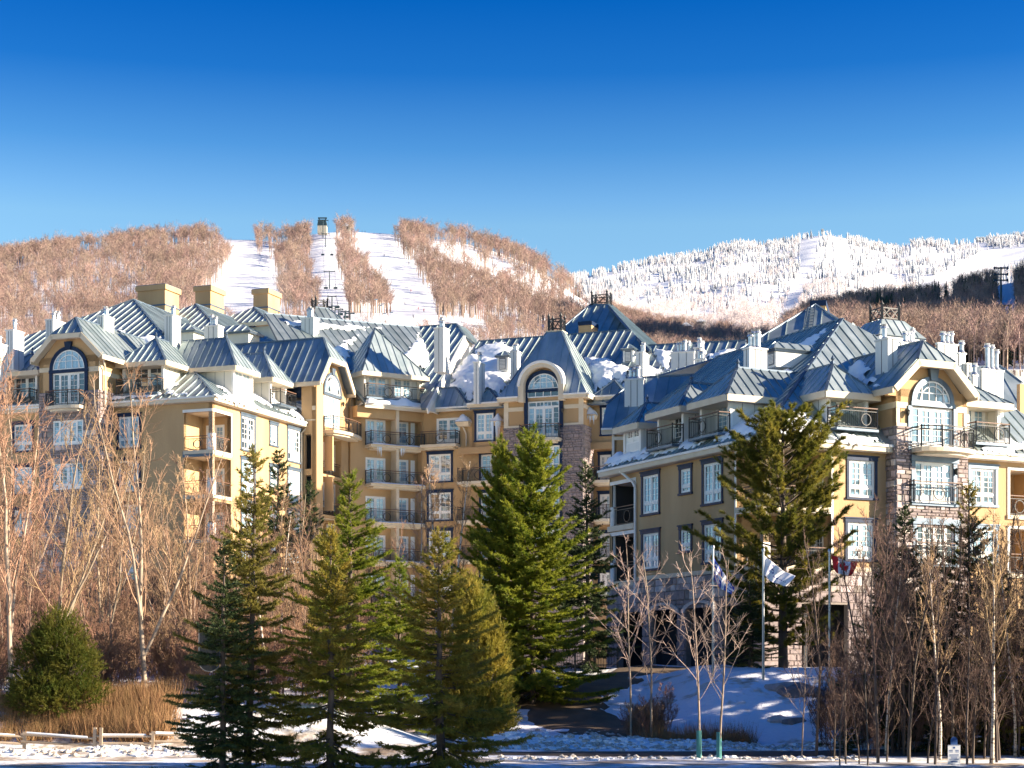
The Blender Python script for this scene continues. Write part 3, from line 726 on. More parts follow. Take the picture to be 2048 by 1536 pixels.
for a, b in zo:
    i2 = BG.sh(-1.7); hh = (ug + 0.1, ug + 1.5, a + 0.03, a + 2.1)
    wall(i2, ug - 0.3, ug1 + 0.4, a, b, [hh], 'stucco', 'inner_wall', 0.2); window(i2, *hh, 'F', None)
    wall(BG.right(ug - 0.02, -0.3), 0.0, 1.4, a, b, [], 'stucco', 'inner_wall', 0.1)
    q = BG.left(ug1 + 0.02, -1.7); wall(q, 0, 1.4, a, b, [(0.35, 1.15, a + .5, b - .3)], 'stucco', 'inner_wall', 0.1); window(q, 0.35, 1.15, a + .5, b - .3, 'S', None)
    mb = MB(); mb.box(BG, ug - 0.3, ug1 + 0.3, -1.8, -0.3, a - 0.2, a); part('balcony', mb, 'cream'); mb = MB(); mb.box(BG, ug - 0.3, ug1 + 0.3, -1.8, -0.3, b, b + 0.1); part('ceiling', mb, 'cream')
    rail([BG.P(ug + 0.03, -0.12, a), BG.P(ug1 - 0.03, -0.12, a)], 1.0, [(0, 0.5, 0.28)], posts=False)
for x in ((g0, BG.u(643.5)), (BG.u(699), BG.u(703))): trim(BG, x[0], x[1], ZG, zGe - 0.2, 'stucco', 0.1, 'pilaster')
trim(LS, LS.u(624.5), wG - 0.003, LS.z(wG, 814) - .22, LS.z(wG, 814) + .1, 'cream'); trim(LS, LS.u(612), wG - .003, LS.z(wG, 838) - .1, LS.z(wG, 838), 'cream')
# its clipped gable
ov = 0.7
GP = [(641, 762), (660, 716), (692.6, 725), (711, 780)]
gf = BG.sh(ov)
gp = [(gf.u(x), gf.z(gf.u(x), y)) for x, y in GP]
gmid = (gp[1][0] + gp[2][0]) / 2; zg1 = (gp[1][1] + gp[2][1]) / 2; hwg = (gp[2][0] - gp[1][0]) / 2
zlow = gp[0][1]; lowhw = (gp[3][0] - gp[0][0]) / 2
tg = (zg1 - zlow) / (lowhw - hwg)
zap = zg1 + hwg * tg; bk = 7.5
AP = BG.P(gmid, ov - hwg * 1.0, zap)
def gable(fr, mid, hw0, z0, hw1, z1, zap, ov, back, roofs=(1, 1), wm='stucco'):
    """Jerkinhead gable: verge from (hw0,z0) to (hw1,z1), hip up to zap; roof runs back."""
    f = lambda s, hw, w, z: fr.P(mid + s * hw, w, z)
    A = fr.P(mid, ov - hw1 * 0.9, zap); Bk = fr.P(mid, -back, zap)
    for s, on in ((-1, roofs[0]), (1, roofs[1])):
        if on: roof([f(s, hw0, ov, z0), f(s, hw1, ov, z1), A, Bk, f(s, hw0, -back, z0)], 0.5, caps=((1, 2), (2, 3)))
    roof([f(-1, hw1, ov, z1), f(1, hw1, ov, z1), A], 0.5)
    mb = MB(); P0 = [f(-1, hw0, ov, z0), f(-1, hw1, ov, z1), f(1, hw1, ov, z1), f(1, hw0, ov, z0)]
    for p, q in zip(P0, P0[1:]): mb.bar(p, q, 0.12, 0.34, 0, 0.17)
    part('barge_board', mb, 'cream')
    so = MB()
    for (a, b) in ((P0[0], P0[1]), (P0[1], P0[2]), (P0[2], P0[3])):
        n3 = fr.n.to_3d() * -(ov + 0.05); dn = Vector((0, 0, -0.24)); so.prism([a + dn, b + dn, b + dn + n3, a + dn + n3], (0, 0, 0.05))
    part('soffit', so, 'cream')
    for s, on in ((-1, roofs[0]), (1, roofs[1])):
        if on: fascia([f(s, hw0, ov, z0), f(s, hw0, -back, z0)], gutter=False)
    g = MB(); g.prism([f(-1, hw0 - 0.35, 0.0, z0 - 0.3), f(1, hw0 - 0.35, 0.0, z0 - 0.3), f(1, hw0 - 0.35, 0.0, z0 - .05), f(1, hw1 - 0.05, 0.0, z1 - 0.15), f(-1, hw1 - 0.05, 0.0, z1 - 0.15), f(-1, hw0 - 0.35, 0.0, z0 - .05)], fr.n.to_3d() * -0.3)
    part('gable_wall', g, wm)
    return A, Bk
gable(BG, gmid, lowhw, zlow, hwg, zg1, zap, ov, bk + 2, (1, 1))
def arch_window(fr, pxc, half, pys, pyt, cs='navy', key=None, w=0.0, tr=0.2, fan=True):
    """Semi-round window: half-width in photo px, spring line row and crown row of the glass."""
    q = fr.sh(w); uc = q.u(pxc); r = (q.u(pxc + half) - q.u(pxc - half)) / 2; zs = q.z(uc, pys); sz = (q.z(uc, pyt) - zs) / r
    fm = MB(); fm.arc(q, uc, zs, r - 0.08, r, 0.02, 0.075, sz=sz); fm.box(q, uc - r, uc + r, 0.02, 0.078, zs, zs + 0.08)
    n = 4
    for i in range(1, n + 1):
        x = -r + 2 * r * i / (n + 1); h = math.sqrt(max(0, r * r - x * x)) * sz; fm.box(q, uc + x - 0.02, uc + x + 0.02, 0.03, 0.06, zs + 0.08, zs + h - 0.03)
    fm.box(q, uc - r + 0.1, uc + r - 0.1, 0.03, 0.058, zs + 0.42 * r * sz, zs + 0.42 * r * sz + 0.035)
    if fan: fm.arc(q, uc, zs + 0.08, r * 0.66, r * 0.7, 0.03, 0.066, sz=sz)
    o = part('arched_window', fm, 'white_frame')
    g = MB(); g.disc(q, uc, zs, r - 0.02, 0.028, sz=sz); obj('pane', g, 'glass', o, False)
    c = MB(); c.arc(q, uc, zs, r + 0.001, r + tr, 0.001, 0.12, sz=(r * sz + tr) / (r + tr)); c.box(q, uc - r - tr - 0.04, uc + r + tr + 0.04, 0.001, 0.14, zs - 0.22, zs - 0.002)
    obj('casing', c, cs, o)
    if key:
        k = MB(); z0 = zs + r * sz + 0.02; k.hexa([q.P(uc - .2, .2, z0), q.P(uc + .2, .2, z0), q.P(uc + .2, 0.001, z0), q.P(uc - .2, 0.001, z0), q.P(uc - .3, .22, z0 + key), q.P(uc + .3, .22, z0 + key), q.P(uc + .3, .001, z0 + key), q.P(uc - .3, .001, z0 + key)])
        obj('keystone', k, cs, o)
    return uc, r, zs
arch_window(BG, 663.5, 15.5, 788, 751, 'roof_trim', 0.5)  # casing painted paler than navy, as sunlit
ub0, ub1 = BG.u(646.5), BG.u(704)
balcony(BG, ub0, ub1, BG.z(ub0, 860), 0.9, ((0, 0.45, 0.3),), 0.45)
lamp(BG, 683, 810)
# right of the gable: set-back piece with small hipped roof and navy windows
LR2 = LR.sh(wG - 0.9); v0, v1 = LR2.u(700), LR2.u(741)
zV = LR2.z(v1, 811)
w4 = [casing_px(LR2, 714, 733, 815, 878), casing_px(LR2, 713, 737, 894, 972), casing_px(LR2, 713, 737, 975, 1050)]
facade(LR2, v0 - 2, v1, ZG, zV - 0.1, w4)
V0 = LR2.P(v0 - 1, 0.5, zV); V1 = LR2.P(v1 + 0.3, 0.5, zV)
roof([V0, V1, LR2.P(v1 - 3.5, -3.5, zV + 2.8), LR2.P(v0 - 1, -3.5, zV + 2.8)], 0.45)
fascia([V0, V1])
for k in (0, 1):
    a, b, c, d = w4[1 + k][:4]; rail([LR2.P(a - .1, 0.18, c), LR2.P(b + .1, 0.18, c)], 1.05, [(0, 0.5, 0.28)])
pipe([LR.P(u603 + 0.2, OV, zEL - 0.2), LR.P(u603 - 0.2, 0.12, zEL - 0.8), LR.P(u603 - 0.2, 0.12, ZG)])
# dormers on the right slope
hip_dormer(LR.sh(-0.55), 467, 505, 740, 800, 5.0, 676, 0.4, 'window', 'panel_cream')
hip_dormer(LR.sh(-0.7), 541, 572, 762, 812, 5.0, 706, 0.4, 'door', 'panel_cream', rail_out=0.9)
for (x0, x1, y0, y1, w_) in ((497, 519, 667, 694, -7.5), (387, 409, 665, 690, -8.0), (540, 562, 690, 708, -8)):
    fr = LR.sh(w_); u0, u1, z0, z1 = B4(fr, x0, x1, y0, y1)
    mb = MB(); mb.box(fr, u0, u1, -2.2, 0, z0 - 0.5, z1); d = part('attic_vent', mb, 'panel_cream')
    um = (u0 + u1) / 2
    roof([fr.P(u0 - .3, .3, z1), fr.P(u1 + .3, .3, z1), fr.P(um, -.9, z1 + .75)], .5, False, d); roof([fr.P(u0 - .3, -2.6, z1), fr.P(u0 - .3, .3, z1), fr.P(um, -.9, z1 + .75), fr.P(um, -2.6, z1 + .75)], .5, False, d); roof([fr.P(u1 + .3, .3, z1), fr.P(u1 + .3, -2.6, z1), fr.P(um, -2.6, z1 + .75), fr.P(um, -.9, z1 + .75)], .5, False, d)
# gable dormer roof between the two white stacks
pl = slope(at(390, 715, 128), nLF, 0.7)
roof(px3(pl, [(371, 694), (410, 692), (420, 742), (402, 737)]), 0.5)
# front dormer D0
hip_dormer(LF.sh(-0.9), 246, 327, 727, 790, 5.5, 677, 0.5, 'door', 'panel_cream', mat2='white_trim', rail_out=0.9, ring=0.5)
# left gable tower on the front of the left wing
u_r = LF.u(198); wT0 = 1.6
GT = LF.sh(wT0); t0, t1 = GT.u(79), GT.u(198)
zGT = GT.z(t1, 708); mid0 = (t0 + t1) / 2
dr = B4(GT, 106, 170, 745, 815)
zs_ = GT.z(mid0, 783); d3 = [B4(GT, 107, 167, 841, 894), B4(GT, 107, 167, 925, 979)]
wall(GT, t0, t1, zs_, zGT, [dr], 'stucco'); stone_wall(GT.sh(.05), t0, t1 + .05, ZG + 2, zs_, [dr] + d3, 3, (.5, .26)); window(GT, *dr, 'G', None)
for x in d3: window(GT.sh(.05), *x, 'G', None)
wall(GT.right(t1), 0, 4.5, ZG, zGT, [], 'stucco'); wall(GT.left(t0, -4.5), 0, 4.5, ZG, zGT, [], 'stucco')
trim(GT.right(t1), 0.0, 0.42, ZG, zGT, 'cream', 0.04, 'pilaster'); trim(GT, GT.u(174), t1 - 0.003, GT.z(t1, 742), GT.z(t1, 732)); trim(GT, t0 + .003, GT.u(101), GT.z(t0, 746), GT.z(t0, 737))
trim(GT.right(t1), 0.423, 4.4, GT.z(t1, 748), GT.z(t1, 739))
gf = GT.sh(0.75); ps = [(gf.u(x), gf.z(gf.u(x), y)) for x, y in ((48, 712), (101, 669), (163, 665), (204, 708))]
mid = (ps[1][0] + ps[2][0]) / 2
gable(GT, mid, ps[3][0] - mid, ps[3][1], (ps[2][0] - ps[1][0]) / 2, (ps[1][1] + ps[2][1]) / 2, gf.z(mid, 629), 0.75, 9)
arch_window(GT, 138.5, 32, 739, 700, 'navy', 0.55, tr=0.26)
cm = MB(); a, b, c, d = dr
for x in (a - 0.26, b + 0.002): cm.box(GT, x, x + 0.255, 0.002, 0.10, c - 0.1, d)
part('casing', cm, 'navy')
balcony(GT, GT.u(103), GT.u(172), GT.z(mid, 814), 0.8, ((0, 0.25, 0.3),), 0.3)
stone_wall(GT.right(t1).sh(.05), -.05, 2.5, ZG + 8, zs_, [], 4, (.5, .26))
pipe([GT.P(t1 + 0.6, 0.5, zGT), GT.P(t1 + 0.25, -.4, zGT - 1.0), GT.P(t1 + 0.25, -.4, zGT - 3.6)], m='cream')
# far-left piece and its dormer
facade(LF, LF.u(-60), t0 + 0.3, ZG, LF.z(t0, 812), rows([casing_px(LF, 25, 68, 842, 905)], ST, 2))
hip_dormer(LF.sh(-0.3), 8, 74, 746, 812, 5, 707, 0.5, 'door', 'panel_cream', rail_out=0.9)
LA = LF.P(t0, 0.5, LF.z(t0, 810)); LB = LF.P(LF.u(-90), 0.5, LF.z(t0, 810))
roof([LA, LB, LB + Vector((-nLF[0] * 9, -nLF[1] * 9, 5.0)), LA + Vector((-nLF[0] * 9, -nLF[1] * 9, 5.0))], 0.55)
fascia([LB, LA])
# chimneys of the left wing (front faces on the LF direction)
cf = lambda px, Y: Fr((at(px, 1350, Y).x, Y), dL)
for (a, b, c, y0, y1, Y, fl) in ((12, 27, 48, 661, 722, 124, 3), (-18, 0, 14, 689, 760, 121, 1), (91, 106, 132, 640, 690, 132, 5), (193.6, 208, 228, 632, 706, 124.5, 2), (328.6, 345.5, 361.6, 631, 743, 125.5, 2), (408, 436, 447, 652, 757, 127, 3), (602, 627, 638, 636, 690, 141, 3)):
    chim_px(cf(b, Y), a, b, c, y0, y1, fl, 0.85)
for (a, b, c, y0, y1, Y, yb) in ((275, 330, 358, 567, 640, 150, 609), (390.4, 421, 448, 570, 640, 160, 609), (506.6, 536, 560, 576, 640, 167, 614)):
    fr = cf(b, Y); u0, u1 = fr.u(a), fr.u(b); dep = abs(fr.right(u1).u(c)); z1 = fr.z(u1, y0); z0 = fr.z(u1, y1) - 3
    mb = MB(); mb.box(fr, u0, u1, -dep, 0, z0, z1 - 0.5); mb.box(fr, u0 - 0.14, u1 + 0.14, -dep - 0.14, 0.14, z1 - 0.5, z1 - 0.06); zb = fr.z(u1, yb); mb.box(fr, u0 - 0.05, u1 + 0.05, -dep - 0.05, 0.05, zb - 0.06, zb + 0.07, 1); mb.box(fr, u0 - 0.1, u1 + 0.1, -dep - 0.1, 0.1, z1 - 0.06, z1, 1)
    part('stucco_chimney', mb, ['stucco', 'roof_trim'])
lb = louver_box(cf(219, 124), 214, 226, 690, 702, 1.2)

# ---- long roof behind the inner corner, cresting roof behind it
nF = (0.51, -0.86); plF = slope(at(838, 655, 150), nF, 0.72)
roof(px3(plF, [(528, 627), (838, 655), (866, 735), (770, 745), (620, 735), (560, 690)]), 0.55, caps=((0, 1),))
rz = at(642, 616, 168); f = Vector((nF[0], nF[1], 0)); sd_ = Vector((0.86, 0.51, 0))
roof([rz - sd_ * 0.6, rz + sd_ * 0.8, rz + sd_ * 2.6 + f * 3 - Vector((0, 0, 2.6)), rz - sd_ * 2.4 + f * 3 - Vector((0, 0, 2.6))], 0.5, caps=((0, 1), (1, 2)))
roof([rz + sd_ * 0.8, rz + sd_ * 0.8 - f * 1.4, rz + sd_ * 2.6 - f * 4 - Vector((0, 0, 2.6)), rz + sd_ * 2.6 + f * 3 - Vector((0, 0, 2.6))], 0.5)
cresting(rz + sd_ * 0.1 - f * 0.5, sd_.xy, 1.25, 0.9, 1.1)

# ---- centre: M main block, facet, tower T, right piece
p = at(930, 1350, 137.5); MF = Fr((p.x, p.y), dL)
q = at(848, 1350, 138.8); FCo = q
dF = Vector((0.86, 0.51)); FC = Fr((q.x, q.y), dF)
fu0, fu1 = FC.u(738), FC.u(851)
zc0 = FC.z((fu0 + fu1) / 2, 817)
fl = [FC.z(fu0, 888) - 3.08 * k for k in range(5)]
fd = []
for zf in fl:
    fd += [(FC.u(741), FC.u(781), zf + 0.03, zf + 2.15, 'F', None), (FC.u(802), FC.u(827), zf + 0.03, zf + 2.15, 'H', None), (FC.u(831.5), FC.u(840), zf + 0.03, zf + 2.15, 'P', None)]
facade(FC.sh(-0.9), fu0 - 1.2, fu1 + .4, ZG, zc0, [(a, b, c, d, 'H' if s == 'P' else s, m) for a, b, c, d, s, m in fd])
trim(FC.sh(-0.9), fu0 - 1, fu1, zc0 - 0.9, zc0, 'stucco', 0.85, 'fascia_wall')
for i, zf in enumerate(fl):
    balcony(FC.sh(-0.9), fu0 + 0.05, fu1 - 0.12, zf, 1.15, ((1, 0.29, 0.31), (1, 0.73, 0.31)))
    mb = MB(); um = FC.u(794.5); mb.box(FC.sh(-0.9), um - .13, um + .13, 0.002, 1.0, zf + 0.001, zf + 2.85); part('dividing_wall', mb, 'cream')
    lamp(FC.sh(-0.9), 846, 1350 - (zf + 1.75 - EZ) * F / 138.5)
u0 = FC.u(844); mb = MB(); mb.box(FC.sh(-0.9), u0, fu1 + 0.35, 0.0, 0.9, ZG, zc0); part('pier', mb, 'stucco')
# facet dormer with two balcony doors
FD = FC.sh(-0.35); f0, f1 = FD.u(728), FD.u(842); zfe = FD.z((f0 + f1) / 2, 750); zfb = FD.z((f0 + f1) / 2, 800)
b = MB(); b.box(FD, f0, f0 + .15, -4, 0, zfb - .5, zfe); b.box(FD, f1 - .15, f1, -4, 0, zfb - .5, zfe); um = FD.u(786); b.box(FD, um - .14, um + .14, -1, 0, zfb, zfe)
d = part('dormer', b, 'panel_cream')
hs = [(FD.u(739.5), FD.u(780), zfb + .02, zfb + 2.1), (FD.u(791), FD.u(829), zfb + .02, zfb + 2.1)]
wall(FD.sh(-0.45), f0 + .15, f1 - .15, zfb - .4, zfe, hs, 'panel', 'front_wall', 0.2, d)
for h in hs: window(FD.sh(-0.45), *h, 'F', None, d)
fl_ = MB(); fl_.box(FD, f0 - .1, f1 + .1, -1, 0.7, zfb - .15, zfb); obj('deck', fl_, 'roof_trim', d)
rail([FD.P(f0 + .05, 0.03, zfb), FD.P(f0 + .05, 0.62, zfb), FD.P(f1 - .05, .62, zfb), FD.P(f1 - .05, .03, zfb)], 1.05, [(1, .36, .33), (1, .71, .33)], d)
e0, e1 = f0 - 0.4, f1 + 0.5; fw = 0.45; fA = FD.P(FD.u(749) + 0.9, -2.4, FD.z(FD.u(752), 657) + .5)
x = FD.sh(-2.4); ux = x.u(749.7); fA = x.P(ux, 0, x.z(ux, 657))
roof([FD.P(e0, fw, zfe), FD.P(e1, fw, zfe), fA], 0.45, False, d, ((0, 2), (1, 2))); roof([FD.P(e0, -4.6, zfe), FD.P(e0, fw, zfe), fA], 0.45, False, d); roof([FD.P(e1, fw, zfe), FD.P(e1, -5, zfe), fA], 0.45, False, d)
fm = MB(); fm.bar(FD.P(e0, -4.5, zfe), FD.P(e0, fw, zfe), .09, .34, 0, .13); fm.bar(FD.P(e0, fw, zfe), FD.P(e1, fw, zfe), .09, .34, 0, .13); fm.bar(FD.P(e1, fw, zfe), FD.P(e1, -5, zfe), .09, .34, 0, .13); fm.box(FD, e0 + .05, e1 - .05, -4, fw - .05, zfe - .29, zfe - .2); obj('eave', fm, 'cream', d)
z_ = zfb - 0.5
roof([FC.P(fu0 - .6, .5, zc0 + .1), FC.P(fu1 + .3, .5, zc0 + .1), FC.P(fu1 + .3, -5, zc0 + 3.6), FC.P(fu0 - .6, -5, zc0 + 3.6)], 0.5)
fascia([FC.P(fu0 - .6, .5, zc0 + .1), FC.P(fu1 + .3, .5, zc0 + .1)])
# M roofs
tM = 0.72
zM = MF.z(0, 817)
plM = slope(MF.P(0, 0.6, zM), nLF, tM)
roof(px3(plM, [(858, 818), (1215, 806), (1332, 745), (1262, 660), (957, 683), (880, 780)]), 0.5, caps=((3, 4),))
plF2 = slope(MF.P(0, 0.6, zM) + Vector((nLF[0] * 1.5, nLF[1] * 1.5, 0)), nLF, tM)
f2 = px3(plF2, [(836, 654.5), (913, 648), (929, 672), (854, 817), (842, 817), (838, 745)])
dk = roof(f2, 0.5, caps=((0, 1), (1, 2)))
vm = MB(); up = Vector((0, 0, 1)); vm.bar(f2[2], f2[3], 0.12, 0.5, 0, 0.2); part('barge_board', vm, 'panel')
b2 = Vector((-nLF[0], -nLF[1], 0))
vm = MB(); vm.prism([f2[2] - up * .1, f2[3] - up * .1, f2[3] + b2 * 2.6 - up * .1, f2[2] + b2 * 2.2 - up * .1], (dL[0] * -.15, dL[1] * -.15, -.02)); part('gable_wall', vm, 'panel_cream')
r3 = [f2[1], f2[2], f2[2] + Vector((dL[0] * .9, dL[1] * .9, -.7)) + b2 * 1.6, f2[1] + b2 * 2.5]
roof(r3, 0.5)
# M facade left bay and window bay
m0, m1 = MF.u(848), MF.u(1012)
zw = MF.z(0, 815)
MW = MF.sh(0.0)
row1d = (*B4(MF, 873, 920, 836, 888), 'F', None)
wM = [row1d] + [casing_px(MF, 854, 906, 902, 965.5), casing_px(MF, 854, 906, 979, 1043), casing_px(MF, 854, 906, 1056, 1118), casing_px(MF, 854, 906, 1133, 1195)]
facade(MF, m0 - .1, MF.u(945), ZG, zw, wM)
balcony(MF, MF.u(850), MF.u(921), MF.z(0, 889), 1.0, ((1, 0.55, 0.33),), sides=(0, 1))
MB2 = MF.sh(0.55); n0, n1 = MB2.u(944), MB2.u(1012)
wN = [casing_px(MB2, 949, 991, 820, 883.5)]
facade(MB2, n0, n1, MB2.z(n0, 897), MB2.z(n0, 812), wN)
wall(MB2.left(n0, -0.6), 0, 0.6, MB2.z(n0, 897), MB2.z(n0, 812), [])
trim(MB2, MB2.u(917), n1, MB2.z(n0, 908), MB2.z(n0, 895), 'stucco', 0.12, 'belt_course')
u917 = MF.u(913)
wP = []
for k in range(4):
    dy = 77 * k; wP += [(*B4(MF, 914.5, 935, 911 + dy, 965 + dy), 'H', None), casing_px(MF, 958, 1006, 902 + dy, 968 + dy)]
facade(MF.sh(-0.012), MF.u(945) - 1.9, m1 + 0.5, ZG, MF.z(0, 895), wP)
for k in range(4): balcony(MF, MF.u(924), MF.u(1010), MF.z(0, 966 + 77 * k), 1.1, ((1, 0.5, 0.33),), sides=(1, 0))
# small hipped roofs over the bays
def hip_strip(fr, x0, x1, ye, xa0, xa1, ya, ov, back, fas=True):
    z0 = fr.z(fr.u((x0 + x1) / 2), ye); g = fr.sh(ov); a, b = g.u(x0), g.u(x1); h = fr.sh(ov - (b - a) * 0.38); za = h.z(h.u((xa0 + xa1) / 2), ya)
    A0, A1_ = h.P(h.u(xa0), 0, za), h.P(h.u(xa1), 0, za); bk = -nLF[0] * back, -nLF[1] * back
    E = [g.P(a, 0, z0), g.P(b, 0, z0)]; Bv = Vector((fr.n.x * -back, fr.n.y * -back, 0))
    if xa1 - xa0 > 2: roof([E[0], E[1], A1_, A0], 0.45, caps=((1, 2), (0, 3), (2, 3)))
    else: roof([E[0], E[1], A1_], 0.45, caps=((1, 2), (0, 2)))
    roof([E[1], E[1] + Bv, A1_ + Bv, A1_], 0.45); roof([E[0] + Bv, E[0], A0, A0 + Bv], 0.45)
    fascia([E[0] + Bv, E[0], E[1], E[1] + Bv])
    mb = MB(); mb.prism([E[0], E[1], E[1] + Bv, E[0] + Bv], (0, 0, -0.08)); part('soffit', mb, 'cream')
hip_strip(MF, 857, 938, 817, 875, 912, 776, 0.55, 4)
hip_strip(MB2, 935.5, 999, 807.5, 978, 979.5, 778, 0.5, 4)
# hoppers heaped with snow are added with the snow
def hopper(fr, x0, x1, y0, y1, px=None, ybot=None):
    a, b, c, d = B4(fr, x0, x1, y0, y1); mb = MB(); mb.hexa([fr.P(a + .12, .5, c), fr.P(b - .12, .5, c), fr.P(b - .12, 0, c), fr.P(a + .12, 0, c), fr.P(a, .8, d), fr.P(b, .8, d), fr.P(b, 0, d), fr.P(a, 0, d)])
    part('rain_hopper', mb, 'cream')
    if px: pipe([fr.P(fr.u(px), .35, c), fr.P(fr.u(px) + .2, .12, c - .6), fr.P(fr.u(px) + .2, .12, fr.z(fr.u(px), ybot))])
    return a, b, d
HP = [(MF, *hopper(MF, 917, 944, 846, 854, 929, 893)), (MB2, *hopper(MB2, 988, 1009, 845, 852)), (LR2, *hopper(LR2, 723, 742, 836, 846))]
# tower T
T = MF.sh(1.95); a0, a1 = T.u(1008), T.u(1167); ac = T.u(1086.5)
zTe = T.z(ac, 793)
dr = B4(T, 1056, 1119, 802, 877); dr2 = [B4(T, 1056, 1120, 892 + 79 * k, 960 + 79 * k) for k in range(3)]
zst = T.z(ac, 853)
wall(T, a0, a1, zst, zTe, [dr], 'stucco'); window(T, *dr, 'T', None)
stone_wall(T.sh(0.05), a0 - 0.03, a1 + 0.03, ZG, zst, [dr] + dr2, 11, (0.40, 0.2))
for x in dr2: window(T.sh(0.05), *x, 'G', None)
TRt = T.right(a1)
wall(TRt, 0, 2.2, zst, zTe, []); stone_wall(TRt.sh(0.05), 0, 2.2, ZG + 3, zst, [], 12, (0.4, 0.2)); wall(T.left(a0, -2.2), 0, 2.2, ZG, zTe, [])
trim(T, a0, a0 + .38, zst + .003, zTe - .1, 'cream', .05, 'corner_board'); trim(T, a1 - .38, a1, zst + .003, zTe - .1, 'cream', .05, 'corner_board')
for s in ((a0 + .38, dr[0] - .36), (dr[1] + .36, a1 - .38)):
    trim(T, s[0] + .003, s[1] - .003, T.z(ac, 820), T.z(ac, 812), 'cream', .045); trim(T, s[0] + .003, s[1] - .003, zst, zst + .16, 'cream', .06)
trim(TRt, 0.003, 2.1, T.z(ac, 820), T.z(ac, 812), 'cream', .045)
cm = MB()
for s in (dr[0] - .30, dr[1] + .002): cm.box(T, s, s + .298, .002, .09, dr[2] - .1, T.z(ac, 779))
for x in dr2: cm.box(T, x[0] - .25, x[1] + .25, .06, .16, x[3], x[3] + .35); cm.box(T, x[0] - .22, x[0] - .002, .06, .13, x[2], x[3]); cm.box(T, x[1] + .002, x[1] + .22, .06, .13, x[2], x[3])
part('casing', cm, 'navy')
uc, r, zs = arch_window(T, 1087, 30.5, 778, 747.5, 'navy', None, 0.01, 0.28)
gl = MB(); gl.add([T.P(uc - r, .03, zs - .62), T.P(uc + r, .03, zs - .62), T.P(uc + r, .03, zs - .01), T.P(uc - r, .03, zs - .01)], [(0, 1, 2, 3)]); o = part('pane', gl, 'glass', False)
gl = MB()
for k in range(5): x = uc - r + 2 * r * k / 4; gl.box(T, x - .03, x + .03, .035, .09, zs - .62, zs - .003)
gl.box(T, uc - r, uc + r, .036, .092, zs - .64, zs - .56); obj('window_bars', gl, 'white_frame', o)
# round-headed surround pushed through the roof
zsp = T.z(ac, 773); R0, R1 = 1.42, 1.86
sr = MB(); sr.arc(T, ac, zsp, R0, R1, -2.6, 0.62, 0, 180, 28)
for s in (-1, 1): sr.box(T, min(ac + s * R0, ac + s * R1), max(ac + s * R0, ac + s * R1), 0.005, 0.62, zTe - 0.42, zsp - .001)
so_ = part('arch_surround', sr, 'cream')
s2 = MB(); s2.arc(T, ac, zsp, 0.1, R0 + .02, -0.3, -.1, 0, 180, 28); s2.box(T, ac - R0, ac + R0, -.3, -.02, zTe - .3, zsp); obj('arch_wall', s2, 'stucco', so_)
s3 = MB(); s3.arc(T, ac, zsp, R1 - .16, R1 + .05, .55, .7, 0, 180, 28); s3.arc(T, ac, zsp, R1 - .01, R1 + .04, -2.6, .56, 0, 180, 28); obj('arch_moulding', s3, 'white_trim', so_)
# tower roof, flared
ov = 0.6; e0, e1 = T.u(995.5), T.sh(ov).u(1173); e0 = T.sh(ov).u(995.5)
half = (e1 - e0) / 2; em = (e0 + e1) / 2; zt = T.sh(-2.2).z(em, 662)
wt = -2.35; ht = 0.58
zb_ = zTe + 1.15; hb_ = half * 0.80; wb_ = ov - 0.62
pts = [T.P(e0, ov, zTe)]
def on(z):   # depth of the roof face at height z
    if z < zb_: return ov + (wb_ - ov) * (z - zTe) / (zb_ - zTe)
    return wb_ + (wt - wb_) * (z - zb_) / (zt - zb_)
rn = 1.7
arcp = [(ac + rn * math.cos(R(t)), zsp + rn * math.sin(R(t))) for t in range(180, -1, -15)]
low = [(x, z) for x, z in arcp if z <= zb_]; 
P_ = lambda x, z: T.P(x, on(z), z)
xl = ac - math.sqrt(rn ** 2 - (zb_ - zsp) ** 2) if abs(zb_ - zsp) < rn else ac - rn
xr = 2 * ac - xl
roof([P_(e0, zTe), P_(ac - rn, zTe), P_(ac - rn, min(zsp, zb_)), P_(xl, zb_), P_(em - hb_, zb_)], 0.5)
roof([P_(ac + rn, zTe), P_(e1, zTe), P_(em + hb_, zb_), P_(xr, zb_), P_(ac + rn, min(zsp, zb_))], 0.5)
roof([P_(em - hb_, zb_), P_(xl, zb_)] + [P_(x, z) for x, z in arcp if z > zb_ + .01] + [P_(xr, zb_), P_(em + hb_, zb_), P_(em + ht, zt), P_(em - ht, zt)], 0.5)
dp = half * 2
for s, e in ((1, e1), (-1, e0)):
    B0 = -dp + ov
    roof([T.P(e, ov, zTe), T.P(e, B0, zTe), T.P(em + s * hb_, B0 + .6, zb_), T.P(em + s * hb_, wb_, zb_)], 0.5)
    roof([T.P(em + s * hb_, wb_, zb_), T.P(em + s * hb_, B0 + .6, zb_), T.P(em + s * ht, wt - 1.1, zt), T.P(em + s * ht, wt, zt)], 0.5, caps=((0, 3),))
fascia([T.P(e0, ov - 3, zTe), T.P(e0, ov, zTe), T.P(ac - R1 - .01, ov, zTe)]); fascia([T.P(ac + R1 + .01, ov, zTe), T.P(e1, ov, zTe), T.P(e1, ov - 3, zTe)])
mb = MB(); mb.box(T, e0 + .06, ac - R1, 0.002, ov, zTe - .3, zTe - .22); mb.box(T, ac + R1, e1 - .06, .002, ov, zTe - .3, zTe - .22); mb.box(T, a1, e1 - .06, -2, 0, zTe - .3, zTe - .22); mb.box(T, em - ht - .1, em + ht + .1, wt - 1.2, wt + .1, zt - .02, zt + .06); part('soffit', mb, 'cream')
cresting(T.P(em, wt - .55, zt + .06), dL, 1.0, 0.95, 1.35)
balcony(T, T.u(1045), T.u(1124.5), T.z(ac, 879), 0.85, ((0, .35, .34),), .35)
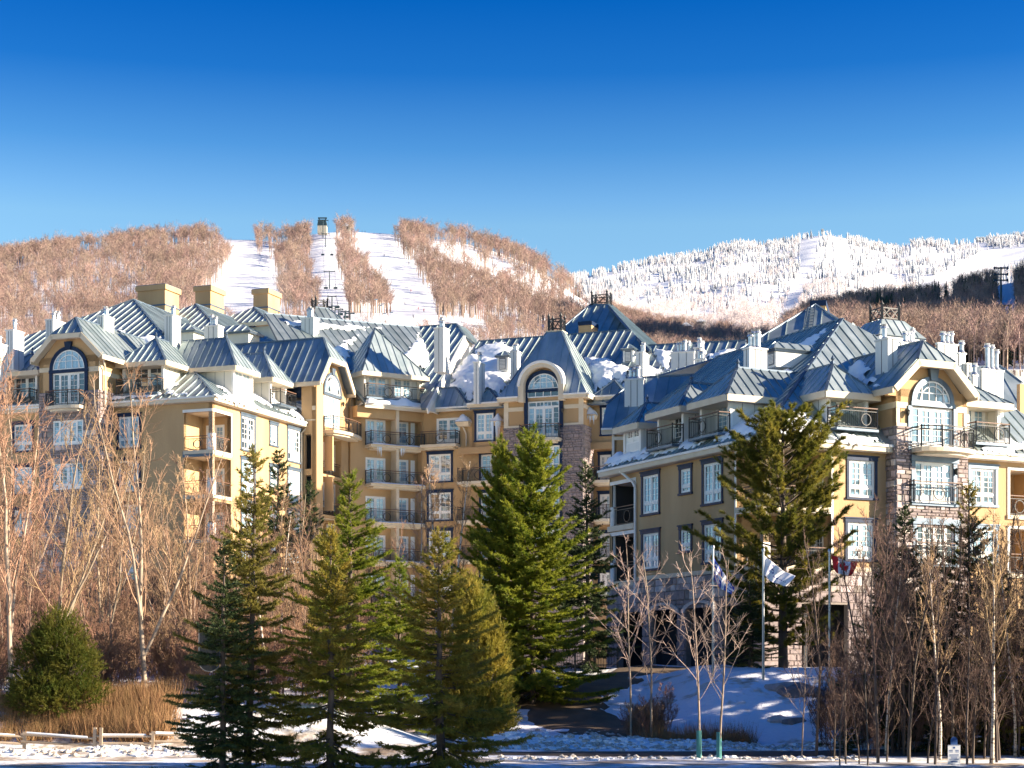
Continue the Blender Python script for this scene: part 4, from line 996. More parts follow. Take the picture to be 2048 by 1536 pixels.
lamp(T, 1126, 822)
for k in (1, 2): rail([T.P(dr2[k - 1][0] - .3, .4, dr2[k - 1][2]), T.P(dr2[k - 1][1] + .3, .4, dr2[k - 1][2])], 1.05, [(0, .5, .3)])
# right of the tower
RP = MF.sh(0.3); r0, r1 = RP.u(1178), RP.u(1262)
facade(RP, r0 - 1, r1, RP.z(r0, 888), RP.z(r0, 797), [casing_px(RP, 1200, 1240, 808, 872)])
trim(RP, r0 - 1, r1, RP.z(r0, 900), RP.z(r0, 886), 'stucco', .15, 'belt_course')
facade(RP.sh(-.8), r0 - 1, r1 + 1, ZG, RP.z(r0, 889), rows([(*B4(RP.sh(-.8), 1196, 1226, 903, 962), 'F', 'navy')], 3.05, 3))
for k in range(3): balcony(RP.sh(-.8), RP.u(1185), RP.u(1232), RP.z(r0, 963 + 77 * k), 1.4, ((1, .5, .33),), .2)
hip_strip(RP, 1185, 1252, 793, 1228, 1229.5, 761, .5, 4)
HP.append((RP, *hopper(RP, 1169, 1196, 832, 840, 1172, 885)))
# back pyramid with cresting, its tan chimney
pb = at(1198, 1350, 158); Bf = Fr((pb.x, pb.y), dL); plB = slope(Bf.P(0, 0, Bf.z(0, 609.5)), nLF, 0.80)
f = px3(plB, [(1181, 609.5), (1216.5, 609.5), (1268, 668), (1300, 700), (1100, 700), (1126, 655)])
roof(f, 0.6, caps=((0, 1), (1, 2), (0, 5)))
plB2 = slope(f[1], nLR, 0.86)
g_ = px3(plB2, [(1216.5, 609.5), (1225, 611), (1318, 694), (1300, 700), (1268, 668)])
roof(g_, 0.6)
cresting((f[0] + f[1]) / 2 - Vector((nLF[0], nLF[1], 0)) * .6 * 1 + Vector((0, 0, .03)), dL, 1.45, 1.2, 1.3)
fr = cf(1183, 150); u0, u1 = fr.u(1157), fr.u(1183); dep = abs(fr.right(u1).u(1196))
mb = MB(); z1 = fr.z(u1, 641.5); mb.box(fr, u0, u1, -dep, 0, fr.z(u1, 690), z1 - .35); mb.box(fr, u0 - .04, u1 + .04, -dep - .04, .04, z1 - .35, z1, 1); part('stucco_chimney', mb, ['stucco', 'navy'])
for (a, b, c, y0, y1, Y, fl_) in ((868, 887, 899, 656, 728, 136, 3), (947, 958, 970, 725, 792, 135.5, 2), (1021, 1034, 1041, 703, 760, 138, 2), (1272, 1286, 1298, 705, 756, 133, 2)):
    chim_px(cf(b, Y), a, b, c, y0, y1, fl_, .8, seams=1)
louver_box(MF.sh(-3.6), 994, 1016, 712, 742, 2.6); louver_box(MF.sh(-4.4), 1246, 1266, 698, 727, 2.6)
# ---- right wing W
dWL = (math.sin(TR), -math.cos(TR)); dWR = (math.cos(TR), math.sin(TR)); nWL = (-math.cos(TR), -math.sin(TR)); nWR = (math.sin(TR), -math.cos(TR))
p = at(1527, 1350, 84.4); WLc = Vector((p.x, p.y)); WR = Fr(WLc, dWR)
WL = Fr(WLc, dWL)                      # corner at u=0, far end at negative u
ovW = 0.5
zW = WL.z(0, 876)
ul = WL.u(1219)
win = [casing_px(WL, 1283, 1320.5, 941, 1031), casing_px(WL, 1358.5, 1385, 928, 990, 'S'), casing_px(WL, 1404, 1446.6, 915.5, 1010.5),
       casing_px(WL, 1283, 1321, 1057, 1142), casing_px(WL, 1358.5, 1385, 1049, 1106.5, 'S'), casing_px(WL, 1405, 1446.6, 1038, 1128)]
ub_ = WL.u(1270); zbelt = WL.z(WL.u(1380), 1147)
lz = [(WL.z(ub_, 1046), WL.z(ub_, 962)), (WL.z(ub_, 1160), WL.z(ub_, 1066))]
uc_ = WL.u(1473); cz = [(win[2][2] - 0.25 - 0.1, win[2][3] + .05), (win[5][2] - .35, win[5][3] + .05)]
holes = [(ul + 0.25, ub_, a, b, 1) for a, b in lz] + [(uc_, -0.3, a, b, 1) for a, b in cz]
facade(WL, ul, 0, zbelt, zW - .1, win, holes)
trim(WL, ub_, 0, zbelt - .12, zbelt + .1, 'cream', .06)
for a, b in lz:
    trim(WL, ul + .1, ub_ + .12, b, b + .2, 'white_trim'); trim(WL, ub_ + .003, ub_ + .14, a, b - .003, 'white_trim')
    i2 = WL.sh(-2.2); wall(i2, ul, ub_ + .6, a, b, [(ul + .5, ul + 1.9, a + .02, a + 2.1)], 'stucco', 'inner_wall', .2); window(i2, ul + .5, ul + 1.9, a + .02, a + 2.1, 'F', None)
    wall(WL.left(ub_ + .02, -2.2), 0, 1.9, a, b, [], 'stucco', 'inner_wall', .1)
    mb = MB(); mb.box(WL, ul - .05, ub_, -2.2, .12, a - .3, a); part('balcony', mb, 'cream'); mb = MB(); mb.box(WL, ul - .05, ub_, -2.2, -.3, b, b + .1); part('ceiling', mb, 'cream')
    rail([WL.P(ul + .3, -.1, a), WL.P(ub_ - .05, -.1, a)], 1.05, [(0, .6, .33)])
    mb = MB(); c = WL.P(ul + .2, -.16, a); mb.tube(c, c + Vector((0, 0, 1.1)), .2, .2, 10); mb.tube(c + Vector((0, 0, 1.1)), c + Vector((0, 0, b - a)), .15, .13, 10); part('column', mb, 'white_trim')
# corner loggia of the wing (opens to both sides)
u2 = WR.u(1662)
for a, b in cz:
    loggia(WL, WR, -uc_, u2, a, b)
    trim(WL, uc_ - .13, uc_ - .003, a - .2, b, 'white_trim', .04); trim(WL, uc_ - .13, -.02, b, b + .2, 'white_trim', .04); trim(WR, u2 + .003, u2 + .13, a - .2, b, 'white_trim', .04); trim(WR, .02, u2 + .13, b, b + .2, 'white_trim', .04)
rw = [casing_px(WR, 1693, 1754, 911, 1000, 'D', 'navy'), casing_px(WR, 1690, 1752, 1035, 1123, 'D', 'navy')]
uT0 = WR.u(1777)
facade(WR, 0, uT0 + .2, zbelt, zW - .1, rw, [(.3, u2, a, b, 1) for a, b in cz])
trim(WR, 0, uT0, zbelt - .12, zbelt + .1, 'cream', .06)
# stone base with dark arcade
arch_h = [(ul + 1.2 + k * 3.6, ul + 3.9 + k * 3.6, ZG, zbelt - 1.75, 1) for k in range(4)]
stone_wall(WL.sh(.08), ul - .1, .08, ZG, zbelt - .12, arch_h, 21, (.62, .34))
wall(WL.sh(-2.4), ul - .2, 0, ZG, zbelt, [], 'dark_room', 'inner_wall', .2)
for k, h in enumerate(arch_h):
    a = MB(); uc = (h[0] + h[1]) / 2; rr = (h[1] - h[0]) / 2; a.arc(WL.sh(.08), uc, h[3] - .3, rr - .02, rr + .38, .03, .14, 0, 180, 12, sz=.35); part('arch_ring', a, 'stone', False)
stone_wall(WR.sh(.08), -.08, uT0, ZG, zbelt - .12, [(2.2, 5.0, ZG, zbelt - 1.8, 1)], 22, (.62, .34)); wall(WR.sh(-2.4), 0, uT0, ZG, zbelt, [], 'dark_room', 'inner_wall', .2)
# main hip roof
E0 = Vector((*(WLc + Vector(nWL) * ovW + Vector(nWR) * ovW), zW))
pp, qq = 11.5, 8.86
mL = Vector((-nWL[0], -nWL[1], 0)); mR = Vector((-nWR[0], -nWR[1], 0))
zA = EZ + (HY - 638.4) / F * (E0 + mL * pp + mR * qq).y
tLw, tRw = (zA - zW) / pp, (zA - zW) / qq
A = E0 + mL * pp + mR * qq; A.z = zA
print('W eave', proj(E0), 'apex', proj(A), 'want 1681.6,638.4  tans', tLw, tRw)
lenW = -ul + ovW + 0.35
Ef = E0 + Vector((*(WL.d * -lenW), 0))
rb = 13.0
Rb = A + mR * rb
roof([E0, A, Rb, Rb + (Ef - E0).normalized() * 0 - mL * 6.5 - Vector((0, 0, tLw * 6.5)), Ef + mL * 5.0 + Vector((0, 0, tLw * 5)), Ef], 0.42, caps=((0, 1), (1, 2)), seam=.085)
Er = E0 + Vector((*(WR.d * (2 * pp)), 0))
roof([E0, Er, A], 0.5, caps=((0, 2),))
roof([Er, Er + mR * 20, A + mR * 20, A], 0.8)
fascia([Ef, E0, Er], h=.36)
for fr_, u_a, u_b in ((WL, ul - .3, .4), (WR, -.3, 22)):
    mb = MB(); mb.box(fr_, u_a, u_b, 0.002, ovW - .06, zW - .36, zW - .3); part('soffit', mb, 'cream')
pipe([WL.P(WL.u(1256), ovW, zW - .25), WL.P(WL.u(1270), .15, zW - .9), WL.P(WL.u(1274), .12, zW - 1.2), WL.P(WL.u(1274), .12, zbelt - 1.5)], .075, 'white_trim')
wall(WL.left(ul, -5), 0, 5, ZG, zW - .1, [])
# dormers on the left slope (front wall a little behind the facade)
hip_dormer(WL.sh(-.35), 1248, 1282, 853, 906, 4.5, 806, .45, 'window', 'panel', rail_out=0)
hip_dormer(WL.sh(-.35), 1316, 1367, 823, 895, 5.0, 766, .5, 'door', 'panel', rail_out=.75, ring=.45)
hip_dormer(WL.sh(-.35), 1401, 1460, 801, 873, 5.5, 736, .5, 'door', 'panel', rail_out=.75, ring=.45)
# dormer on the right slope
hip_dormer(WR.sh(-.5), 1655, 1735, 789, 861, 5.5, 729, .45, 'door', 'panel', rail_out=.85, ring=.72)
# tower T2 with clipped gable
wT2 = .68; T2 = WR.sh(wT2); x0, x1 = T2.u(1792), T2.u(1933.5)
zT2 = T2.z(x0, 776); zs2 = T2.z((x0 + x1) / 2, 857)
dr = B4(T2, 1822, 1905, 816, 900); dr2 = [B4(T2, 1828, 1904, 925, 1007), B4(T2, 1831, 1907, 1050, 1128)]
wall(T2, x0, x1, zs2, zT2, [dr], 'stucco'); window(T2, *dr, 'G', None)
stone_wall(T2.sh(.05), x0 - .04, x1 + .04, ZG + 1, zs2, [dr] + dr2, 31, (.42, .23))
for x in dr2: window(T2.sh(.05), *x, 'G', None)
tl = T2.left(x0, -wT2); wall(T2.left(x0, -5), 0, 5, zs2, zT2, []); stone_wall(tl.sh(.05), -.6, wT2 + .04, ZG + 1, zs2, [], 32, (.4, .23)); wall(T2.right(x1), 0, 5, ZG, zT2, [])
tl = T2.left(x0, -5)
for y0, y1 in ((815, 803), (862, 851)): trim(tl, 0, 4.997, T2.z(x0, y0), T2.z(x0, y1), 'cream', .04)
for a_, b_ in ((x0, T2.u(1815)), (T2.u(1911), x1)):
    trim(T2, a_ + .003, b_ - .003, T2.z(x0, 815), T2.z(x0, 803), 'cream', .04)
    trim(T2, a_ + .003, b_ - .003, zs2, zs2 + .16, 'cream', .05)
trim(T2, x0, x0 + .22, zs2 + .163, T2.z(x0, 815.5), 'cream', .035, 'corner_board'); trim(T2, x1 - .22, x1, zs2 + .163, T2.z(x0, 815.5), 'cream', .035, 'corner_board')
gf = T2.sh(.85); ps = [(gf.u(x), gf.z(gf.u(x), y)) for x, y in ((1788, 772), (1836, 718), (1910, 726), (1958, 788))]
mid = (ps[1][0] + ps[2][0]) / 2
gable(T2, mid, (ps[3][0] - ps[0][0]) / 2, (ps[0][1] + ps[3][1]) / 2, (ps[2][0] - ps[1][0]) / 2, (ps[1][1] + ps[2][1]) / 2, gf.z(mid, 675), .85, 9.5)
arch_window(T2, 1864, 35, 806, 763, 'roof_trim', .62, tr=.24)  # navy casing in a lighter tone, sunlight put into the colour
cm = MB()
for a_ in (dr[0] - .24, dr[1] + .002): cm.box(T2, a_, a_ + .238, .002, .1, dr[2] - .1, dr[3] + .02)
for x in dr2: cm.box(T2, x[0] - .3, x[1] + .3, .06, .2, x[3], x[3] + .3); cm.box(T2, x[0] - .24, x[0] - .002, .06, .13, x[2], x[3]); cm.box(T2, x[1] + .002, x[1] + .24, .06, .13, x[2], x[3]); cm.box(T2, x[0] - .3, x[1] + .3, .06, .22, x[2] - .14, x[2] - .002)
part('casing', cm, 'roof_trim')  # same sunlit tone of the navy casings
balcony(T2, T2.u(1820), T2.u(1927), T2.z(mid, 899), .9, ((0, .72, .33),), .5, wood=False)
rail([T2.P(dr2[0][0] - .35, .1, dr2[0][2]), T2.P(dr2[0][0] - .35, .42, dr2[0][2]), T2.P(dr2[0][1] + .3, .42, dr2[0][2]), T2.P(dr2[0][1] + .3, .1, dr2[0][2])], 1.05, [(1, .52, .33)])
rail([T2.P(dr2[1][0] - .3, .42, dr2[1][2]), T2.P(dr2[1][1] + .3, .42, dr2[1][2])], 1.05, [(0, .52, .33)])
lamp(T2, 1812, 828); lamp(T2.sh(.05), 1909, 946)
# right of T2
y0 = WR.u(1934)
sw = [casing_px(WR, 1936, 1995, 927.5, 1014, 'D', 'roof_trim'), casing_px(WR, 1938, 1996, 1048, 1132, 'D', 'roof_trim')]  # casings in the lighter, sunlit version of the navy
la, lb_ = WR.u(2019), WR.u(2075); lzz = (WR.z(la, 1030), WR.z(la, 940))
wall(WR.right(22.4), 0, 19, ZG, zW - .1, [])
facade(WR, y0 - .4, 22.4, ZG, zW - .1, sw, [(la, lb_, lzz[0] - ST * k, lzz[1] - ST * k, 1) for k in range(2)])
for k in range(2):
    a, b = lzz[0] - ST * k, lzz[1] - ST * k; i2 = WR.sh(-1.8); wall(i2, la - .4, lb_ + .4, a, b, [(la + .1, la + 1.4, a + .02, a + 2.1)], 'stucco', 'inner_wall', .2); window(i2, la + .1, la + 1.4, a + .02, a + 2.1, 'F', None)
    wall(WR.right(la - .02, -.3), 0, 1.5, a, b, [], 'stucco', 'inner_wall', .1); wall(WR.left(lb_ + .02, -1.8), 0, 1.5, a, b, [], 'stucco', 'inner_wall', .1)
    mb = MB(); mb.box(WR, la - .2, lb_ + .2, -1.8, .1, a - .22, a); part('balcony', mb, 'cream'); mb = MB(); mb.box(WR, la - .2, lb_ + .2, -1.8, -.3, b, b + .1); part('ceiling', mb, 'cream')
    trim(WR, la - .16, la - .003, a, b + .15, 'white_trim', .05); trim(WR, la, lb_, b, b + .15, 'white_trim', .05)
    rail([WR.P(la + .05, -.1, a), WR.P(lb_ - .05, -.1, a)], 1.05, [(0, .4, .33)])
hip_dormer(WR.sh(-.3), 1933, 1999, 808, 890, 5, 770, .5, 'door', 'panel_cream', rail_out=.8, ring=.7)
# roofs behind
nQ = (-.24, -.97); plQ = slope(at(1560, 700, 112), nQ, .80)
q = px3(plQ, [(1630.5, 609.5), (1677, 640), (1640, 760), (1400, 800), (1385, 757), (1396, 749)])
roof(q, .85, caps=((0, 5), (0, 1)))
mb = MB()
l0, l1 = plQ.hit(1617, 618), plQ.hit(1609, 657); m0_, m1_ = plQ.hit(1631, 614), plQ.hit(1626, 656); nn = plQ.n * .14
for a_, b_ in ((l0, l1), (m0_, m1_)): mb.bar(a_ + nn, b_ + nn, .07)
for k in range(7): t = (k + .5) / 7; mb.bar(l0.lerp(l1, t) + nn, m0_.lerp(m1_, t) + nn, .05)
part('roof_ladder', mb, 'roof_trim')
fr = Fr((at(1650, 1350, 125).x, 125), dWR); u0, u1 = fr.u(1622), fr.u(1650)
fr = Fr((at(1652, 1350, 124).x, 124), (.97, -.24)); u0, u1 = fr.u(1621), fr.u(1651); dep = abs(fr.right(u1).u(1662)); z1 = fr.z(u1, 600)
mb = MB(); mb.box(fr, u0, u1, -dep, 0, z1 - 4, z1 - .4); mb.box(fr, u0 - .05, u1 + .05, -dep - .05, .05, z1 - .4, z1, 1); mb.box(fr, u1, u1 + .35, -dep, -.1, z1 - 1.4, z1 - .9); part('stucco_chimney', mb, ['stucco', 'navy'])
# low block between the centre and the wing
plP = slope(at(1340, 752, 108), nQ, .95)
q = px3(plP, [(1285, 755.5), (1398, 749), (1398, 815), (1330, 858), (1203, 858), (1214, 808), (1246, 780)])
roof(q, .52, caps=((0, 1), (0, 6), (6, 5)))
QF = Fr((plP.hit(1230, 856).x, plP.hit(1230, 856).y), (.97, -.24)); QW = QF.sh(-.6)
fascia([QF.P(QF.u(1203), .05, QF.z(0, 857)), QF.P(QF.u(1262), .05, QF.z(0, 857))])
wall(QW, QW.u(1224), QW.u(1300), ZG, QF.z(0, 860), [])
for a_, b_, c_, d_ in ((1224, 1229, 1000, 862), (1224, 1262, 880, 873)): u0, u1, c, d = B4(QW, a_, b_, d_, c_); trim(QW, u0, u1 - .003, c, d, 'white_trim', .04 if b_ < 1240 else .045)
wall(QW.left(QW.u(1224), -4), 0, 4, ZG, QF.z(0, 860), [])
# far roofs right of the centre
pl = slope(at(1420, 684, 138), nLF, .72)
roof(px3(pl, [(1296, 691), (1492, 681), (1500, 760), (1330, 762)]), .55, caps=((0, 1),))
pl3 = slope(at(1330, 700, 134), nLR, .7)
fr = Fr((at(2000, 1350, 118).x, 118), (.985, .17)); pl4 = slope(at(2000, 740, 118), (.17, -.985), .95)
roof(px3(pl4, [(1946, 735), (1999, 732), (2044, 766), (2044, 818), (1950, 818)]), .9, caps=((1, 2), (0, 1)))
g4 = Fr((at(2044, 1350, 112).x, 112), dWR); wall(g4, g4.u(2040), g4.u(2070), 12, g4.z(0, 768), [])
# cresting lantern behind T2
c = at(1769, 646, 120); d_ = Vector((*dWR, 0)); n_ = Vector((*nWR, 0)); s0, s1, hh = .95, 2.0, 1.3
sq = lambda s, z: [c - d_ * s + n_ * s + Vector((0, 0, z)), c + d_ * s + n_ * s + Vector((0, 0, z)), c + d_ * s - n_ * s + Vector((0, 0, z)), c - d_ * s - n_ * s + Vector((0, 0, z))]
a_, b_ = sq(s0, 0), sq(s1, -hh)
for k in range(4): roof([b_[k], b_[(k + 1) % 4], a_[(k + 1) % 4], a_[k]], .5)
mb = MB(); mb.prism([x + Vector((0, 0, -.1)) for x in sq(s1, -hh)], (0, 0, -4)); part('lantern_wall', mb, 'panel')
cresting(c + Vector((0, 0, .05)), dWR, 1.45, 1.3, 1.25)
# chimneys of the right wing
cw = lambda px, Y: Fr((at(px, 1350, Y).x, Y), dWR)
def chimW(pxl, pxm, pxr, y0, y1, Y, fl_, fh=.85, seams=2):
    fr = Fr((at(pxm, 1350, Y).x, Y), dWR); u1 = fr.u(pxr); dep = abs(fr.left(0.0, 0).u(pxl)) 
    return chimney(fr, 0, u1, -dep, 0, fr.z(0, y1) - .8, fr.z(0, y0), fl_, 'panel', fh, seams)
chimW(1487, 1499, 1534, 697, 832, 90.5, 4, 1.0, 2)
chimW(1750.5, 1776, 1795, 677, 757, 88, 1, .8, 1)
chimW(1800, 1802, 1836, 686, 720, 100, 4, .8, 1); chimW(1873, 1876, 1915, 688, 740, 95, 3, .7, 2); chimW(1916, 1918, 1931, 708, 770, 93, 1, .7, 1); chimW(1931, 1934, 1945, 729, 775, 93, 0, .7, 1); chimW(1944, 1946, 1955, 752, 780, 92, 1, .7, 1)
chimW(1960, 1964, 2007, 740, 812, 93, 3, 1.3, 2)
for (a, b, c_, y0, y1, Y, f_) in ((1342, 1388, 1391, 704, 752, 125, 4), (1388, 1404, 1412, 696, 735, 128, 4), (1389, 1410, 1414, 719, 752, 123, 2), (1249, 1287, 1288.5, 759, 838, 106, 3), (1301, 1318, 1322, 700, 712, 150, 0)):
    if f_: chim_px(Fr((at(b, 1350, Y).x, Y), (.97, -.24)), a, b, c_, y0, y1, f_, .8)
louver_box(WL.sh(-5.2), 1534, 1552, 700, 735, 2.5)
# ---------------------------------------------------------------- snow lying on the roofs
def inpoly(x, y, poly):
    c = False; j = len(poly) - 1
    for i in range(len(poly)):
        xi, yi = poly[i]; xj, yj = poly[j]
        if (yi > y) != (yj > y) and x < (xj - xi) * (y - yi) / (yj - yi) + xi: c = not c
        j = i
    return c
def snow_on(plane, poly, T=0.35, lab='thick white snow lying on a metal roof slope', step=0.16, seed=0, rag=0.5):
    """Drift of snow on a plane; poly in photo pixels is cast on the plane."""
    n = plane.n; g = Vector((n.x * n.z, n.y * n.z, -(n.x ** 2 + n.y ** 2)))
    g = Vector((0, -1, 0)) if g.length < 1e-5 else g.normalized()
    e = n.cross(g).normalized(); W = [plane.hit(*p) for p in poly]; o = W[0]
    q = [((p - o).dot(e), (p - o).dot(g)) for p in W]
    x0, x1 = min(a for a, b in q), max(a for a, b in q); y0, y1 = min(b for a, b in q), max(b for a, b in q)
    nx = int((x1 - x0) / step) + 3; ny = int((y1 - y0) / step) + 3
    X, Y = np.meshgrid(x0 - step + np.arange(nx) * step, y0 - step + np.arange(ny) * step, indexing='ij')
    rs = np.random.RandomState(seed + 5); ph = rs.rand(12) * 6.28
    wob = lambda a, b, f: np.sin(a * f + ph[0] + 1.3 * np.sin(b * f * .7 + ph[1])) * np.cos(b * f * 1.1 + ph[2] + np.sin(a * f * .8 + ph[3]))
    D = np.full(X.shape, 1e9); ins = np.zeros(X.shape, bool)
    for i in range(len(q)):
        a, b = q[i], q[(i + 1) % len(q)]; dx, dy = b[0] - a[0], b[1] - a[1]; l2 = dx * dx + dy * dy + 1e-9
        t = np.clip(((X - a[0]) * dx + (Y - a[1]) * dy) / l2, 0, 1); D = np.minimum(D, np.hypot(X - a[0] - t * dx, Y - a[1] - t * dy))
        with np.errstate(divide='ignore', invalid='ignore'):
            cnd = ((a[1] > Y) != (b[1] > Y)) & (X < (b[0] - a[0]) * (Y - a[1]) / (dy if abs(dy) > 1e-9 else 1e-9) + a[0])
        ins ^= cnd
    S = np.where(ins, D, -D) + rag * (wob(X, Y, 2.3) * .5 + wob(X + 9, Y, 6.1) * .35 + wob(X, Y + 4, 13.) * .2)
    H = T * (1 - np.exp(-np.clip(S, 0, None) / (T * 1.1 + .05))) * (1 + .25 * wob(X, Y, 1.1) + .08 * wob(X, Y, 7)) + np.where(S > 0, .05, -.03)
    keep = S > -step * .6
    idx = -np.ones(X.shape, int); ii = np.argwhere(keep)
    idx[keep] = np.arange(len(ii))
    V = np.array(o)[None] + X[keep][:, None] * np.array(e)[None] + Y[keep][:, None] * np.array(g)[None] + H[keep][:, None] * (np.array(n) * .6 + np.array((0, 0, .4)))[None]
    a, b, c, d = idx[:-1, :-1], idx[1:, :-1], idx[1:, 1:], idx[:-1, 1:]
    ok = (a >= 0) & (b >= 0) & (c >= 0) & (d >= 0)
    Fq = np.stack([a[ok], b[ok], c[ok], d[ok]], 1)
    if not len(Fq): return None
    me = np_mesh('roof_snow', V, Fq, ['snow'], smooth=True)
    return link('roof_snow', me, None, label=lab, kind='stuff')
plLF = slope(Lp(0, 0, zEL), nLF, tanL); plLR = slope(Lp(0, 0, zEL), nLR, tanL)
plWL = slope(E0, nWL, tLw); plWR = slope(E0, nWR, tRw)
sn = [(plLF, [(228, 662), (243, 660), (262, 684), (285, 680), (300, 672), (322, 680), (290, 690), (262, 712), (240, 720), (232, 700)], .45, 'white snow drift above the front dormer of the left wing'),
      (plLF, [(213, 800), (330, 794), (380, 790), (372, 786), (330, 788), (240, 792), (226, 780), (216, 790)], .18, 'thin snow along the front eave of the left wing'),
      (plLR, [(500, 800), (616, 846), (600, 822), (560, 806), (528, 792), (512, 778), (500, 786)], .3, 'sunlit snow along the right eave of the left wing'),
      (plLR, [(524, 712), (545, 722), (566, 748), (578, 758), (556, 748), (536, 728)], .3, 'sunlit snow in the valley beside the gabled bay roof'),
      (plF, [(838, 668), (852, 690), (864, 712), (866, 738), (850, 742), (832, 733), (812, 728), (798, 716), (818, 704), (828, 688)], .4, 'big heap of snow in the valley of the long back roof'),
      (plF, [(670, 700), (715, 672), (700, 700), (690, 728), (676, 712)], .4, 'blue shaded snow between the bay roof and the pointed dormer'),
      (plM, [(890, 790), (918, 735), (938, 712), (965, 712), (985, 722), (1000, 716), (1022, 720), (1024, 760), (1000, 790), (985, 798), (977, 776), (940, 803), (914, 776), (880, 776)], .6, 'deep snow on the main roof left of the arched tower'),
      (plM, [(1160, 712), (1185, 718), (1210, 720), (1236, 728), (1262, 742), (1256, 760), (1246, 776), (1229, 760), (1192, 786), (1180, 766), (1170, 735)], .6, 'deep snow on the main roof right of the arched tower'),
      (plWL, [(1205, 936), (1240, 908), (1262, 908), (1280, 905), (1300, 893), (1312, 905), (1290, 915), (1255, 925)], .25, 'blue shaded snow at the low end of the right wing roof'),
      (plWL, [(1330, 905), (1350, 900), (1370, 868), (1392, 852), (1400, 858), (1385, 880), (1378, 893), (1350, 902)], .16, 'blue shaded snow between the two balcony dormers'),
      (plWL, [(1424, 887), (1440, 868), (1468, 852), (1500, 838), (1540, 815), (1536, 840), (1518, 866), (1470, 878)], .2, 'blue shaded snow under the tall white chimney of the right wing'),
      (plWL, [(1538, 780), (1560, 752), (1588, 735), (1584, 716), (1600, 690), (1615, 682), (1600, 700), (1594, 725), (1572, 760), (1550, 790), (1536, 800)], .25, 'blue snow streak high on the right wing roof'),
      (plQ, [(1408, 766), (1440, 752), (1478, 737), (1476, 755), (1440, 770)], .35, 'wedge of blue snow behind the balcony dormers'),
      (pl, [(1305, 697), (1345, 706), (1340, 745), (1320, 740)], .5, 'snow on the far roof beside the white stacks'),
      (pl, [(1418, 712), (1462, 700), (1480, 700), (1440, 735), (1420, 742)], .5, 'blue snow on the far roof behind the wing'),
      (plWR, [(1640, 878), (1668, 868), (1700, 868), (1740, 878), (1770, 890), (1700, 890)], .2, 'sunlit snow on the eave under the corner dormer'),
      (plWR, [(1600, 830), (1650, 850), (1640, 880), (1530, 872), (1560, 850)], .05, 'thin sunlit snow near the corner of the right wing roof'),
      (plWL, [(1203, 938), (1300, 917), (1340, 909), (1420, 890), (1410, 885), (1380, 884), (1340, 898), (1318, 902), (1285, 912), (1240, 924)], .14, 'strip of blue shaded snow along the right wing eave'),
      (plLF, [(335, 740), (352, 738), (362, 722), (368, 716), (362, 745), (345, 790), (330, 792)], .05, 'thin frost on the front hip of the left wing'),
      (plM, [(950, 700), (975, 690), (1010, 688), (1030, 700), (1010, 716), (985, 722), (958, 716)], .3, 'upper edge of the drift left of the arched tower'),
      (plM, [(1262, 745), (1300, 735), (1325, 742), (1300, 765), (1260, 770)], .5, 'snow bank at the right end of the main roof'),
      (plLR, [(430, 795), (520, 818), (505, 806), (470, 792), (450, 786)], .08, 'thin sunlit snow on the corner eave of the left wing'),
      (plLR, [(395, 722), (430, 742), (446, 772), (462, 790), (440, 782), (420, 760), (402, 740)], .16, 'sunlit snow below the tall chimney on the right slope of the left wing'),
      (plF, [(560, 640), (600, 645), (640, 650), (700, 652), (760, 658), (700, 660), (640, 660), (580, 652)], .12, 'thin snow along the top of the long back roof'),
      (plWL, [(1285, 880), (1330, 872), (1350, 862), (1340, 850), (1316, 856), (1296, 868)], .25, 'blue shaded snow between the low window dormer and the next one'),
      (plWL, [(1556, 712), (1600, 690), (1640, 668), (1660, 652), (1650, 672), (1620, 700), (1590, 730), (1566, 745)], .18, 'blue snow high below the ridge of the right wing'),
      (plWR, [(1545, 855), (1575, 815), (1605, 830), (1650, 862), (1620, 880), (1560, 874)], .1, 'sunlit snow on the corner hip of the right wing'),
      (plWR, [(1935, 900), (2000, 880), (2050, 890), (2060, 910), (1990, 908)], .16, 'sunlit snow along the eave right of the right gable'),
      ]
for i, (pl_, po, T_, lab) in enumerate(sn): snow_on(pl_, po, T_, lab, seed=i)
# the T2 gable's left slope
tg2 = slope(T2.P(mid - (ps[3][0] - ps[0][0]) / 2, 0, (ps[0][1] + ps[3][1]) / 2), (-WR.d.x, -WR.d.y), 1.0)
snow_on(tg2, [(1670, 736), (1706, 733), (1728, 708), (1732, 735), (1742, 760), (1756, 776), (1744, 782), (1710, 760)], .3, 'blue snow in the valley left of the right gable', seed=40)
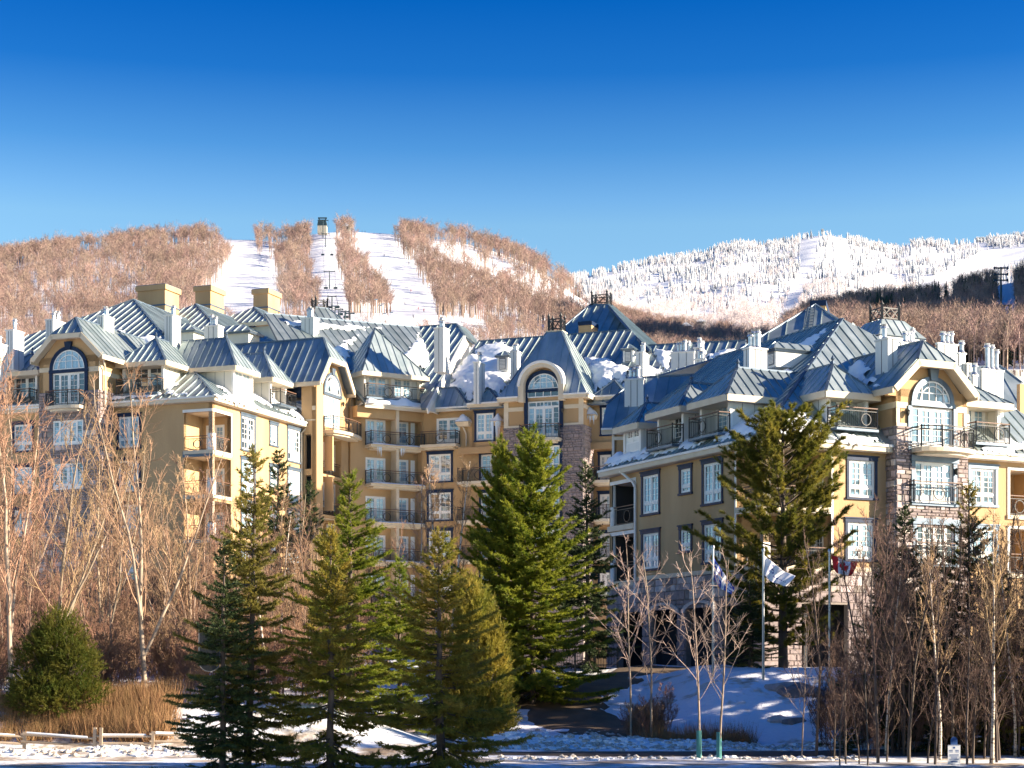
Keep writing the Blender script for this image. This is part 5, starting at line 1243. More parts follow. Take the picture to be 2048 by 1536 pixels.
# snow ledge below the facet dormer, hopper heaps, balcony snow
flat = lambda z: Plane((0, 0, z), (0, 0, 1))
def snow_fr(fr, u0, u1, w0, w1, z, T, lab, seed=0, rag=.12, dz=0.0):
    n = Vector((fr.n.x * dz, fr.n.y * dz, 1)).normalized(); pl_ = Plane(fr.P(u0, w0, z), n)
    pts = []
    for u, w_ in ((u0, w0), (u1, w0), (u1, w1), (u0, w1)):
        b = fr.P(u, w_, z); pts.append((u, w_))
    nu, nw = max(6, int((u1 - u0) / .12)), max(6, int((w1 - w0) / .12)); rs = np.random.RandomState(seed); ph = rs.rand(8) * 6.28
    V = []; Fq = []
    for i in range(nu + 1):
        for j in range(nw + 1):
            a, b = i / nu, j / nw; ed = min(a, 1 - a) * (u1 - u0), min(b, 1 - b) * (w1 - w0)
            h = T * (1 - math.exp(-min(ed) / (T * .5 + .02))) * (1 + .3 * math.sin(a * 9 + ph[0]) * math.sin(b * 5 + ph[1]))
            jit = rag * math.sin(a * 23 + ph[2]) * b
            V.append(fr.P(u0 + (u1 - u0) * a, w0 + (w1 - w0) * b + jit, z + h - dz * b * (w1 - w0)))
    for i in range(nu):
        for j in range(nw): k = i * (nw + 1) + j; Fq.append((k, k + nw + 1, k + nw + 2, k + 1))
    return link('ledge_snow', np_mesh('ledge_snow', V, Fq, ['snow'], smooth=True), None, label=lab, kind='stuff')
snow_fr(FC, fu0 - .5, fu1 + .2, -1.0, .75, zc0 + .12, .75, 'thick overhanging snow ledge below the pointed dormer', 1, .1)
for i, (f_, a, b, d) in enumerate(HP): snow_fr(f_, a - .05, b + .05, .0, .85, d + .02, 1.0 if i != 2 else .5, ['snow heap on the rain hopper beside the balcony doors', 'snow heap on the rain hopper left of the stone tower', 'snow heap on the rain hopper of the inner corner', 'snow heap on the rain hopper right of the stone tower'][i], i, 0)
for i, zf in enumerate(fl[:4]): snow_fr(FC.sh(-.9), fu0 + .1, fu1 - .2, 1.07, 1.35, zf - .02, .12, ['thin snow lip on the top inner corner balcony', 'thin snow lip on the second inner corner balcony', 'thin snow lip on the third inner corner balcony', 'thin snow lip on the lowest inner corner balcony'][i], i + 7, .05)
# icicles
def icicles(fr, u0, u1, w_, z, n, L_, lab, seed):
    r = random.Random(seed); mb = MB()
    for _ in range(n):
        u = r.uniform(u0, u1); l = L_ * r.uniform(.3, 1); c = fr.P(u, w_ + r.uniform(-.05, .05), z); mb.tube(c, c - Vector((0, 0, l)), .035, .004, 5)
    obj('icicles', mb, 'ice', None, label=lab, kind='stuff')
a, b, d = HP[1][1:]
icicles(MB2, a, b, .75, d, 22, 1.9, 'long icicles hanging from the hopper left of the stone tower', 1)
icicles(FC.sh(-.9), FC.u(752), FC.u(760), 1.15, fl[0] - .2, 6, .8, 'icicles under the left of the top corner balcony', 2)
icicles(FC.sh(-.9), FC.u(799), FC.u(808), 1.15, fl[0] - .2, 8, .7, 'icicles under the right of the top corner balcony', 3)
a, b, d = HP[3][1:]
icicles(RP, a, b, .75, d - .1, 12, .8, 'icicles under the hopper right of the stone tower', 4)
flush_stones()
# ------------------------------------------------------------------ terrain
def noise2(x, y, s=1.0):
    return (np.sin(x * .31 * s + 1.7 * np.sin(y * .23 * s)) * np.cos(y * .37 * s + 1.1 * np.sin(x * .19 * s + 2)) + .5 * np.sin(x * .83 * s + y * .61 * s) * np.cos(y * .97 * s - x * .41 * s))
def ss(a, b, x):
    t = np.clip((x - a) / (b - a), 0, 1); return t * t * (3 - 2 * t)
def gz(x, y):
    x = np.asarray(x, float); y = np.asarray(y, float)
    px = CX + F * x / np.maximum(y, 5)
    k2 = np.clip((px - 1290) / 150, 0, 1)
    right = 2.9 * (ss(66, 86, y) * (1 - k2) + ss(65.2, 77, y) * k2)
    left = 1.55 * ss(57.6, 61.6, y) + 5.0 * ss(62, 118, y)
    k = ss(880, 640, px) if False else np.clip((900 - px) / 260, 0, 1)
    z = right * (1 - k) + left * k
    z = z + ss(62.0, 66, y) * (.16 * noise2(x, y, 1.3) + .07 * noise2(x, y, 4.1))
    yb = np.where(px < 900, 56.4, 61.6)
    bank = np.exp(-((y - yb - .35 * noise2(x, x * .3, .9)) / 1.5) ** 2) * (.38 + .14 * noise2(x, y, 2.2)) * np.where(px < 900, .6, np.where(px < 1100, 1.25, 0.85))
    z = z + bank * (1 - np.exp(-((x - 9.5) / 1.6) ** 2) * .9) + .04 * noise2(x, y, 5.0) * ss(50, 48, y)
    z = z + 46 * ss(150, 420, y) ** 1.2
    return z
def grid_mesh(name, xs, ys, fz, m):
    X, Y = np.meshgrid(xs, ys, indexing='ij'); Z = fz(X, Y)
    V = np.stack([X, Y, Z], -1).reshape(-1, 3); a, b = len(xs), len(ys)
    i = np.arange((a - 1) * (b - 1)); i = i // (b - 1) * b + i % (b - 1)
    return np_mesh(name, V, np.stack([i, i + b, i + b + 1, i + 1], 1), [m], smooth=True)
def ground_mat():
    m = bpy.data.materials.new('ground_snow'); MAT['ground_snow'] = m; n, b = nodes_of(m); b.inputs['Roughness'].default_value = .8
    t = n.nodes.new('ShaderNodeTexCoord'); g = n.nodes.new('ShaderNodeNewGeometry')
    n1 = n.nodes.new('ShaderNodeTexNoise'); n1.inputs['Scale'].default_value = .55; n1.inputs['Detail'].default_value = 8
    n2 = n.nodes.new('ShaderNodeTexNoise'); n2.inputs['Scale'].default_value = 3.2; n2.inputs['Detail'].default_value = 6
    L = n.links.new; L(t.outputs['Object'], n1.inputs['Vector']); L(t.outputs['Object'], n2.inputs['Vector'])
    sx = n.nodes.new('ShaderNodeSeparateXYZ'); L(t.outputs['Object'], sx.inputs[0])
    mr = n.nodes.new('ShaderNodeMapRange'); mr.inputs[1].default_value = 57.5; mr.inputs[2].default_value = 63.5; mr.inputs[3].default_value = .10; mr.inputs[4].default_value = -.02; L(sx.outputs[1], mr.inputs[0])
    ad = n.nodes.new('ShaderNodeMath'); ad.operation = 'ADD'; L(n1.outputs[0], ad.inputs[0]); L(mr.outputs[0], ad.inputs[1])
    ad2 = n.nodes.new('ShaderNodeMath'); ad2.operation = 'MULTIPLY_ADD'; ad2.inputs[1].default_value = .35; L(n2.outputs[0], ad2.inputs[0]); L(ad.outputs[0], ad2.inputs[2])
    r = n.nodes.new('ShaderNodeValToRGB'); e = r.color_ramp.elements; e[0].position = .72; e[0].color = (.80, .82, .86, 1); e[1].position = .90; e[1].color = (.30, .22, .15, 1)
    x = r.color_ramp.elements.new(.80); x.color = (.62, .57, .50, 1)
    L(ad2.outputs[0], r.inputs[0]); L(r.outputs[0], b.inputs['Base Color'])
    bp = n.nodes.new('ShaderNodeBump'); bp.inputs['Strength'].default_value = .6; bp.inputs['Distance'].default_value = .12; L(n2.outputs[0], bp.inputs['Height']); L(bp.outputs[0], b.inputs['Normal'])
ground_mat()
xs = np.concatenate([np.arange(-420, -46, 8.5), np.arange(-46, 46, .42), np.arange(46, 430, 8.5)]); ys = np.concatenate([np.arange(-60, 40, 5), np.arange(40, 56, .8), np.arange(56, 72, .3), np.arange(72, 100, .7), np.arange(100, 470, 6)])
link('snowy_ground', grid_mesh('snowy_ground', xs, ys, gz, 'ground_snow'), kind='structure')
def ribbon(name, cl, m, lift=.03, nw=6, kind='structure', step=.8):
    """Strip draped on the ground; cl: (x, y, half width)."""
    P = []
    for (a, b) in zip(cl, cl[1:]):
        n = max(2, int(math.hypot(b[0] - a[0], b[1] - a[1]) / step))
        for i in range(n): t = i / n; P.append([a[j] + (b[j] - a[j]) * t for j in range(3)])
    P.append(list(cl[-1])); P = np.array(P)
    for _ in range(6): P[1:-1] = (P[:-2] + 2 * P[1:-1] + P[2:]) / 4
    d = np.gradient(P[:, :2], axis=0); d /= np.linalg.norm(d, axis=1)[:, None]; nn = np.stack([-d[:, 1], d[:, 0]], 1)
    V = []
    for j in range(nw + 1):
        s = 2 * j / nw - 1; edge = .25 * noise2(P[:, 0], P[:, 1], 2.5) * abs(s)
        q = P[:, :2] + nn * (s * (P[:, 2] + edge))[:, None]
        z = gz(q[:, 0], q[:, 1]) + lift - (.05 if abs(s) == 1 else 0); V.append(np.stack([q[:, 0], q[:, 1], z], 1))
    V = np.array(V); k = len(P); T = []
    for j in range(nw):
        for i in range(k - 1): T.append((j * k + i, j * k + i + 1, (j + 1) * k + i + 1, (j + 1) * k + i))
    return link(name, np_mesh(name, V.reshape(-1, 3), T, [m], smooth=True), kind=kind)
gxy = lambda px, Y: ((px - CX) / F * Y, Y)
ribbon('road', [(-3.5, 57.6, .5), (-1, 57.0, 1.2), (2, 56.6, 1.9), (8, 56.8, 2.1), (20, 57.6, 1.9), (90, 60, 1.9)], 'asphalt', .035)
drv = [(*gxy(1330, 86), 1.4), (*gxy(1250, 82), 1.8), (*gxy(1120, 77.5), 2.0), (*gxy(1110, 74.5), 2.0), (*gxy(1200, 70.5), 2.0), (*gxy(1330, 67), 1.2), (*gxy(1500, 65.4), .6)]
ribbon('driveway', drv, 'drive_brown', .05)
ribbon('bare_verge', [(*gxy(1290, 67.5), .9), (*gxy(1380, 66.4), .8), (*gxy(1500, 65.0), .5)], 'mud', .06)
# ------------------------------------------------------------------ hills: sheets in distance and bearing from the camera
def interp(pts, x): return np.interp(x, [p[0] for p in pts], [p[1] for p in pts])
class Hill:
    def __init__(s, ridge, base, D0, D1, pw=1.0, rough=1.0, back=260, drop=120):
        s.r, s.b, s.D0, s.D1, s.pw, s.k, s.back, s.drop = ridge, base, D0, D1, pw, rough, back, drop
    def D(s, px, t): 
        d0 = interp(s.D0, px) if isinstance(s.D0, list) else s.D0; d1 = interp(s.D1, px) if isinstance(s.D1, list) else s.D1
        return d0 + (d1 - d0) * t
    def P(s, px, t):
        px = np.asarray(px, float); t = np.asarray(t, float); tt = np.clip(t, 0, 1)
        D = s.D(px, tt); py = interp(s.b, px) + (interp(s.r, px) - interp(s.b, px)) * tt ** s.pw
        x = (px - CX) / F * D; z = EZ + (HY - py) / F * D + s.k * noise2(x * .05, D * .05, 1.0) * tt * (1 - tt) * 4
        o = np.clip(t - 1, 0, None); D2 = D + o * s.back; z = z - s.drop * o ** 1.3
        return np.stack([(px - CX) / F * D2, D2, z], -1)
    def mesh(s, name, x0, x1, nx, nt, m):
        X, T = np.meshgrid(np.linspace(x0, x1, nx), np.concatenate([np.linspace(0, 1, nt), [1.25, 1.6, 2.2]]), indexing='ij'); V = s.P(X, T).reshape(-1, 3); b = nt + 3
        i = np.arange((nx - 1) * (b - 1)); i = i // (b - 1) * b + i % (b - 1)
        return link(name, np_mesh(name, V, np.stack([i, i + b, i + b + 1, i + 1], 1), [m], smooth=True), kind='structure')
def hill_mat(name, thr, soil=(.20, .13, .095), sc=.02):
    m = bpy.data.materials.new(name); MAT[name] = m; n, b = nodes_of(m); b.inputs['Roughness'].default_value = .95
    t = n.nodes.new('ShaderNodeTexCoord'); a = n.nodes.new('ShaderNodeTexNoise'); a.inputs['Scale'].default_value = sc; a.inputs['Detail'].default_value = 9; a.inputs['Roughness'].default_value = .65
    n.links.new(t.outputs['Object'], a.inputs['Vector']); r = n.nodes.new('ShaderNodeValToRGB'); e = r.color_ramp.elements
    e[0].position = thr - .05; e[0].color = (*soil, 1); e[1].position = thr + .05; e[1].color = (.78, .79, .82, 1); n.links.new(a.outputs[0], r.inputs[0]); n.links.new(r.outputs[0], b.inputs['Base Color'])
    bp = n.nodes.new('ShaderNodeBump'); bp.inputs['Strength'].default_value = .8; bp.inputs['Distance'].default_value = 2.0; n.links.new(a.outputs[0], bp.inputs['Height']); n.links.new(bp.outputs[0], b.inputs['Normal'])
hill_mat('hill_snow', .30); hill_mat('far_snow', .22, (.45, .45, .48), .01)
H1_ = Hill([(-700, 560), (-300, 540), (0, 524), (100, 510), (200, 497), (330, 487), (440, 479), (505, 480), (560, 486), (640, 466), (705, 464), (770, 467), (830, 474), (900, 480), (1000, 506), (1060, 530), (1100, 556), (1150, 590), (1190, 615), (1250, 646), (1330, 668), (1400, 678), (1500, 690), (1750, 705)],
           [(-700, 730), (0, 735), (600, 735), (900, 735), (1200, 730), (1750, 740)], 540, [(-700, 1400), (1000, 1500), (1190, 1300), (1350, 1200), (1750, 1100)], .85, 3.0)
H1_.mesh('ski_hill', -700, 1750, 180, 46, 'hill_snow')
H2_ = Hill([(880, 620), (1050, 575), (1180, 552), (1250, 536), (1330, 520), (1410, 508), (1430, 497), (1480, 490), (1540, 491), (1580, 484), (1620, 474), (1650, 470), (1700, 478), (1760, 493), (1790, 498), (1830, 487), (1880, 487), (1920, 490), (1960, 483), (2000, 478), (2048, 475), (2400, 430), (2900, 420)],
           [(880, 700), (1200, 690), (2000, 690), (2900, 680)], 1000, [(880, 2300), (1400, 2700), (2000, 2900), (2900, 3000)], .9, 9.0, 900, 500)
H2_.mesh('far_mountain', 880, 2900, 150, 50, 'far_snow')
H3_ = Hill([(1560, 668), (1640, 632), (1700, 618), (1800, 610), (1880, 600), (1940, 582), (1990, 572), (2048, 560), (2110, 470), (2200, 290), (2350, 110), (2600, 80), (3200, 150)],  # rise past the right edge is unseen, shaped to shade this slope
           [(1560, 745), (2048, 740), (2500, 730), (3200, 700)], 300, [(1560, 760), (2048, 820), (3200, 1000)], .8, 1.5)
H3_.mesh('shaded_hill', 1560, 3200, 110, 40, 'hill_snow')

# ------------------------------------------------------------------ hill woods
def tubes(S, n=3):
    """S: rows p0(3) p1(3) r0 r1 -> tapered prisms."""
    S = np.asarray(S, float); p, q, r0, r1 = S[:, :3], S[:, 3:6], S[:, 6], S[:, 7]
    d = q - p; d /= np.maximum(np.linalg.norm(d, axis=1), 1e-6)[:, None]
    a = np.where(np.abs(d[:, 2:3]) > .9, np.array([[1., 0, 0]]), np.array([[0, 0, 1.]])); x = np.cross(d, a); x /= np.linalg.norm(x, axis=1)[:, None]; y = np.cross(d, x)
    V = []
    for c, r in ((p, r0), (q, r1)):
        for i in range(n):
            t = 2 * math.pi * i / n; V.append(c + (x * math.cos(t) + y * math.sin(t)) * r[:, None])
    V = np.stack(V, 1); k = np.arange(len(S))[:, None, None] * 2 * n
    f = []
    for i in range(n):
        j = (i + 1) % n; f += [(i, j, n + j), (i, n + j, n + i)]
    T = (np.array(f)[None] + k).reshape(-1, 3)
    return V.reshape(-1, 3), T
def blades(P, Dv, ln, wd, rs):
    """Thin triangles: base at P, pointing along Dv."""
    Dv = Dv / np.linalg.norm(Dv, axis=1)[:, None]; s = np.cross(Dv, rs.normal(size=Dv.shape)); s /= np.maximum(np.linalg.norm(s, axis=1), 1e-6)[:, None]
    ln = np.asarray(ln).reshape(-1, 1) if np.ndim(ln) else ln; wd = np.asarray(wd).reshape(-1, 1) if np.ndim(wd) else wd
    V = np.stack([P - s * wd / 2, P + s * wd / 2, P + Dv * ln], 1).reshape(-1, 3); return V, np.arange(len(V)).reshape(-1, 3)
def cat(parts):
    V, T, M, k = [], [], [], 0
    for v, t, m in parts: V.append(v); T.append(t + k); M.append(np.full(len(t), m)); k += len(v)
    return np.concatenate(V), np.concatenate(T), np.concatenate(M)
def hill_tree_mesh(i, bark, twig, H=13., n=170, wid=.23):
    rs = np.random.RandomState(i + 11); S = []; lean = rs.normal(0, .35, 2)
    top = np.array([lean[0], lean[1], H * .72]); S.append([0, 0, -1.5, *top * .5, .19, .15]); S.append([*top * .5, *top, .15, .05])
    tips = []
    for k in range(9):
        t = rs.uniform(.5, .99); a = rs.uniform(0, 6.28); b = top * t; l = H * rs.uniform(.16, .34); e = b + np.array([math.cos(a) * l * .62, math.sin(a) * l * .62, l * .8]); S.append([*b, *e, .07, .02]); tips += [b + (e - b) * u for u in (.35, .6, .8, 1)]
    tips = np.array(tips); P = tips[rs.randint(0, len(tips), n)] + rs.normal(0, .42, (n, 3)); Dv = rs.normal(size=(n, 3)) * .62 + np.array([0, 0, .9]) + (P - np.array([0, 0, H * .6])) * np.array([.28, .28, .06])
    v, t = tubes(S); bv, bt = blades(P, Dv, rs.uniform(.6, 1.35, n), rs.uniform(.06, .12, n) * wid / .23, rs)
    V, T, M = cat([(v, t, 0), (bv, bt, 1)]); return np_mesh('bare_tree', V, T, [bark, twig], M)
def fir_mesh(i, m, H=9., R_=1.5, tiers=11, blobs=False):
    rs = np.random.RandomState(i + 3); V = [np.array([[0, 0, H]])]; parts = []
    for k in range(tiers):
        t = k / tiers; z = H * (.06 + .9 * t); r = R_ * (1 - t) ** .85 + .12; n = 7; a0 = rs.uniform(0, 6.28); a = a0 + np.arange(n) * 2 * math.pi / n
        rr = r * rs.uniform(.65, 1.15, n); outer = np.stack([np.cos(a) * rr, np.sin(a) * rr, z - r * .35 + rs.normal(0, .12, n)], 1); a2 = a + math.pi / n; inn = np.stack([np.cos(a2) * r * .45, np.sin(a2) * r * .45, np.full(n, z + .05)], 1); apex = np.array([[0, 0, z + H / tiers * 1.3]])
        v = np.concatenate([apex, outer, inn]); f = []
        for j in range(n): f += [(0, 1 + j, 1 + n + j), (0, 1 + n + j, 1 + (j + 1) % n)]
        parts.append((v, np.array(f), 0))
    v, t = tubes([[0, 0, -1, 0, 0, H * .5, .14, .08]]); parts.append((v, t, 0)); Vv, T, M = cat(parts); return np_mesh('fir', Vv, T, [m])
def protos(name, meshes):
    c = bpy.data.collections.new(name)
    for i, me in enumerate(meshes): o = bpy.data.objects.new('%s_%02d' % (name, i), me); c.objects.link(o)
    return c
def scatter(name, coll, P, scl, label, seed=0):
    rs = np.random.RandomState(seed); n = len(P); me = bpy.data.meshes.new(name); me.vertices.add(n); me.vertices.foreach_set('co', np.asarray(P, np.float32).ravel())
    for an, ty, va in (('rz', 'FLOAT', rs.uniform(0, 6.28, n)), ('sc', 'FLOAT', scl), ('ix', 'INT', rs.randint(0, len(coll.objects), n))):
        a = me.attributes.new(an, ty, 'POINT'); a.data.foreach_set('value', np.asarray(va, np.int32 if ty == 'INT' else np.float32))
    o = link(name, me, label=label, kind='stuff')
    g = bpy.data.node_groups.new(name, 'GeometryNodeTree'); g.interface.new_socket('Geometry', in_out='INPUT', socket_type='NodeSocketGeometry'); g.interface.new_socket('Geometry', in_out='OUTPUT', socket_type='NodeSocketGeometry')
    N = g.nodes.new; i, ou = N('NodeGroupInput'), N('NodeGroupOutput'); ip = N('GeometryNodeInstanceOnPoints'); ci = N('GeometryNodeCollectionInfo'); ci.inputs['Collection'].default_value = coll; ci.inputs['Separate Children'].default_value = True; ci.inputs['Reset Children'].default_value = True
    def attr(nm, ty): a = N('GeometryNodeInputNamedAttribute'); a.data_type = ty; a.inputs['Name'].default_value = nm; return a
    ar, asx, ai = attr('rz', 'FLOAT'), attr('sc', 'FLOAT'), attr('ix', 'INT'); cx = N('ShaderNodeCombineXYZ'); L = g.links.new
    L(ar.outputs['Attribute'], cx.inputs[2]); L(i.outputs[0], ip.inputs['Points']); L(ci.outputs[0], ip.inputs['Instance']); ip.inputs['Pick Instance'].default_value = True; L(ai.outputs['Attribute'], ip.inputs['Instance Index']); L(cx.outputs[0], ip.inputs['Rotation']); L(asx.outputs['Attribute'], ip.inputs['Scale']); L(ip.outputs[0], ou.inputs[0])
    md = o.modifiers.new('scatter', 'NODES'); md.node_group = g; return o
C_bare = protos('hill_bare', [hill_tree_mesh(i, 'hill_bark', 'hill_twig', 12 + i % 3, 210) for i in range(5)])
C_frost = protos('hill_frost', [hill_tree_mesh(i + 20, 'frost_twig', 'frost_twig', 11, 200, .34) for i in range(3)])
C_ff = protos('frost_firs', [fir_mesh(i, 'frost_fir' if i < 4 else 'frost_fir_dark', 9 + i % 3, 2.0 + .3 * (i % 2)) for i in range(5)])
rs = np.random.RandomState(3)
def pip(px, py, poly):
    r = np.zeros(px.shape, bool); j = len(poly) - 1
    for i in range(len(poly)):
        (xi, yi), (xj, yj) = poly[i], poly[j]; r ^= ((yi > py) != (yj > py)) & (px < (xj - xi) * (py - yi) / ((yj - yi) or 1e-9) + xi); j = i
    return r
def pyof(P): return CX + F * P[:, 0] / P[:, 1], HY - F * (P[:, 2] - EZ) / P[:, 1]
RUN = [[(418, 470), (509, 470), (512, 508), (548, 530), (556, 560), (560, 620), (575, 650), (500, 660), (440, 640), (385, 640), (400, 600), (440, 560), (462, 520)],
       [(616, 455), (672, 455), (676, 540), (690, 580), (700, 650), (720, 690), (620, 690), (640, 620), (622, 540)],
       [(692, 445), (772, 445), (790, 490), (826, 540), (862, 590), (876, 640), (900, 690), (760, 690), (790, 640), (768, 600), (735, 550), (714, 500)],
       [(700, 640), (960, 640), (980, 690), (700, 690)]]
SPARSE = [[(850, 492), (1000, 520), (1100, 568), (1200, 615), (1190, 680), (1120, 640), (1040, 590), (930, 560), (860, 520)], [(0, 545), (270, 540), (280, 640), (0, 640)]]
n = 19000; px = rs.uniform(-250, 1720, n); t = rs.uniform(0, 1, n) ** .75; t = np.where(rs.rand(n) < .12, rs.uniform(.94, 1.04, n), t)
P = H1_.P(px, t); qx, qy = pyof(P); keep = np.ones(n, bool)
for r in RUN: keep &= ~pip(qx, qy, r)
keep &= ~(pip(qx, qy, SPARSE[0]) & (rs.rand(n) < .58 + .4 * (noise2(qx * .16, qy * .22) > -.1))); keep &= ~(pip(qx, qy, SPARSE[1]) & (rs.rand(n) < .45))
keep &= ~((qx > 1345) & (qx < 1442) & (qy > 640) & (qy < 672)); keep &= qy < 738
keep &= ~((noise2(qx * .11, qy * .2) < -.45) & (rs.rand(n) < .75))
P = P[keep]; sc = rs.uniform(.85, 1.5, len(P)); sc[P[:, 1] < 800] *= .66; sc[(qx > 1200)[keep]] *= .8
scatter('hillside_wood', C_bare, P, sc, 'leafless brown wood covering the ski hill behind the hotel', 1)
# right hill
n = 7500; px = rs.uniform(1570, 2300, n); t = rs.uniform(0, 1.03, n); P = H3_.P(px, t); qx, qy = pyof(P)
keep = ~pip(qx, qy, [(2000, 520), (2024, 520), (2036, 640), (2048, 700), (2000, 700), (1990, 640)]) & ~pip(qx, qy, [(1868, 612), (1906, 590), (1912, 628), (1868, 640)]) & ~pip(qx, qy, [(1726, 640), (1760, 622), (1796, 618), (1790, 660), (1740, 668)])
P = P[keep]; scatter('shaded_wood', C_bare, P, rs.uniform(.5, .88, len(P)), 'leafless wood on the shaded hill at the right edge', 2)
n = 900; px = rs.uniform(1690, 2290, n); t = rs.uniform(.68, 1.03, n); P = H3_.P(px, t); qx, qy = pyof(P); keep = ~pip(qx, qy, [(2000, 520), (2024, 520), (2036, 640), (2048, 700), (2000, 700), (1990, 640)]) & ~pip(qx, qy, [(1868, 612), (1906, 590), (1912, 628), (1868, 640)])  # dark firs added so the upper slope reads as shaded forest
C_dk = protos('ridge_shade_fir', [fir_mesh(60 + i, 'hill_fir', 14, 3.0) for i in range(3)])
scatter('ridge_shade_firs', C_dk, P[keep], rs.uniform(.35, .72, int(keep.sum())), 'dark evergreens added to deepen the shade along the right ridge', 9)
# far mountain
FR_RUN = [[(1600, 480), (1635, 480), (1630, 530), (1612, 575), (1592, 640), (1556, 650), (1580, 590), (1600, 540)], [(1668, 484), (1692, 484), (1706, 540), (1672, 545)], [(1836, 572), (1900, 540), (1960, 505), (2048, 492), (2048, 530), (1940, 560), (1880, 590), (1830, 600)], [(1290, 560), (1330, 572), (1350, 600), (1320, 590)], [(1380, 530), (1440, 520), (1450, 528), (1385, 545)]]
n = 25000; px = rs.uniform(1040, 2250, n); t = rs.uniform(.02, 1.02, n); t = np.where(rs.rand(n) < .15, rs.uniform(.93, 1.03, n), t); P = H2_.P(px, t); qx, qy = pyof(P); keep = np.ones(n, bool)
for r in FR_RUN: keep &= ~pip(qx, qy, r)
keep &= ~((noise2(qx * .09 + 4, qy * .25) < -.25) & (rs.rand(n) < .85))
P = P[keep]; qy = qy[keep]; tt = t[keep]; fir = rs.rand(len(P)) < np.clip((tt - .15) / .5, .05, .9)
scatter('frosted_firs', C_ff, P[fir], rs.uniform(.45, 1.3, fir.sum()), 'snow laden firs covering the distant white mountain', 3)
scatter('frosted_wood', C_frost, P[~fir], rs.uniform(.7, 1.2, (~fir).sum()), 'pale frosted leafless wood on the lower distant mountain', 4)
# ------------------------------------------------------------------ trees near the hotel
def unit(v): return v / max(np.linalg.norm(v), 1e-9)
def bare_parts(seed, H, r0, nb=16, first=.22, ang=38, spread=.36, wob=.02, subs=6, twigs=4, lean=(0, 0), fork=0, tw=.006):
    """Skeleton of a leafless tree -> (trunk segments, branch segments)."""
    rs = np.random.RandomState(seed); TR_, BR = [], []
    def poly(p, d, L, r, re, n, up, jit, out):
        pts = [p]; rr = [r]
        for i in range(n):
            d = unit(d + np.array([0, 0, up]) + rs.normal(0, jit, 3)); p = p + d * L / n; pts.append(p); rr.append(r + (re - r) * (i + 1) / n)
        for a, b, x, y in zip(pts, pts[1:], rr, rr[1:]): out.append([*a, *b, x, y])
        return pts, rr, d
    stems = []
    d0 = unit(np.array([lean[0], lean[1], 1.0]))
    pts, rr, d = poly(np.array([0, 0, -.3]), d0, H, r0, .012, 12, .03, wob, TR_); stems.append((pts, rr, H, first))
    for k in range(fork):
        i = 2 + k; a = rs.uniform(0, 6.28); q, r2, _ = poly(pts[i], unit(np.array([math.cos(a) * .5, math.sin(a) * .5, 1])), H * rs.uniform(.6, .8), rr[i] * .75, .012, 10, .05, wob * 1.3, TR_); stems.append((q, r2, H * .7, .2))
    for pts, rr, Hs, f0 in stems:
        a = rs.uniform(0, 6.28); m = len(pts) - 1; n_ = nb if Hs == H else int(nb * .6)
        for k in range(n_):
            f = f0 + (.97 - f0) * ((k + rs.uniform(0, .8)) / n_); x = f * m; i = min(int(x), m - 1); b = pts[i] + (pts[i + 1] - pts[i]) * (x - i); rb = max((rr[i] + (rr[i + 1] - rr[i]) * (x - i)) * .40, .010)
            a += 2.4 + rs.uniform(-.5, .5); el = R(ang * rs.uniform(.75, 1.3)); L = Hs * spread * (1 - f) ** .55 * rs.uniform(.7, 1.15) + .25
            dd = np.array([math.cos(a) * math.sin(el), math.sin(a) * math.sin(el), math.cos(el)]); bp, br, _ = poly(b, dd, L, rb, .008, 6, .06, .09, BR)
            for s in range(subs):
                x = rs.uniform(.25, 1) * 6; i = min(int(x), 5); sb = bp[i] + (bp[i + 1] - bp[i]) * (x - i); base = unit(bp[i + 1] - bp[i]); sd = unit(base + rs.normal(0, .55, 3) + np.array([0, 0, .15])); sl_ = L * rs.uniform(.22, .45) * (1.15 - x / 9)
                sp, sr, _ = poly(sb, sd, sl_, max(br[i] * .5, .008), tw, 3, .05, .12, BR)
                for t in range(twigs):
                    j = rs.randint(0, 3); tb = sp[j] + (sp[j + 1] - sp[j]) * rs.rand(); td = unit(unit(sp[j + 1] - sp[j]) + rs.normal(0, .5, 3) + np.array([0, 0, .12])); poly(tb, td, sl_ * rs.uniform(.3, .7) + .08, tw * 1.1, tw * .6, 2, .03, .15, BR)
    return TR_, BR
PROTO = {}
def make_bare(key, seed, H, r0, bark='bark', twig='twig', **k):
    a, b = bare_parts(seed, H, r0, **k); v, t = tubes(a, 6); tm = np_mesh('trunk', v, t, [bark], smooth=True); v, t = tubes(b, 3); cm_ = np_mesh('crown', v, t, [twig], smooth=True); PROTO[key] = (H, tm, cm_); return PROTO[key]
def plant(key, x, y, h, rz, name, label, cat='tree', group=None, sink=0.0, wide=1.0):
    H, tm, cm_ = PROTO[key]; s = h / H; e = empty(name, (x, y, float(gz(x, y)) - sink), rz, label=label, cat=cat, group=group); e.scale = (s * wide, s * wide, s)
    link('trunk', tm, e); link('crown', cm_, e); return e
def plant_px(key, px, Y, ytop, rz, name, label, cat='tree', group=None, wide=1.0):
    x, y = gxy(px, Y); h = EZ + (HY - ytop) / F * Y - float(gz(x, y)); return plant(key, x, y, h, rz, name, label, cat, group, 0, wide)
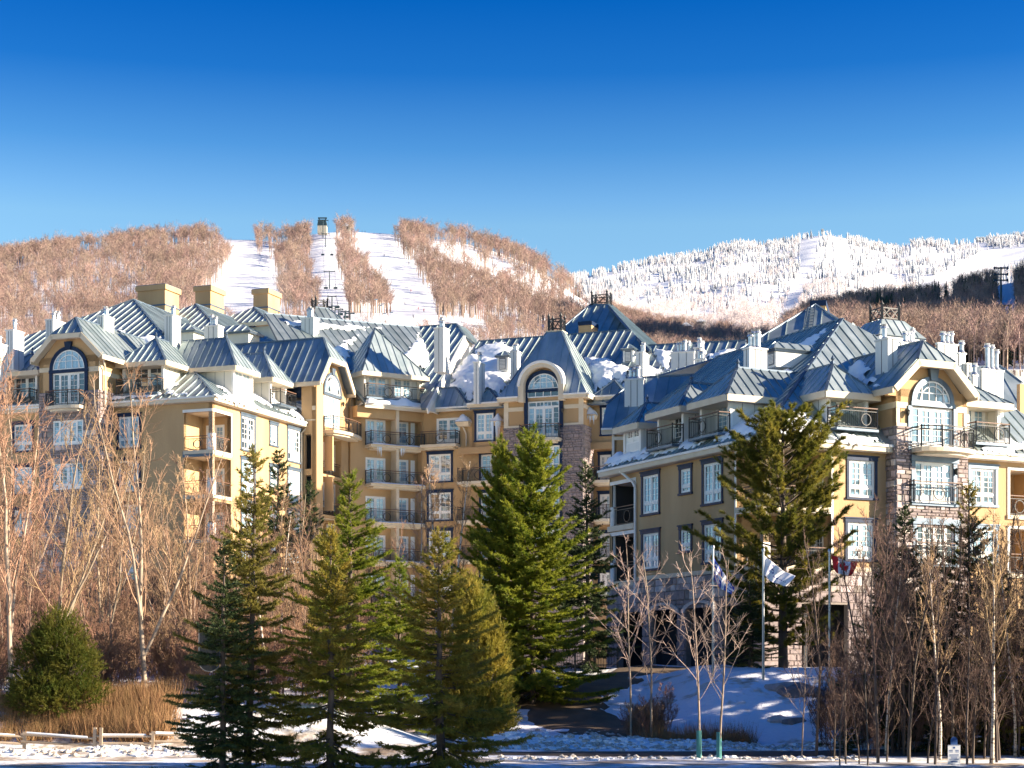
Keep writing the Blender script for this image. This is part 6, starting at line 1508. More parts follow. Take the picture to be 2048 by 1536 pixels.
def conifer(key, seed, H, Rm, mats, gap=.34, nbr=7, dens=1.0, power=.75, tip=.2, droop=18, ragged=.22, clear=.05, nl=.12, nw=.028, trunk_r=.12, bare_low=0.0, skip=0.0):
    """Spruce: whorls of drooping boughs, twigs on both sides, needles as fine blades."""
    rs = np.random.RandomState(seed); tr = []; n = 10; xs_ = np.cumsum(rs.normal(0, .02, (n + 1, 2)), 0); xs_[0] = 0
    for i in range(n): tr.append([*xs_[i], H * i / n - .3 * (i == 0), *xs_[i + 1], H * (i + 1) / n, trunk_r * (1 - i / n) + .015, trunk_r * (1 - (i + 1) / n) + .012])
    W = []; TP, TD, TL = [], [], []
    z = H * clear
    while z < H * .985:
        f = z / H; L0 = Rm * (1 - f) ** power + tip * (1 - f) + .12
        m = max(4, int(nbr * (1 if f < .8 else .8))); a0 = rs.uniform(0, 6.28)
        for k in range(m):
            if rs.rand() < skip: continue
            L = L0 * rs.uniform(1 - ragged * 1.6, 1 + ragged); a = a0 + k * 6.283 / m + rs.normal(0, .2); el = R(-droop + (droop + 48) * f ** 1.6 + rs.normal(0, 6)); h = np.array([math.cos(a), math.sin(a), 0]); zz = z + rs.normal(0, .09)
            c = np.array([np.interp(zz, [0, H], [0, xs_[-1, 0]]), np.interp(zz, [0, H], [0, xs_[-1, 1]]), zz]); N = 6; pts = []
            for j in range(N + 1): s = j / N; pts.append(c + h * L * s * math.cos(el) + np.array([0, 0, L * (math.sin(el) * s + .16 * s * s * (1 - f) - .05 * math.sin(s * 3.1))]))
            pts = np.array(pts)
            for j in range(N): W.append([*pts[j], *pts[j + 1], .028 * (1 - j / N) * (1 - f * .6) + .006, .028 * (1 - (j + 1) / N) * (1 - f * .6) + .005])
            nt_ = max(3, int(L / .085 * dens)); sv = rs.uniform(.12 + bare_low * (f < .3), 1, nt_); x = sv * N; i = np.minimum(x.astype(int), N - 1); P = pts[i] + (pts[i + 1] - pts[i]) * (x - i)[:, None]; D0 = pts[i + 1] - pts[i]; D0 /= np.linalg.norm(D0, axis=1)[:, None]
            sd = np.where(rs.rand(nt_) < .5, 1, -1); lat = np.cross(D0, np.array([0, 0, 1.])) * sd[:, None]
            TP.append(P); TD.append(D0 * rs.uniform(.5, 1.0, (nt_, 1)) + lat * rs.uniform(.35, 1.0, (nt_, 1)) + np.array([0, 0, -.22]) * rs.uniform(0, 1.6, (nt_, 1)) * (1 - f) + np.array([0, 0, .15 * f])); TL.append(np.minimum(.10 + .42 * (1 - sv * .85) * min(L, 1.3) * rs.uniform(.6, 1.2, nt_), .6))
            TP.append(pts[-2:-1]); TD.append(pts[-1:] - pts[-2:-1]); TL.append(np.array([.22 + .08 * L]))
        z += gap * rs.uniform(.75, 1.25) * (1 - .35 * f)
    TP.append(np.array([[*xs_[-1], H * .97]])); TD.append(np.array([[0, 0, 1.]])); TL.append(np.array([.35]))
    TP, TD, TL = np.concatenate(TP), np.concatenate(TD), np.concatenate(TL); TD /= np.linalg.norm(TD, axis=1)[:, None]
    cnt = np.maximum(4, (TL / .022 * dens).astype(int)); ix = np.repeat(np.arange(len(TP)), cnt); s = rs.rand(len(ix)); P = TP[ix] + TD[ix] * (TL[ix] * s)[:, None]; side = rs.normal(size=(len(ix), 3)); side -= TD[ix] * (side * TD[ix]).sum(1)[:, None]; side /= np.linalg.norm(side, axis=1)[:, None]
    bv, bt = blades(P, TD[ix] * .85 + side * .8, nl * rs.uniform(.7, 1.2, len(ix)), nw * rs.uniform(.7, 1.2, len(ix)), rs); wv, wt_ = tubes(W); V, T, M = cat([(wv, wt_, 0), (bv, bt, 1)])
    tv, tt = tubes(tr, 7); PROTO[key] = (H, np_mesh('trunk', tv, tt, ['bark_dark'], smooth=True), np_mesh('crown', V, T, ['bark_dark', mats], M)); return len(T)
def pine(key, seed, H, Rm, m):
    """White pine: irregular level tiers, long-needled tufts at the ends of upswept boughs."""
    rs = np.random.RandomState(seed); tr = []; n = 10
    for i in range(n): tr.append([.03 * math.sin(i), 0, H * .96 * i / n - .3 * (i == 0), .03 * math.sin(i + 1), 0, H * .96 * (i + 1) / n, .2 * (1 - i / n) + .03, .2 * (1 - (i + 1) / n) + .03])
    W, C, CD = [], [], []
    z = H * .10
    while z < H * .97:
        f = z / H; prof = np.interp(f, [0, .2, .42, .68, .84, 1], [.4, .58, .95, .9, .58, .08]); m_ = rs.randint(4, 8); a0 = rs.uniform(0, 6.28)
        for k in range(m_):
            L = Rm * prof * rs.uniform(.4, 1.2) + .3; a = a0 + k * 6.28 / m_ + rs.normal(0, .35); el = R(6 + 36 * f + rs.normal(0, 7)); h = np.array([math.cos(a), math.sin(a), 0]); pts = [np.array([0, 0, z]) + h * L * s * math.cos(el) + np.array([0, 0, L * (math.sin(el) * s + .14 * s * s) - .25 * math.sin(3 * s) * (1 - f)]) for s in np.linspace(0, 1, 8)]
            for j in range(7): W.append([*pts[j], *pts[j + 1], .05 * (1 - j / 7) * (1 - .5 * f) + .008, .05 * (1 - (j + 1) / 7) * (1 - .5 * f) + .008])
            nt_ = int(8 + L * 13)
            for s in rs.uniform(.28, 1, nt_):
                x = s * 7; i = min(int(x), 6); p = pts[i] + (pts[i + 1] - pts[i]) * (x - i); sd = np.cross(h, [0, 0, 1]) * rs.choice((-1, 1)) * rs.uniform(.2, .9) + h * .6 + np.array([0, 0, rs.uniform(.0, .55)]); l = rs.uniform(.15, .55) * min(1, L / 1.5) * (1.2 - s * .6); q = p + unit(sd) * l; W.append([*p, *q, .012, .008]); C.append(q); CD.append(unit(sd + np.array([0, 0, .5])))
                if rs.rand() < .6: C.append(p + (q - p) * .5); CD.append(unit(sd + np.array([0, 0, .5])))
        z += rs.uniform(.32, .62) * (1 - .25 * f)
    C, CD = np.array(C), np.array(CD); k = 34; ix = np.repeat(np.arange(len(C)), k); D = CD[ix] * 1.1 + rs.normal(size=(len(ix), 3)) * .62; P = C[ix] - CD[ix] * rs.uniform(0, .10, (len(ix), 1))
    bv, bt = blades(P, D, rs.uniform(.13, .24, len(ix)), rs.uniform(.016, .028, len(ix)), rs); wv, wt_ = tubes(W); V, T, M = cat([(wv, wt_, 0), (bv, bt, 1)]); tv, tt = tubes(tr, 7)
    PROTO[key] = (H, np_mesh('trunk', tv, tt, ['bark_dark'], smooth=True), np_mesh('crown', V, T, ['bark_dark', m], M))
def cedar(key, seed, H, Rm, m, n=4600, nc=10):
    rs = np.random.RandomState(seed); cl = []
    for k in range(nc): a = rs.uniform(0, 6.28); u = rs.uniform(.12, .78); q = Rm * math.sin(min(u + .18, 1) * math.pi) ** .6 * rs.uniform(.25, .72); cl.append([math.cos(a) * q, math.sin(a) * q, H * u, Rm * rs.uniform(.2, .55), H * rs.uniform(.12, .32)])
    cl.append([0, 0, H * .7, Rm * .4, H * .3]); cl += [[math.cos(a) * Rm * .62, math.sin(a) * Rm * .62, H * .12, Rm * .4, H * .16] for a in np.arange(0, 6.2, .9)]; cl = np.array(cl); ci = rs.randint(0, len(cl), n); d = rs.normal(size=(n, 3)); d /= np.linalg.norm(d, axis=1)[:, None]; q = rs.uniform(.55, 1.05, n)[:, None]
    P = cl[ci, :3] + d * q * np.stack([cl[ci, 3], cl[ci, 3], cl[ci, 4]], 1); P[:, 2] = np.abs(P[:, 2]) + .05
    D = d * .7 + np.array([0, 0, .55]) + rs.normal(0, .3, (n, 3)); k = 18; ix = np.repeat(np.arange(n), k); Dn = D / np.linalg.norm(D, axis=1)[:, None]
    Q = P[ix] + Dn[ix] * rs.uniform(0, .36, (len(ix), 1)); bv, bt = blades(Q, Dn[ix] + rs.normal(size=(len(ix), 3)) * .55, rs.uniform(.08, .17, len(ix)), rs.uniform(.018, .036, len(ix)), rs); tv, tt = tubes([[0, 0, -.3, 0, 0, H * .5, .12, .06]], 6); sv, st = tubes([[0, 0, H * .05, *p, .02, .008] for p in P[::16] * np.array([.9, .9, .95])])
    V, T, M = cat([(sv, st, 0), (bv, bt, 1)]); PROTO[key] = (H, np_mesh('trunk', tv, tt, ['bark_dark']), np_mesh('crown', V, T, ['bark_dark', m], M))
conifer('spruce_a', 1, 9.2, 2.35, 'needle_olive', ragged=.36, droop=16, power=1.05, dens=1.5, nw=.034, skip=.26)
conifer('spruce_b', 2, 6.6, 2.3, 'needle_gold', ragged=.36, power=.95, droop=16, dens=1.5, nw=.034, nbr=8, skip=.22)
conifer('spruce_c', 3, 9.0, 2.0, 'needle_green', ragged=.36, power=.85, droop=8, dens=1.5, nw=.034, skip=.2)
conifer('spruce_d', 4, 10.5, 3.2, 'needle_green', gap=.33, nbr=9, power=.6, ragged=.3, droop=10, dens=1.6, nw=.038, nl=.13, skip=.12)
conifer('spruce_e', 5, 9.0, 1.9, 'needle_dark', ragged=.36, power=.95, dens=1.5, nw=.036, skip=.22)
pine('pine', 6, 11.5, 4.0, 'needle_pine'); cedar('cedar', 7, 4.0, 1.95, 'cedar_green'); cedar('cedar_gold', 8, 4.2, 1.5, 'needle_gold')
for i in range(3): make_bare('maple%d' % i, 20 + i, 11, .095, nb=20, first=.22, ang=30, spread=.40, wob=.045, fork=2, subs=6, twigs=4)
for i in range(4): make_bare('sapling%d' % i, 30 + i, 8, .055, 'bark_warm', 'twig_warm', nb=20, first=.12, ang=26, spread=.26, wob=.03, subs=6, twigs=4)
for i in range(2): make_bare('birch%d' % i, 40 + i, 9, .075, 'birch_bark', 'twig', nb=22, first=.35, ang=32, spread=.25, wob=.03, subs=6, twigs=5)
for i in range(3): make_bare('dark%d' % i, 50 + i, 8, .06, 'bark_dark', 'twig_red', nb=19, first=.15, ang=30, spread=.30, wob=.035, subs=6, twigs=4, tw=.0048)
for i in range(2): make_bare('young%d' % i, 60 + i, 6.5, .042, 'bark', 'twig_pale', nb=17, first=.3, ang=42, spread=.36, wob=.025, subs=4, twigs=3, tw=.0042)
for i in range(3): make_bare('brush%d' % i, 70 + i, 3.2, .02, 'twig', 'twig', nb=16, first=.05, ang=30, spread=.42, wob=.08, subs=5, twigs=4, fork=3)
rs = np.random.RandomState(12)
# named conifers: key, px, depth, top row, label
for key, px, Y, yt, nm, lab, wd in [
    ('spruce_a', 494, 47.5, 893, 'spruce_tree', 'tall thin olive spruce with a narrow top before the left wing corner', .95),
    ('spruce_e', 446, 46.5, 1085, 'spruce_tree', 'lower dark spruce beside the tall thin olive spruce', 1.1),
    ('spruce_b', 662, 47.0, 1060, 'spruce_tree', 'yellowish spruce with a brownish upper crown, left of the bright golden spruce', .9),
    ('spruce_c', 702, 62.0, 950, 'spruce_tree', 'bright green spruce with a slim leader behind the yellowish spruce', 1.25),
    ('spruce_c', 798, 64.0, 1118, 'spruce_tree', 'small green spruce top right of the slim bright green spruce', 1.2),
    ('spruce_b', 884, 46.5, 1068, 'spruce_tree', 'golden spruce by the road with wide dark lower boughs', 1.05),
    ('cedar_gold', 945, 67.0, 1165, 'cedar_tree', 'rounded golden cedar behind the golden spruce', .74),
    ('spruce_d', 1066, 76.0, 872, 'spruce_tree', 'largest green spruce in front of the stone tower', .98),
    ('spruce_d', 1004, 77.5, 890, 'spruce_tree', 'second leader of the big green spruce pair, on its left', .72),
    ('spruce_e', 1174, 86.0, 925, 'spruce_tree', 'dark narrow spruce right of the stone tower', 1.05),
    ('pine', 1566, 79.0, 828, 'pine_tree', 'large white pine before the corner of the right wing', 1.03),
    ('spruce_e', 1806, 67.0, 1015, 'spruce_tree', 'dark green spruce below the right gable tower', 1.1),
    ('spruce_a', 1932, 61.0, 965, 'spruce_tree', 'slim brownish spruce at the right before the ground floor', 1.0),
    ('spruce_e', 1766, 60.0, 1130, 'spruce_tree', 'dark spruce in the middle of the right thicket, left of two', 1.25),
    ('spruce_e', 1868, 58.5, 1095, 'spruce_tree', 'dark spruce in the middle of the right thicket, right of two', 1.2),
    ('spruce_a', 1998, 57.0, 1120, 'spruce_tree', 'olive spruce behind the tall white birch at the right edge', 1.2),
    ('spruce_e', 556, 92.0, 905, 'spruce_tree', 'dark bushy spruce against the sunlit left wing wall', 1.25),
    ('spruce_e', 620, 96.0, 965, 'spruce_tree', 'short dark spruce at the foot of the gabled bay', 1.0),
    ('cedar', 118, 60.6, 1228, 'cedar_bush', 'broad green cedar bush above the rail fence', 1.05),
    ('spruce_e', 1500, 78.0, 1150, 'spruce_tree', 'low dark spruce under the left flags', 1.6),
    ('spruce_e', 1695, 57.0, 1400, 'juniper_bush', 'low dark juniper by the road at the right', 1.3)]:
    plant_px(key, px, Y, yt, rs.uniform(0, 6.28), nm, lab, 'bush' if 'bush' in nm else 'tree', None, wd)
# leafless trees on the left, seen one by one
for key, px, Y, yt, lab in [('maple0', 22, 63, 690, 'tall leaning pale maple at the left edge'), ('maple1', 290, 62, 745, 'tall pale forked maple in front of the left wing windows'), ('maple2', 110, 66, 800, 'pale many branched maple behind the cedar bush'),
                            ('maple1', -60, 63, 730, 'pale maple partly cut by the left edge'), ('maple0', 205, 72, 850, 'thin maple between the two tall pale maples'), ('maple2', 375, 74, 905, 'pale maple below the corner loggia')]:
    plant_px(key, px, Y, yt, rs.uniform(0, 6.28), 'bare_maple', lab)
for i in range(84):
    px = rs.uniform(-80, 690); Y = rs.uniform(62.5, 100); yt = rs.uniform(930, 1180) + (60 if px > 560 else 0)
    plant_px('sapling%d' % (i % 4) if i % 5 else 'maple%d' % (i % 3), px, Y, yt, rs.uniform(0, 6.28), 'bare_sapling', 'slender leafless sapling standing in the thicket below the left wing', 'tree', 'leafless saplings in the left thicket', .9)
for i in range(24):
    plant_px('sapling%d' % (i % 4), rs.uniform(520, 775), rs.uniform(64, 84), rs.uniform(1030, 1190), rs.uniform(0, 6.28), 'bare_sapling', 'slender leafless sapling standing in the thicket below the left wing', 'tree', 'leafless saplings in the left thicket', .9)
for px, Y, yt, lab in [(532, 66, 985, 'white birch left of the bright green spruce'), (556, 68, 1010, 'second white birch beside the bright green spruce, to its left'), (620, 63, 1150, 'leaning white birch stem behind the yellowish spruce')]:
    plant_px('birch%d' % (px % 2), px, Y, yt, rs.uniform(0, 6.28), 'birch_tree', lab)
for px, Y, yt, lab in [(833, 92, 940, 'birch with a pink lit stem in front of the inner courtyard balconies'), (876, 93, 915, 'middle birch in front of the courtyard windows'), (902, 91, 905, 'birch leaning right next to the big green spruce')]:
    plant_px('birch%d' % (px % 2), px, Y, yt, rs.uniform(0, 6.28), 'birch_tree', lab, wide=.9)
for px, Y, yt, lab, k in [(1262, 66.5, 1075, 'leafless young tree with two stems beside the driveway', 'young0'), (1302, 66.3, 1090, 'leafless young tree right of the driveway pair', 'young1'), (1398, 53.5, 1085, 'young street tree with a green trunk guard, left one', 'young1'), (1438, 53.0, 1100, 'young street tree with a green trunk guard, right one', 'young0'), (1604, 54.5, 1240, 'small leafless tree at the road before the snow slope', 'young0')]:
    e = plant_px(k, px, Y, yt, rs.uniform(0, 6.28), 'young_tree', lab)
    if 'guard' in lab:
        g = MB(); g.tube((0, 0, -.1), (0, 0, .85), .085, .08, 10); obj('trunk_guard', g, 'guard_green', e)
# right thicket
for px, Y, yt, lab in [(1985, 50.5, 1000, 'tall white birch at the right edge'), (1880, 53, 1080, 'white birch behind the parking sign'), (1772, 56, 1120, 'thin pale birch in the right thicket'), (2030, 55, 1040, 'white birch cut by the right edge')]:
    plant_px('birch%d' % (px % 2), px, Y, yt, rs.uniform(0, 6.28), 'birch_tree', lab, wide=.9)
for px, Y, yt, lab in [(1756, 51, 985, 'tall dark forked tree left of the right thicket'), (1632, 55, 1060, 'dark slim tree beside the red and white flag')]:
    plant_px('dark%d' % (px % 3), px, Y, yt, rs.uniform(0, 6.28), 'bare_tree', lab)
for i in range(80):
    px = rs.uniform(1650, 2110); Y = rs.uniform(49, 68); yt = rs.uniform(1020, 1230) - (px - 1650) * .08; yt = max(yt, 1235 + rs.uniform(0, 60)) if 1635 < px < 1740 else yt
    plant_px('dark%d' % (i % 3), px, Y, yt, rs.uniform(0, 6.28), 'dark_sapling', 'dark leafless sapling in the shaded thicket at the right', 'tree', 'dark saplings in the right thicket', .95)
# undergrowth: brush and dry grass nobody could count
C_brush = protos('brush_kind', [np_mesh('brush', *tubes(sum(bare_parts(80 + i, 3.0, .018, nb=14, first=.05, ang=32, spread=.45, wob=.09, subs=5, twigs=4, fork=3), [])), ['twig_warm']) for i in range(3)])
C_brush_d = protos('brush_dark_kind', [np_mesh('brush', *tubes(sum(bare_parts(90 + i, 3.0, .018, nb=14, first=.05, ang=32, spread=.45, wob=.09, subs=5, twigs=4, fork=3), [])), ['twig_red']) for i in range(3)])
def field(n, x0, x1, y0, y1, test=None, seed=0):
    r = np.random.RandomState(seed); px = r.uniform(x0, x1, n); Y = r.uniform(y0, y1, n); x = (px - CX) / F * Y; return np.stack([x, Y, gz(x, Y) - .05], 1)
scatter('brush_thicket', C_brush, field(540, -120, 720, 62.5, 112, seed=1), np.random.RandomState(5).uniform(.45, 1.2, 540), 'dense leafless brush filling the wood below the left wing', 5)
scatter('dark_brush', C_brush_d, field(70, 1630, 2120, 54, 76, seed=2), np.random.RandomState(6).uniform(.3, .9, 70), 'dark leafless brush in the right thicket', 6)
scatter('verge_brush', C_brush, np.concatenate([field(26, 1255, 1345, 66, 70, seed=3), field(10, 560, 860, 66, 84, seed=4)]), np.random.RandomState(7).uniform(.25, .6, 36), 'thin brush beside the driveway', 7)
def tuft(i):
    r = np.random.RandomState(i); n = 46; P = r.normal(0, .16, (n, 3)) * np.array([1, 1, 0]); v, t = blades(P, np.stack([r.normal(0, .35, n), r.normal(0, .35, n), np.ones(n)], 1), r.uniform(.35, .95, n), r.uniform(.012, .02, n), r); return np_mesh('tuft', v, t, ['dry_grass'])
C_tuft = protos('tuft_kind', [tuft(i) for i in range(4)])
scatter('dry_grass', C_tuft, np.concatenate([field(900, -60, 345, 58.7, 63.5, seed=8), field(130, 1290, 1500, 65.2, 67, seed=9)]), np.random.RandomState(8).uniform(.6, 1.3, 1030), 'dry orange grass behind the rail fence and beside the driveway', 8)
# unseen spruces added out of frame at the right to shade the foreground
for i, (x, y, h) in enumerate([(17.6, 41.2, 12.4), (18.4, 42.8, 12.4), (19.1, 44.4, 12), (20.2, 46.2, 11.5), (20.6, 54.9, 9), (21.5, 57.3, 9.5), (22.2, 59.7, 10.5), (23.5, 62, 10.5), (24.4, 66, 11.5), (24.5, 70, 12), (26, 74, 12), (27.5, 78, 12), (24.6, 58, 9)]):
    plant('spruce_d', x, y, h, i * 1.3, 'spruce_tree', 'unseen tall spruce added right of the road to cast shade', 'tree', 'unseen spruces added for shade', 0, 1.0)

def lump(i, m):
    import bmesh
    r = random.Random(i); b = bmesh.new(); bmesh.ops.create_icosphere(b, subdivisions=1, radius=1)
    for v in b.verts: v.co = Vector((v.co.x * r.uniform(.7, 1.3), v.co.y * r.uniform(.7, 1.3), v.co.z * r.uniform(.45, .9)))
    me = bpy.data.meshes.new('clod'); b.to_mesh(me); b.free(); me.materials.append(MAT[m]); return me
C_lump = protos('clod_kind', [lump(i, 'snow' if i < 3 else 'dirty_snow') for i in range(6)])
r_ = np.random.RandomState(4)
def band(n, x0, x1, yc, sd): px = r_.uniform(x0, x1, n); Y = r_.normal(yc, sd, n); x = (px - CX) / F * Y; return np.stack([x, Y, gz(x, Y)], 1)
LP_ = np.concatenate([band(700, 985, 1720, 60.2, .55), band(300, 985, 1720, 61.6, .7), band(260, -60, 420, 55.6, .7), band(160, 1000, 1720, 53.6, .6), band(120, 1020, 1280, 69.0, .8)])
scatter('ploughed_snow', C_lump, LP_, r_.uniform(.03, .16, len(LP_)) ** 1.0, 'ploughed lumps of clean and dirty snow along the road edge', 11)
# ------------------------------------------------------------------ street furniture, flags, lift, skiers
def gz1(x, y): return float(gz(x, y))
def loc_mb(): return MB()
# split-rail fence at the left
def fence_at(px): x = (px - CX) / F * 57.9; return x, 57.9 + .2 * math.sin(px * .02)
fe = empty('rail_fence', (*fence_at(150), gz1(*fence_at(150))), label='weathered split rail fence with snow on its rails beside the road', cat='fence')
fb = Matrix.Translation(-Vector(fe.location))
def fpart(nm, mb, m, **k): o = obj(nm, mb, m, fe, **k); o.matrix_parent_inverse = fb; return o
posts = [-70, 45, 190, 203, 305, 398, 470]
for px in posts:
    x, y = fence_at(px); z = gz1(x, y); mb = MB(); mb.bar((x, y, z - .3), (x + .03, y, z + (.58 if px not in (190, 203) else .78)), .10); fpart('post', mb, 'fence_wood')
for a, b in ((-70, 45), (40, 195), (190, 310), (300, 400), (395, 472)):
    for h in (.2, .44):
        (x0, y0), (x1, y1) = fence_at(a), fence_at(b); mb = MB(); p, q = Vector((x0, y0, gz1(x0, y0) + h + .05)), Vector((x1, y1, gz1(x1, y1) + h - .03)); mb.tube(p, q, .048, .04, 7); fpart('rail', mb, 'fence_wood')
        if h > .3: mb = MB(); mb.tube(p + Vector((.2, 0, .05)), q + Vector((-.3, 0, .05)), .042, .038, 6); fpart('rail_snow', mb, 'snow', kind='stuff')
# iron fence before the inner court
ie = empty('iron_fence', (*gxy(1140, 85.5), gz1(*gxy(1140, 85.5))), label='low dark iron picket fence behind the big green spruce', cat='fence'); ib = Matrix.Translation(-Vector(ie.location))
def ipart(nm, mb, m, **k): o = obj(nm, mb, m, ie, **k); o.matrix_parent_inverse = ib; return o
for px in (1076, 1110, 1150, 1190, 1235):
    x, y = gxy(px, 85.5); mb = MB(); mb.bar((x, y, gz1(x, y) - .1), (x, y, gz1(x, y) + 1.1), .1); ipart('post', mb, 'iron')
x0, y0 = gxy(1076, 85.5); x1, _ = gxy(1235, 85.5)
for h in (.2, .95): mb = MB(); mb.bar((x0, y0, gz1(x0, y0) + h), (x1, y0, gz1(x1, y0) + h), .05); ipart('rail', mb, 'iron')
mb = MB(); k = 0
while x0 + k * .13 < x1: x = x0 + k * .13; z = gz1(x, y0); mb.bar((x, y0, z + .1), (x, y0, z + 1.02), .022); k += 1
ipart('pickets', mb, 'iron', kind='stuff')
# parking sign at the bottom right
x, y = gxy(1908, 50.3); z = gz1(x, y); sg = empty('parking_sign', (x, y, z), rz=.06, label='small white sign with blue print on a post at the bottom right', cat='sign')
mb = MB(); mb.bar((0, .03, -.2), (0, .03, .80), .06); obj('post', mb, 'steel', sg)
ztop = EZ - (1490 - HY) / F * 50.3 - z; fr = Fr((0, 0), (1, 0)); w2 = .185
mb = MB(); mb.box(fr, -w2, w2, 0, .012, ztop - .62, ztop); obj('board', mb, 'sign_white', sg)
mb = MB(); mb.box(fr, -.10, .10, 0, .012, ztop + .002, ztop + .14); mb.arc(fr, 0, ztop + .14, .0, .10, 0, .012, 0, 180, 8); obj('cap_board', mb, 'sign_blue', sg)
mb = MB(); mb.box(fr, -w2 + .015, w2 - .015, .013, .016, ztop - .02, ztop - .012); mb.box(fr, -.03, .03, .013, .016, ztop - .10, ztop - .05)
rr = random.Random(2)
for i in range(2):
    for sx_ in (-1, 1): u = sx_ * .09; mb.box(fr, u - .05, u + .05, .013, .016, ztop - .165 - i * .045, ztop - .145 - i * .045)
for i in range(5): l = rr.uniform(.09, .14); mb.box(fr, -l, l, .013, .016, ztop - .29 - i * .035, ztop - .275 - i * .035)
mb.box(fr, -.1, .1, .013, .016, ztop - .50, ztop - .47); obj('print', mb, 'sign_blue', sg)
mb = MB(); mb.box(fr, -w2, w2, 0.001, .012, ztop - .95, ztop - .65); obj('lower_board', mb, 'sign_white', sg)
mb = MB(); mb.arc(fr, 0, ztop - .80, .09, .115, .013, .017, 0, 360, 20); obj('ring_mark', mb, 'cloth_red', sg)
# dark shield shaped sign board behind the left spruces
x, y = gxy(447, 49.5); z = gz1(x, y); sg = empty('shield_sign', (x, y, z), label='dark rounded sign board with pale outline half hidden by the left spruces', cat='sign')
zt = EZ + (HY - 1256) / F * 49.5 - z; zb2 = EZ + (HY - 1322) / F * 49.5 - z; r_ = .31; cx_ = -.40
mb = MB(); mb.bar((0, 0, -.3), (0, 0, zt + .6), .13); obj('post', mb, 'iron', sg)
mb = MB(); mb.box(fr, cx_ - r_, cx_ + r_, -.03, .03, zb2, zt); mb.arc(fr, cx_, zb2, .0, r_, -.03, .03, 180, 360, 16); obj('board', mb, 'iron', sg)
mb = MB(); mb.arc(fr, cx_, zb2, r_ - .018, r_, .031, .045, 180, 360, 16); mb.box(fr, cx_ - r_, cx_ - r_ + .018, .031, .045, zb2, zt); mb.box(fr, cx_ + r_ - .018, cx_ + r_, .031, .045, zb2, zt); mb.box(fr, cx_ - r_ + .03, cx_ + r_ - .03, .031, .045, zt - .018, zt); obj('outline', mb, 'seam_dark', sg)
mb = MB(); mb.arc(fr, cx_ - .02, zb2 - .05, 0, .06, .031, .05, 0, 360, 12); obj('red_mark', mb, 'cloth_red', sg)
# flags
def pole(px, Y, ytop, lab, hid=None):
    x, y = gxy(px, Y); z = gz1(x, y); h = EZ + (HY - ytop) / F * Y - z; e = empty('flag_pole', (x, y, z), label=lab, cat='flag pole')
    mb = MB(); mb.tube((0, 0, -.2), (0, 0, h - .12), .065, .045, 10); obj('pole', mb, 'steel', e); mb = MB(); mb.tube((0, 0, h - .12), (0, 0, h - .07), .075, .075, 10); mb.tube((0, 0, h - .07), (0, 0, h), .075, .05, 10); obj('truck', mb, 'steel', e); return x, y, z, h
LEAF = [(0, .48), (.07, .34), (.16, .38), (.12, .14), (.24, .26), (.27, .19), (.42, .22), (.37, .08), (.44, .03), (.22, -.16), (.25, -.25), (.03, -.22), (.02, -.46)]; LEAF = LEAF + [(-a, b) for a, b in reversed(LEAF)]
FLEUR = [(0, .5), (.12, .25), (.08, .05), (.25, .22), (.42, .05), (.3, -.12), (.12, -.08), (.12, -.2), (.2, -.3), (0, -.5)]; FLEUR = FLEUR + [(-a, b) for a, b in reversed(FLEUR)]
def flag(name, lab, px, Y, pts, design, mats, ph=0.0, nu=56, nv=36):
    """Waving cloth: pts are the four corners in photo pixels (hoist top, hoist bottom, fly bottom, fly top) at the pole's distance."""
    c = [at(a, b, Y) for a, b in pts]; V = []; Fq = []; M = []; e = Vector((0, 1, 0))
    for i in range(nu + 1):
        for j in range(nv + 1):
            s, t = i / nu, j / nv; a = c[0].lerp(c[3], s); b = c[1].lerp(c[2], s); p = a.lerp(b, t); p = p + e * (.16 * s * math.sin(s * 9 + t * 2.5 + ph) + .05 * math.sin(s * 21 + t * 4)) + Vector((0, 0, -.10 * math.sin(s * math.pi) + .04 * math.sin(s * 11 + ph) * (t - .3)))
            V.append(p)
    for i in range(nu):
        for j in range(nv): k = i * (nv + 1) + j; Fq.append((k, k + 1, k + nv + 2, k + nv + 1)); M.append(design((i + .5) / nu, (j + .5) / nv))
    me = np_mesh(name, V, Fq, mats, M, smooth=True); o = link(name, me, None, label=lab, cat='flag'); md = o.modifiers.new('cloth', 'SOLIDIFY'); md.thickness = .012; return o
def d_q(s, t):
    if abs(s - .5) < .085 or abs(t - .5) < .12: return 1
    u = (s % .5 - .21) / .30 if s < .5 else (s - .79) / .30; v = ((.19 if t < .5 else .81) - t) / .32
    return 1 if inpoly(u, v, FLEUR) else 0
def d_ca(s, t):
    if s < .25 or s > .75: return 1
    return 1 if inpoly((s - .5) * 2.0 / .92, (.5 - t) / .92, LEAF) else 0
def d_w(s, t):   # pale script and a row of small capitals, too small to read
    a = s - .12
    if .0 < a < .22 and abs(t - .36 - .22 * math.sin(a * 26)) < .045: return 1
    if .27 < s < .36 and abs(math.hypot((s - .31) * 1.4, t - .44) - .08) < .026: return 1
    if .30 < s < .86 and abs(t - .66 - .04 * s) < .035 and (s * 15) % 1 < .55: return 1
    return 0
pole(1426, 75, 1091, 'flag pole with the blue and white flag, left of three'); flag('flag', 'blue flag with a white cross hanging limp from the left pole', 1427, 75, [(1427, 1113), (1427, 1160), (1462, 1188), (1470, 1176)], d_q, ['cloth_blue', 'cloth_white'], .5)
pole(1526.5, 73.5, 1097, 'bright flag pole with the white flag, middle of three'); flag('flag', 'white flag with faint dark blue script on the middle pole', 1528, 73.5, [(1528.5, 1110), (1528.5, 1152), (1574, 1172), (1590, 1152)], d_w, ['cloth_white', 'ink_blue'], 1.4)
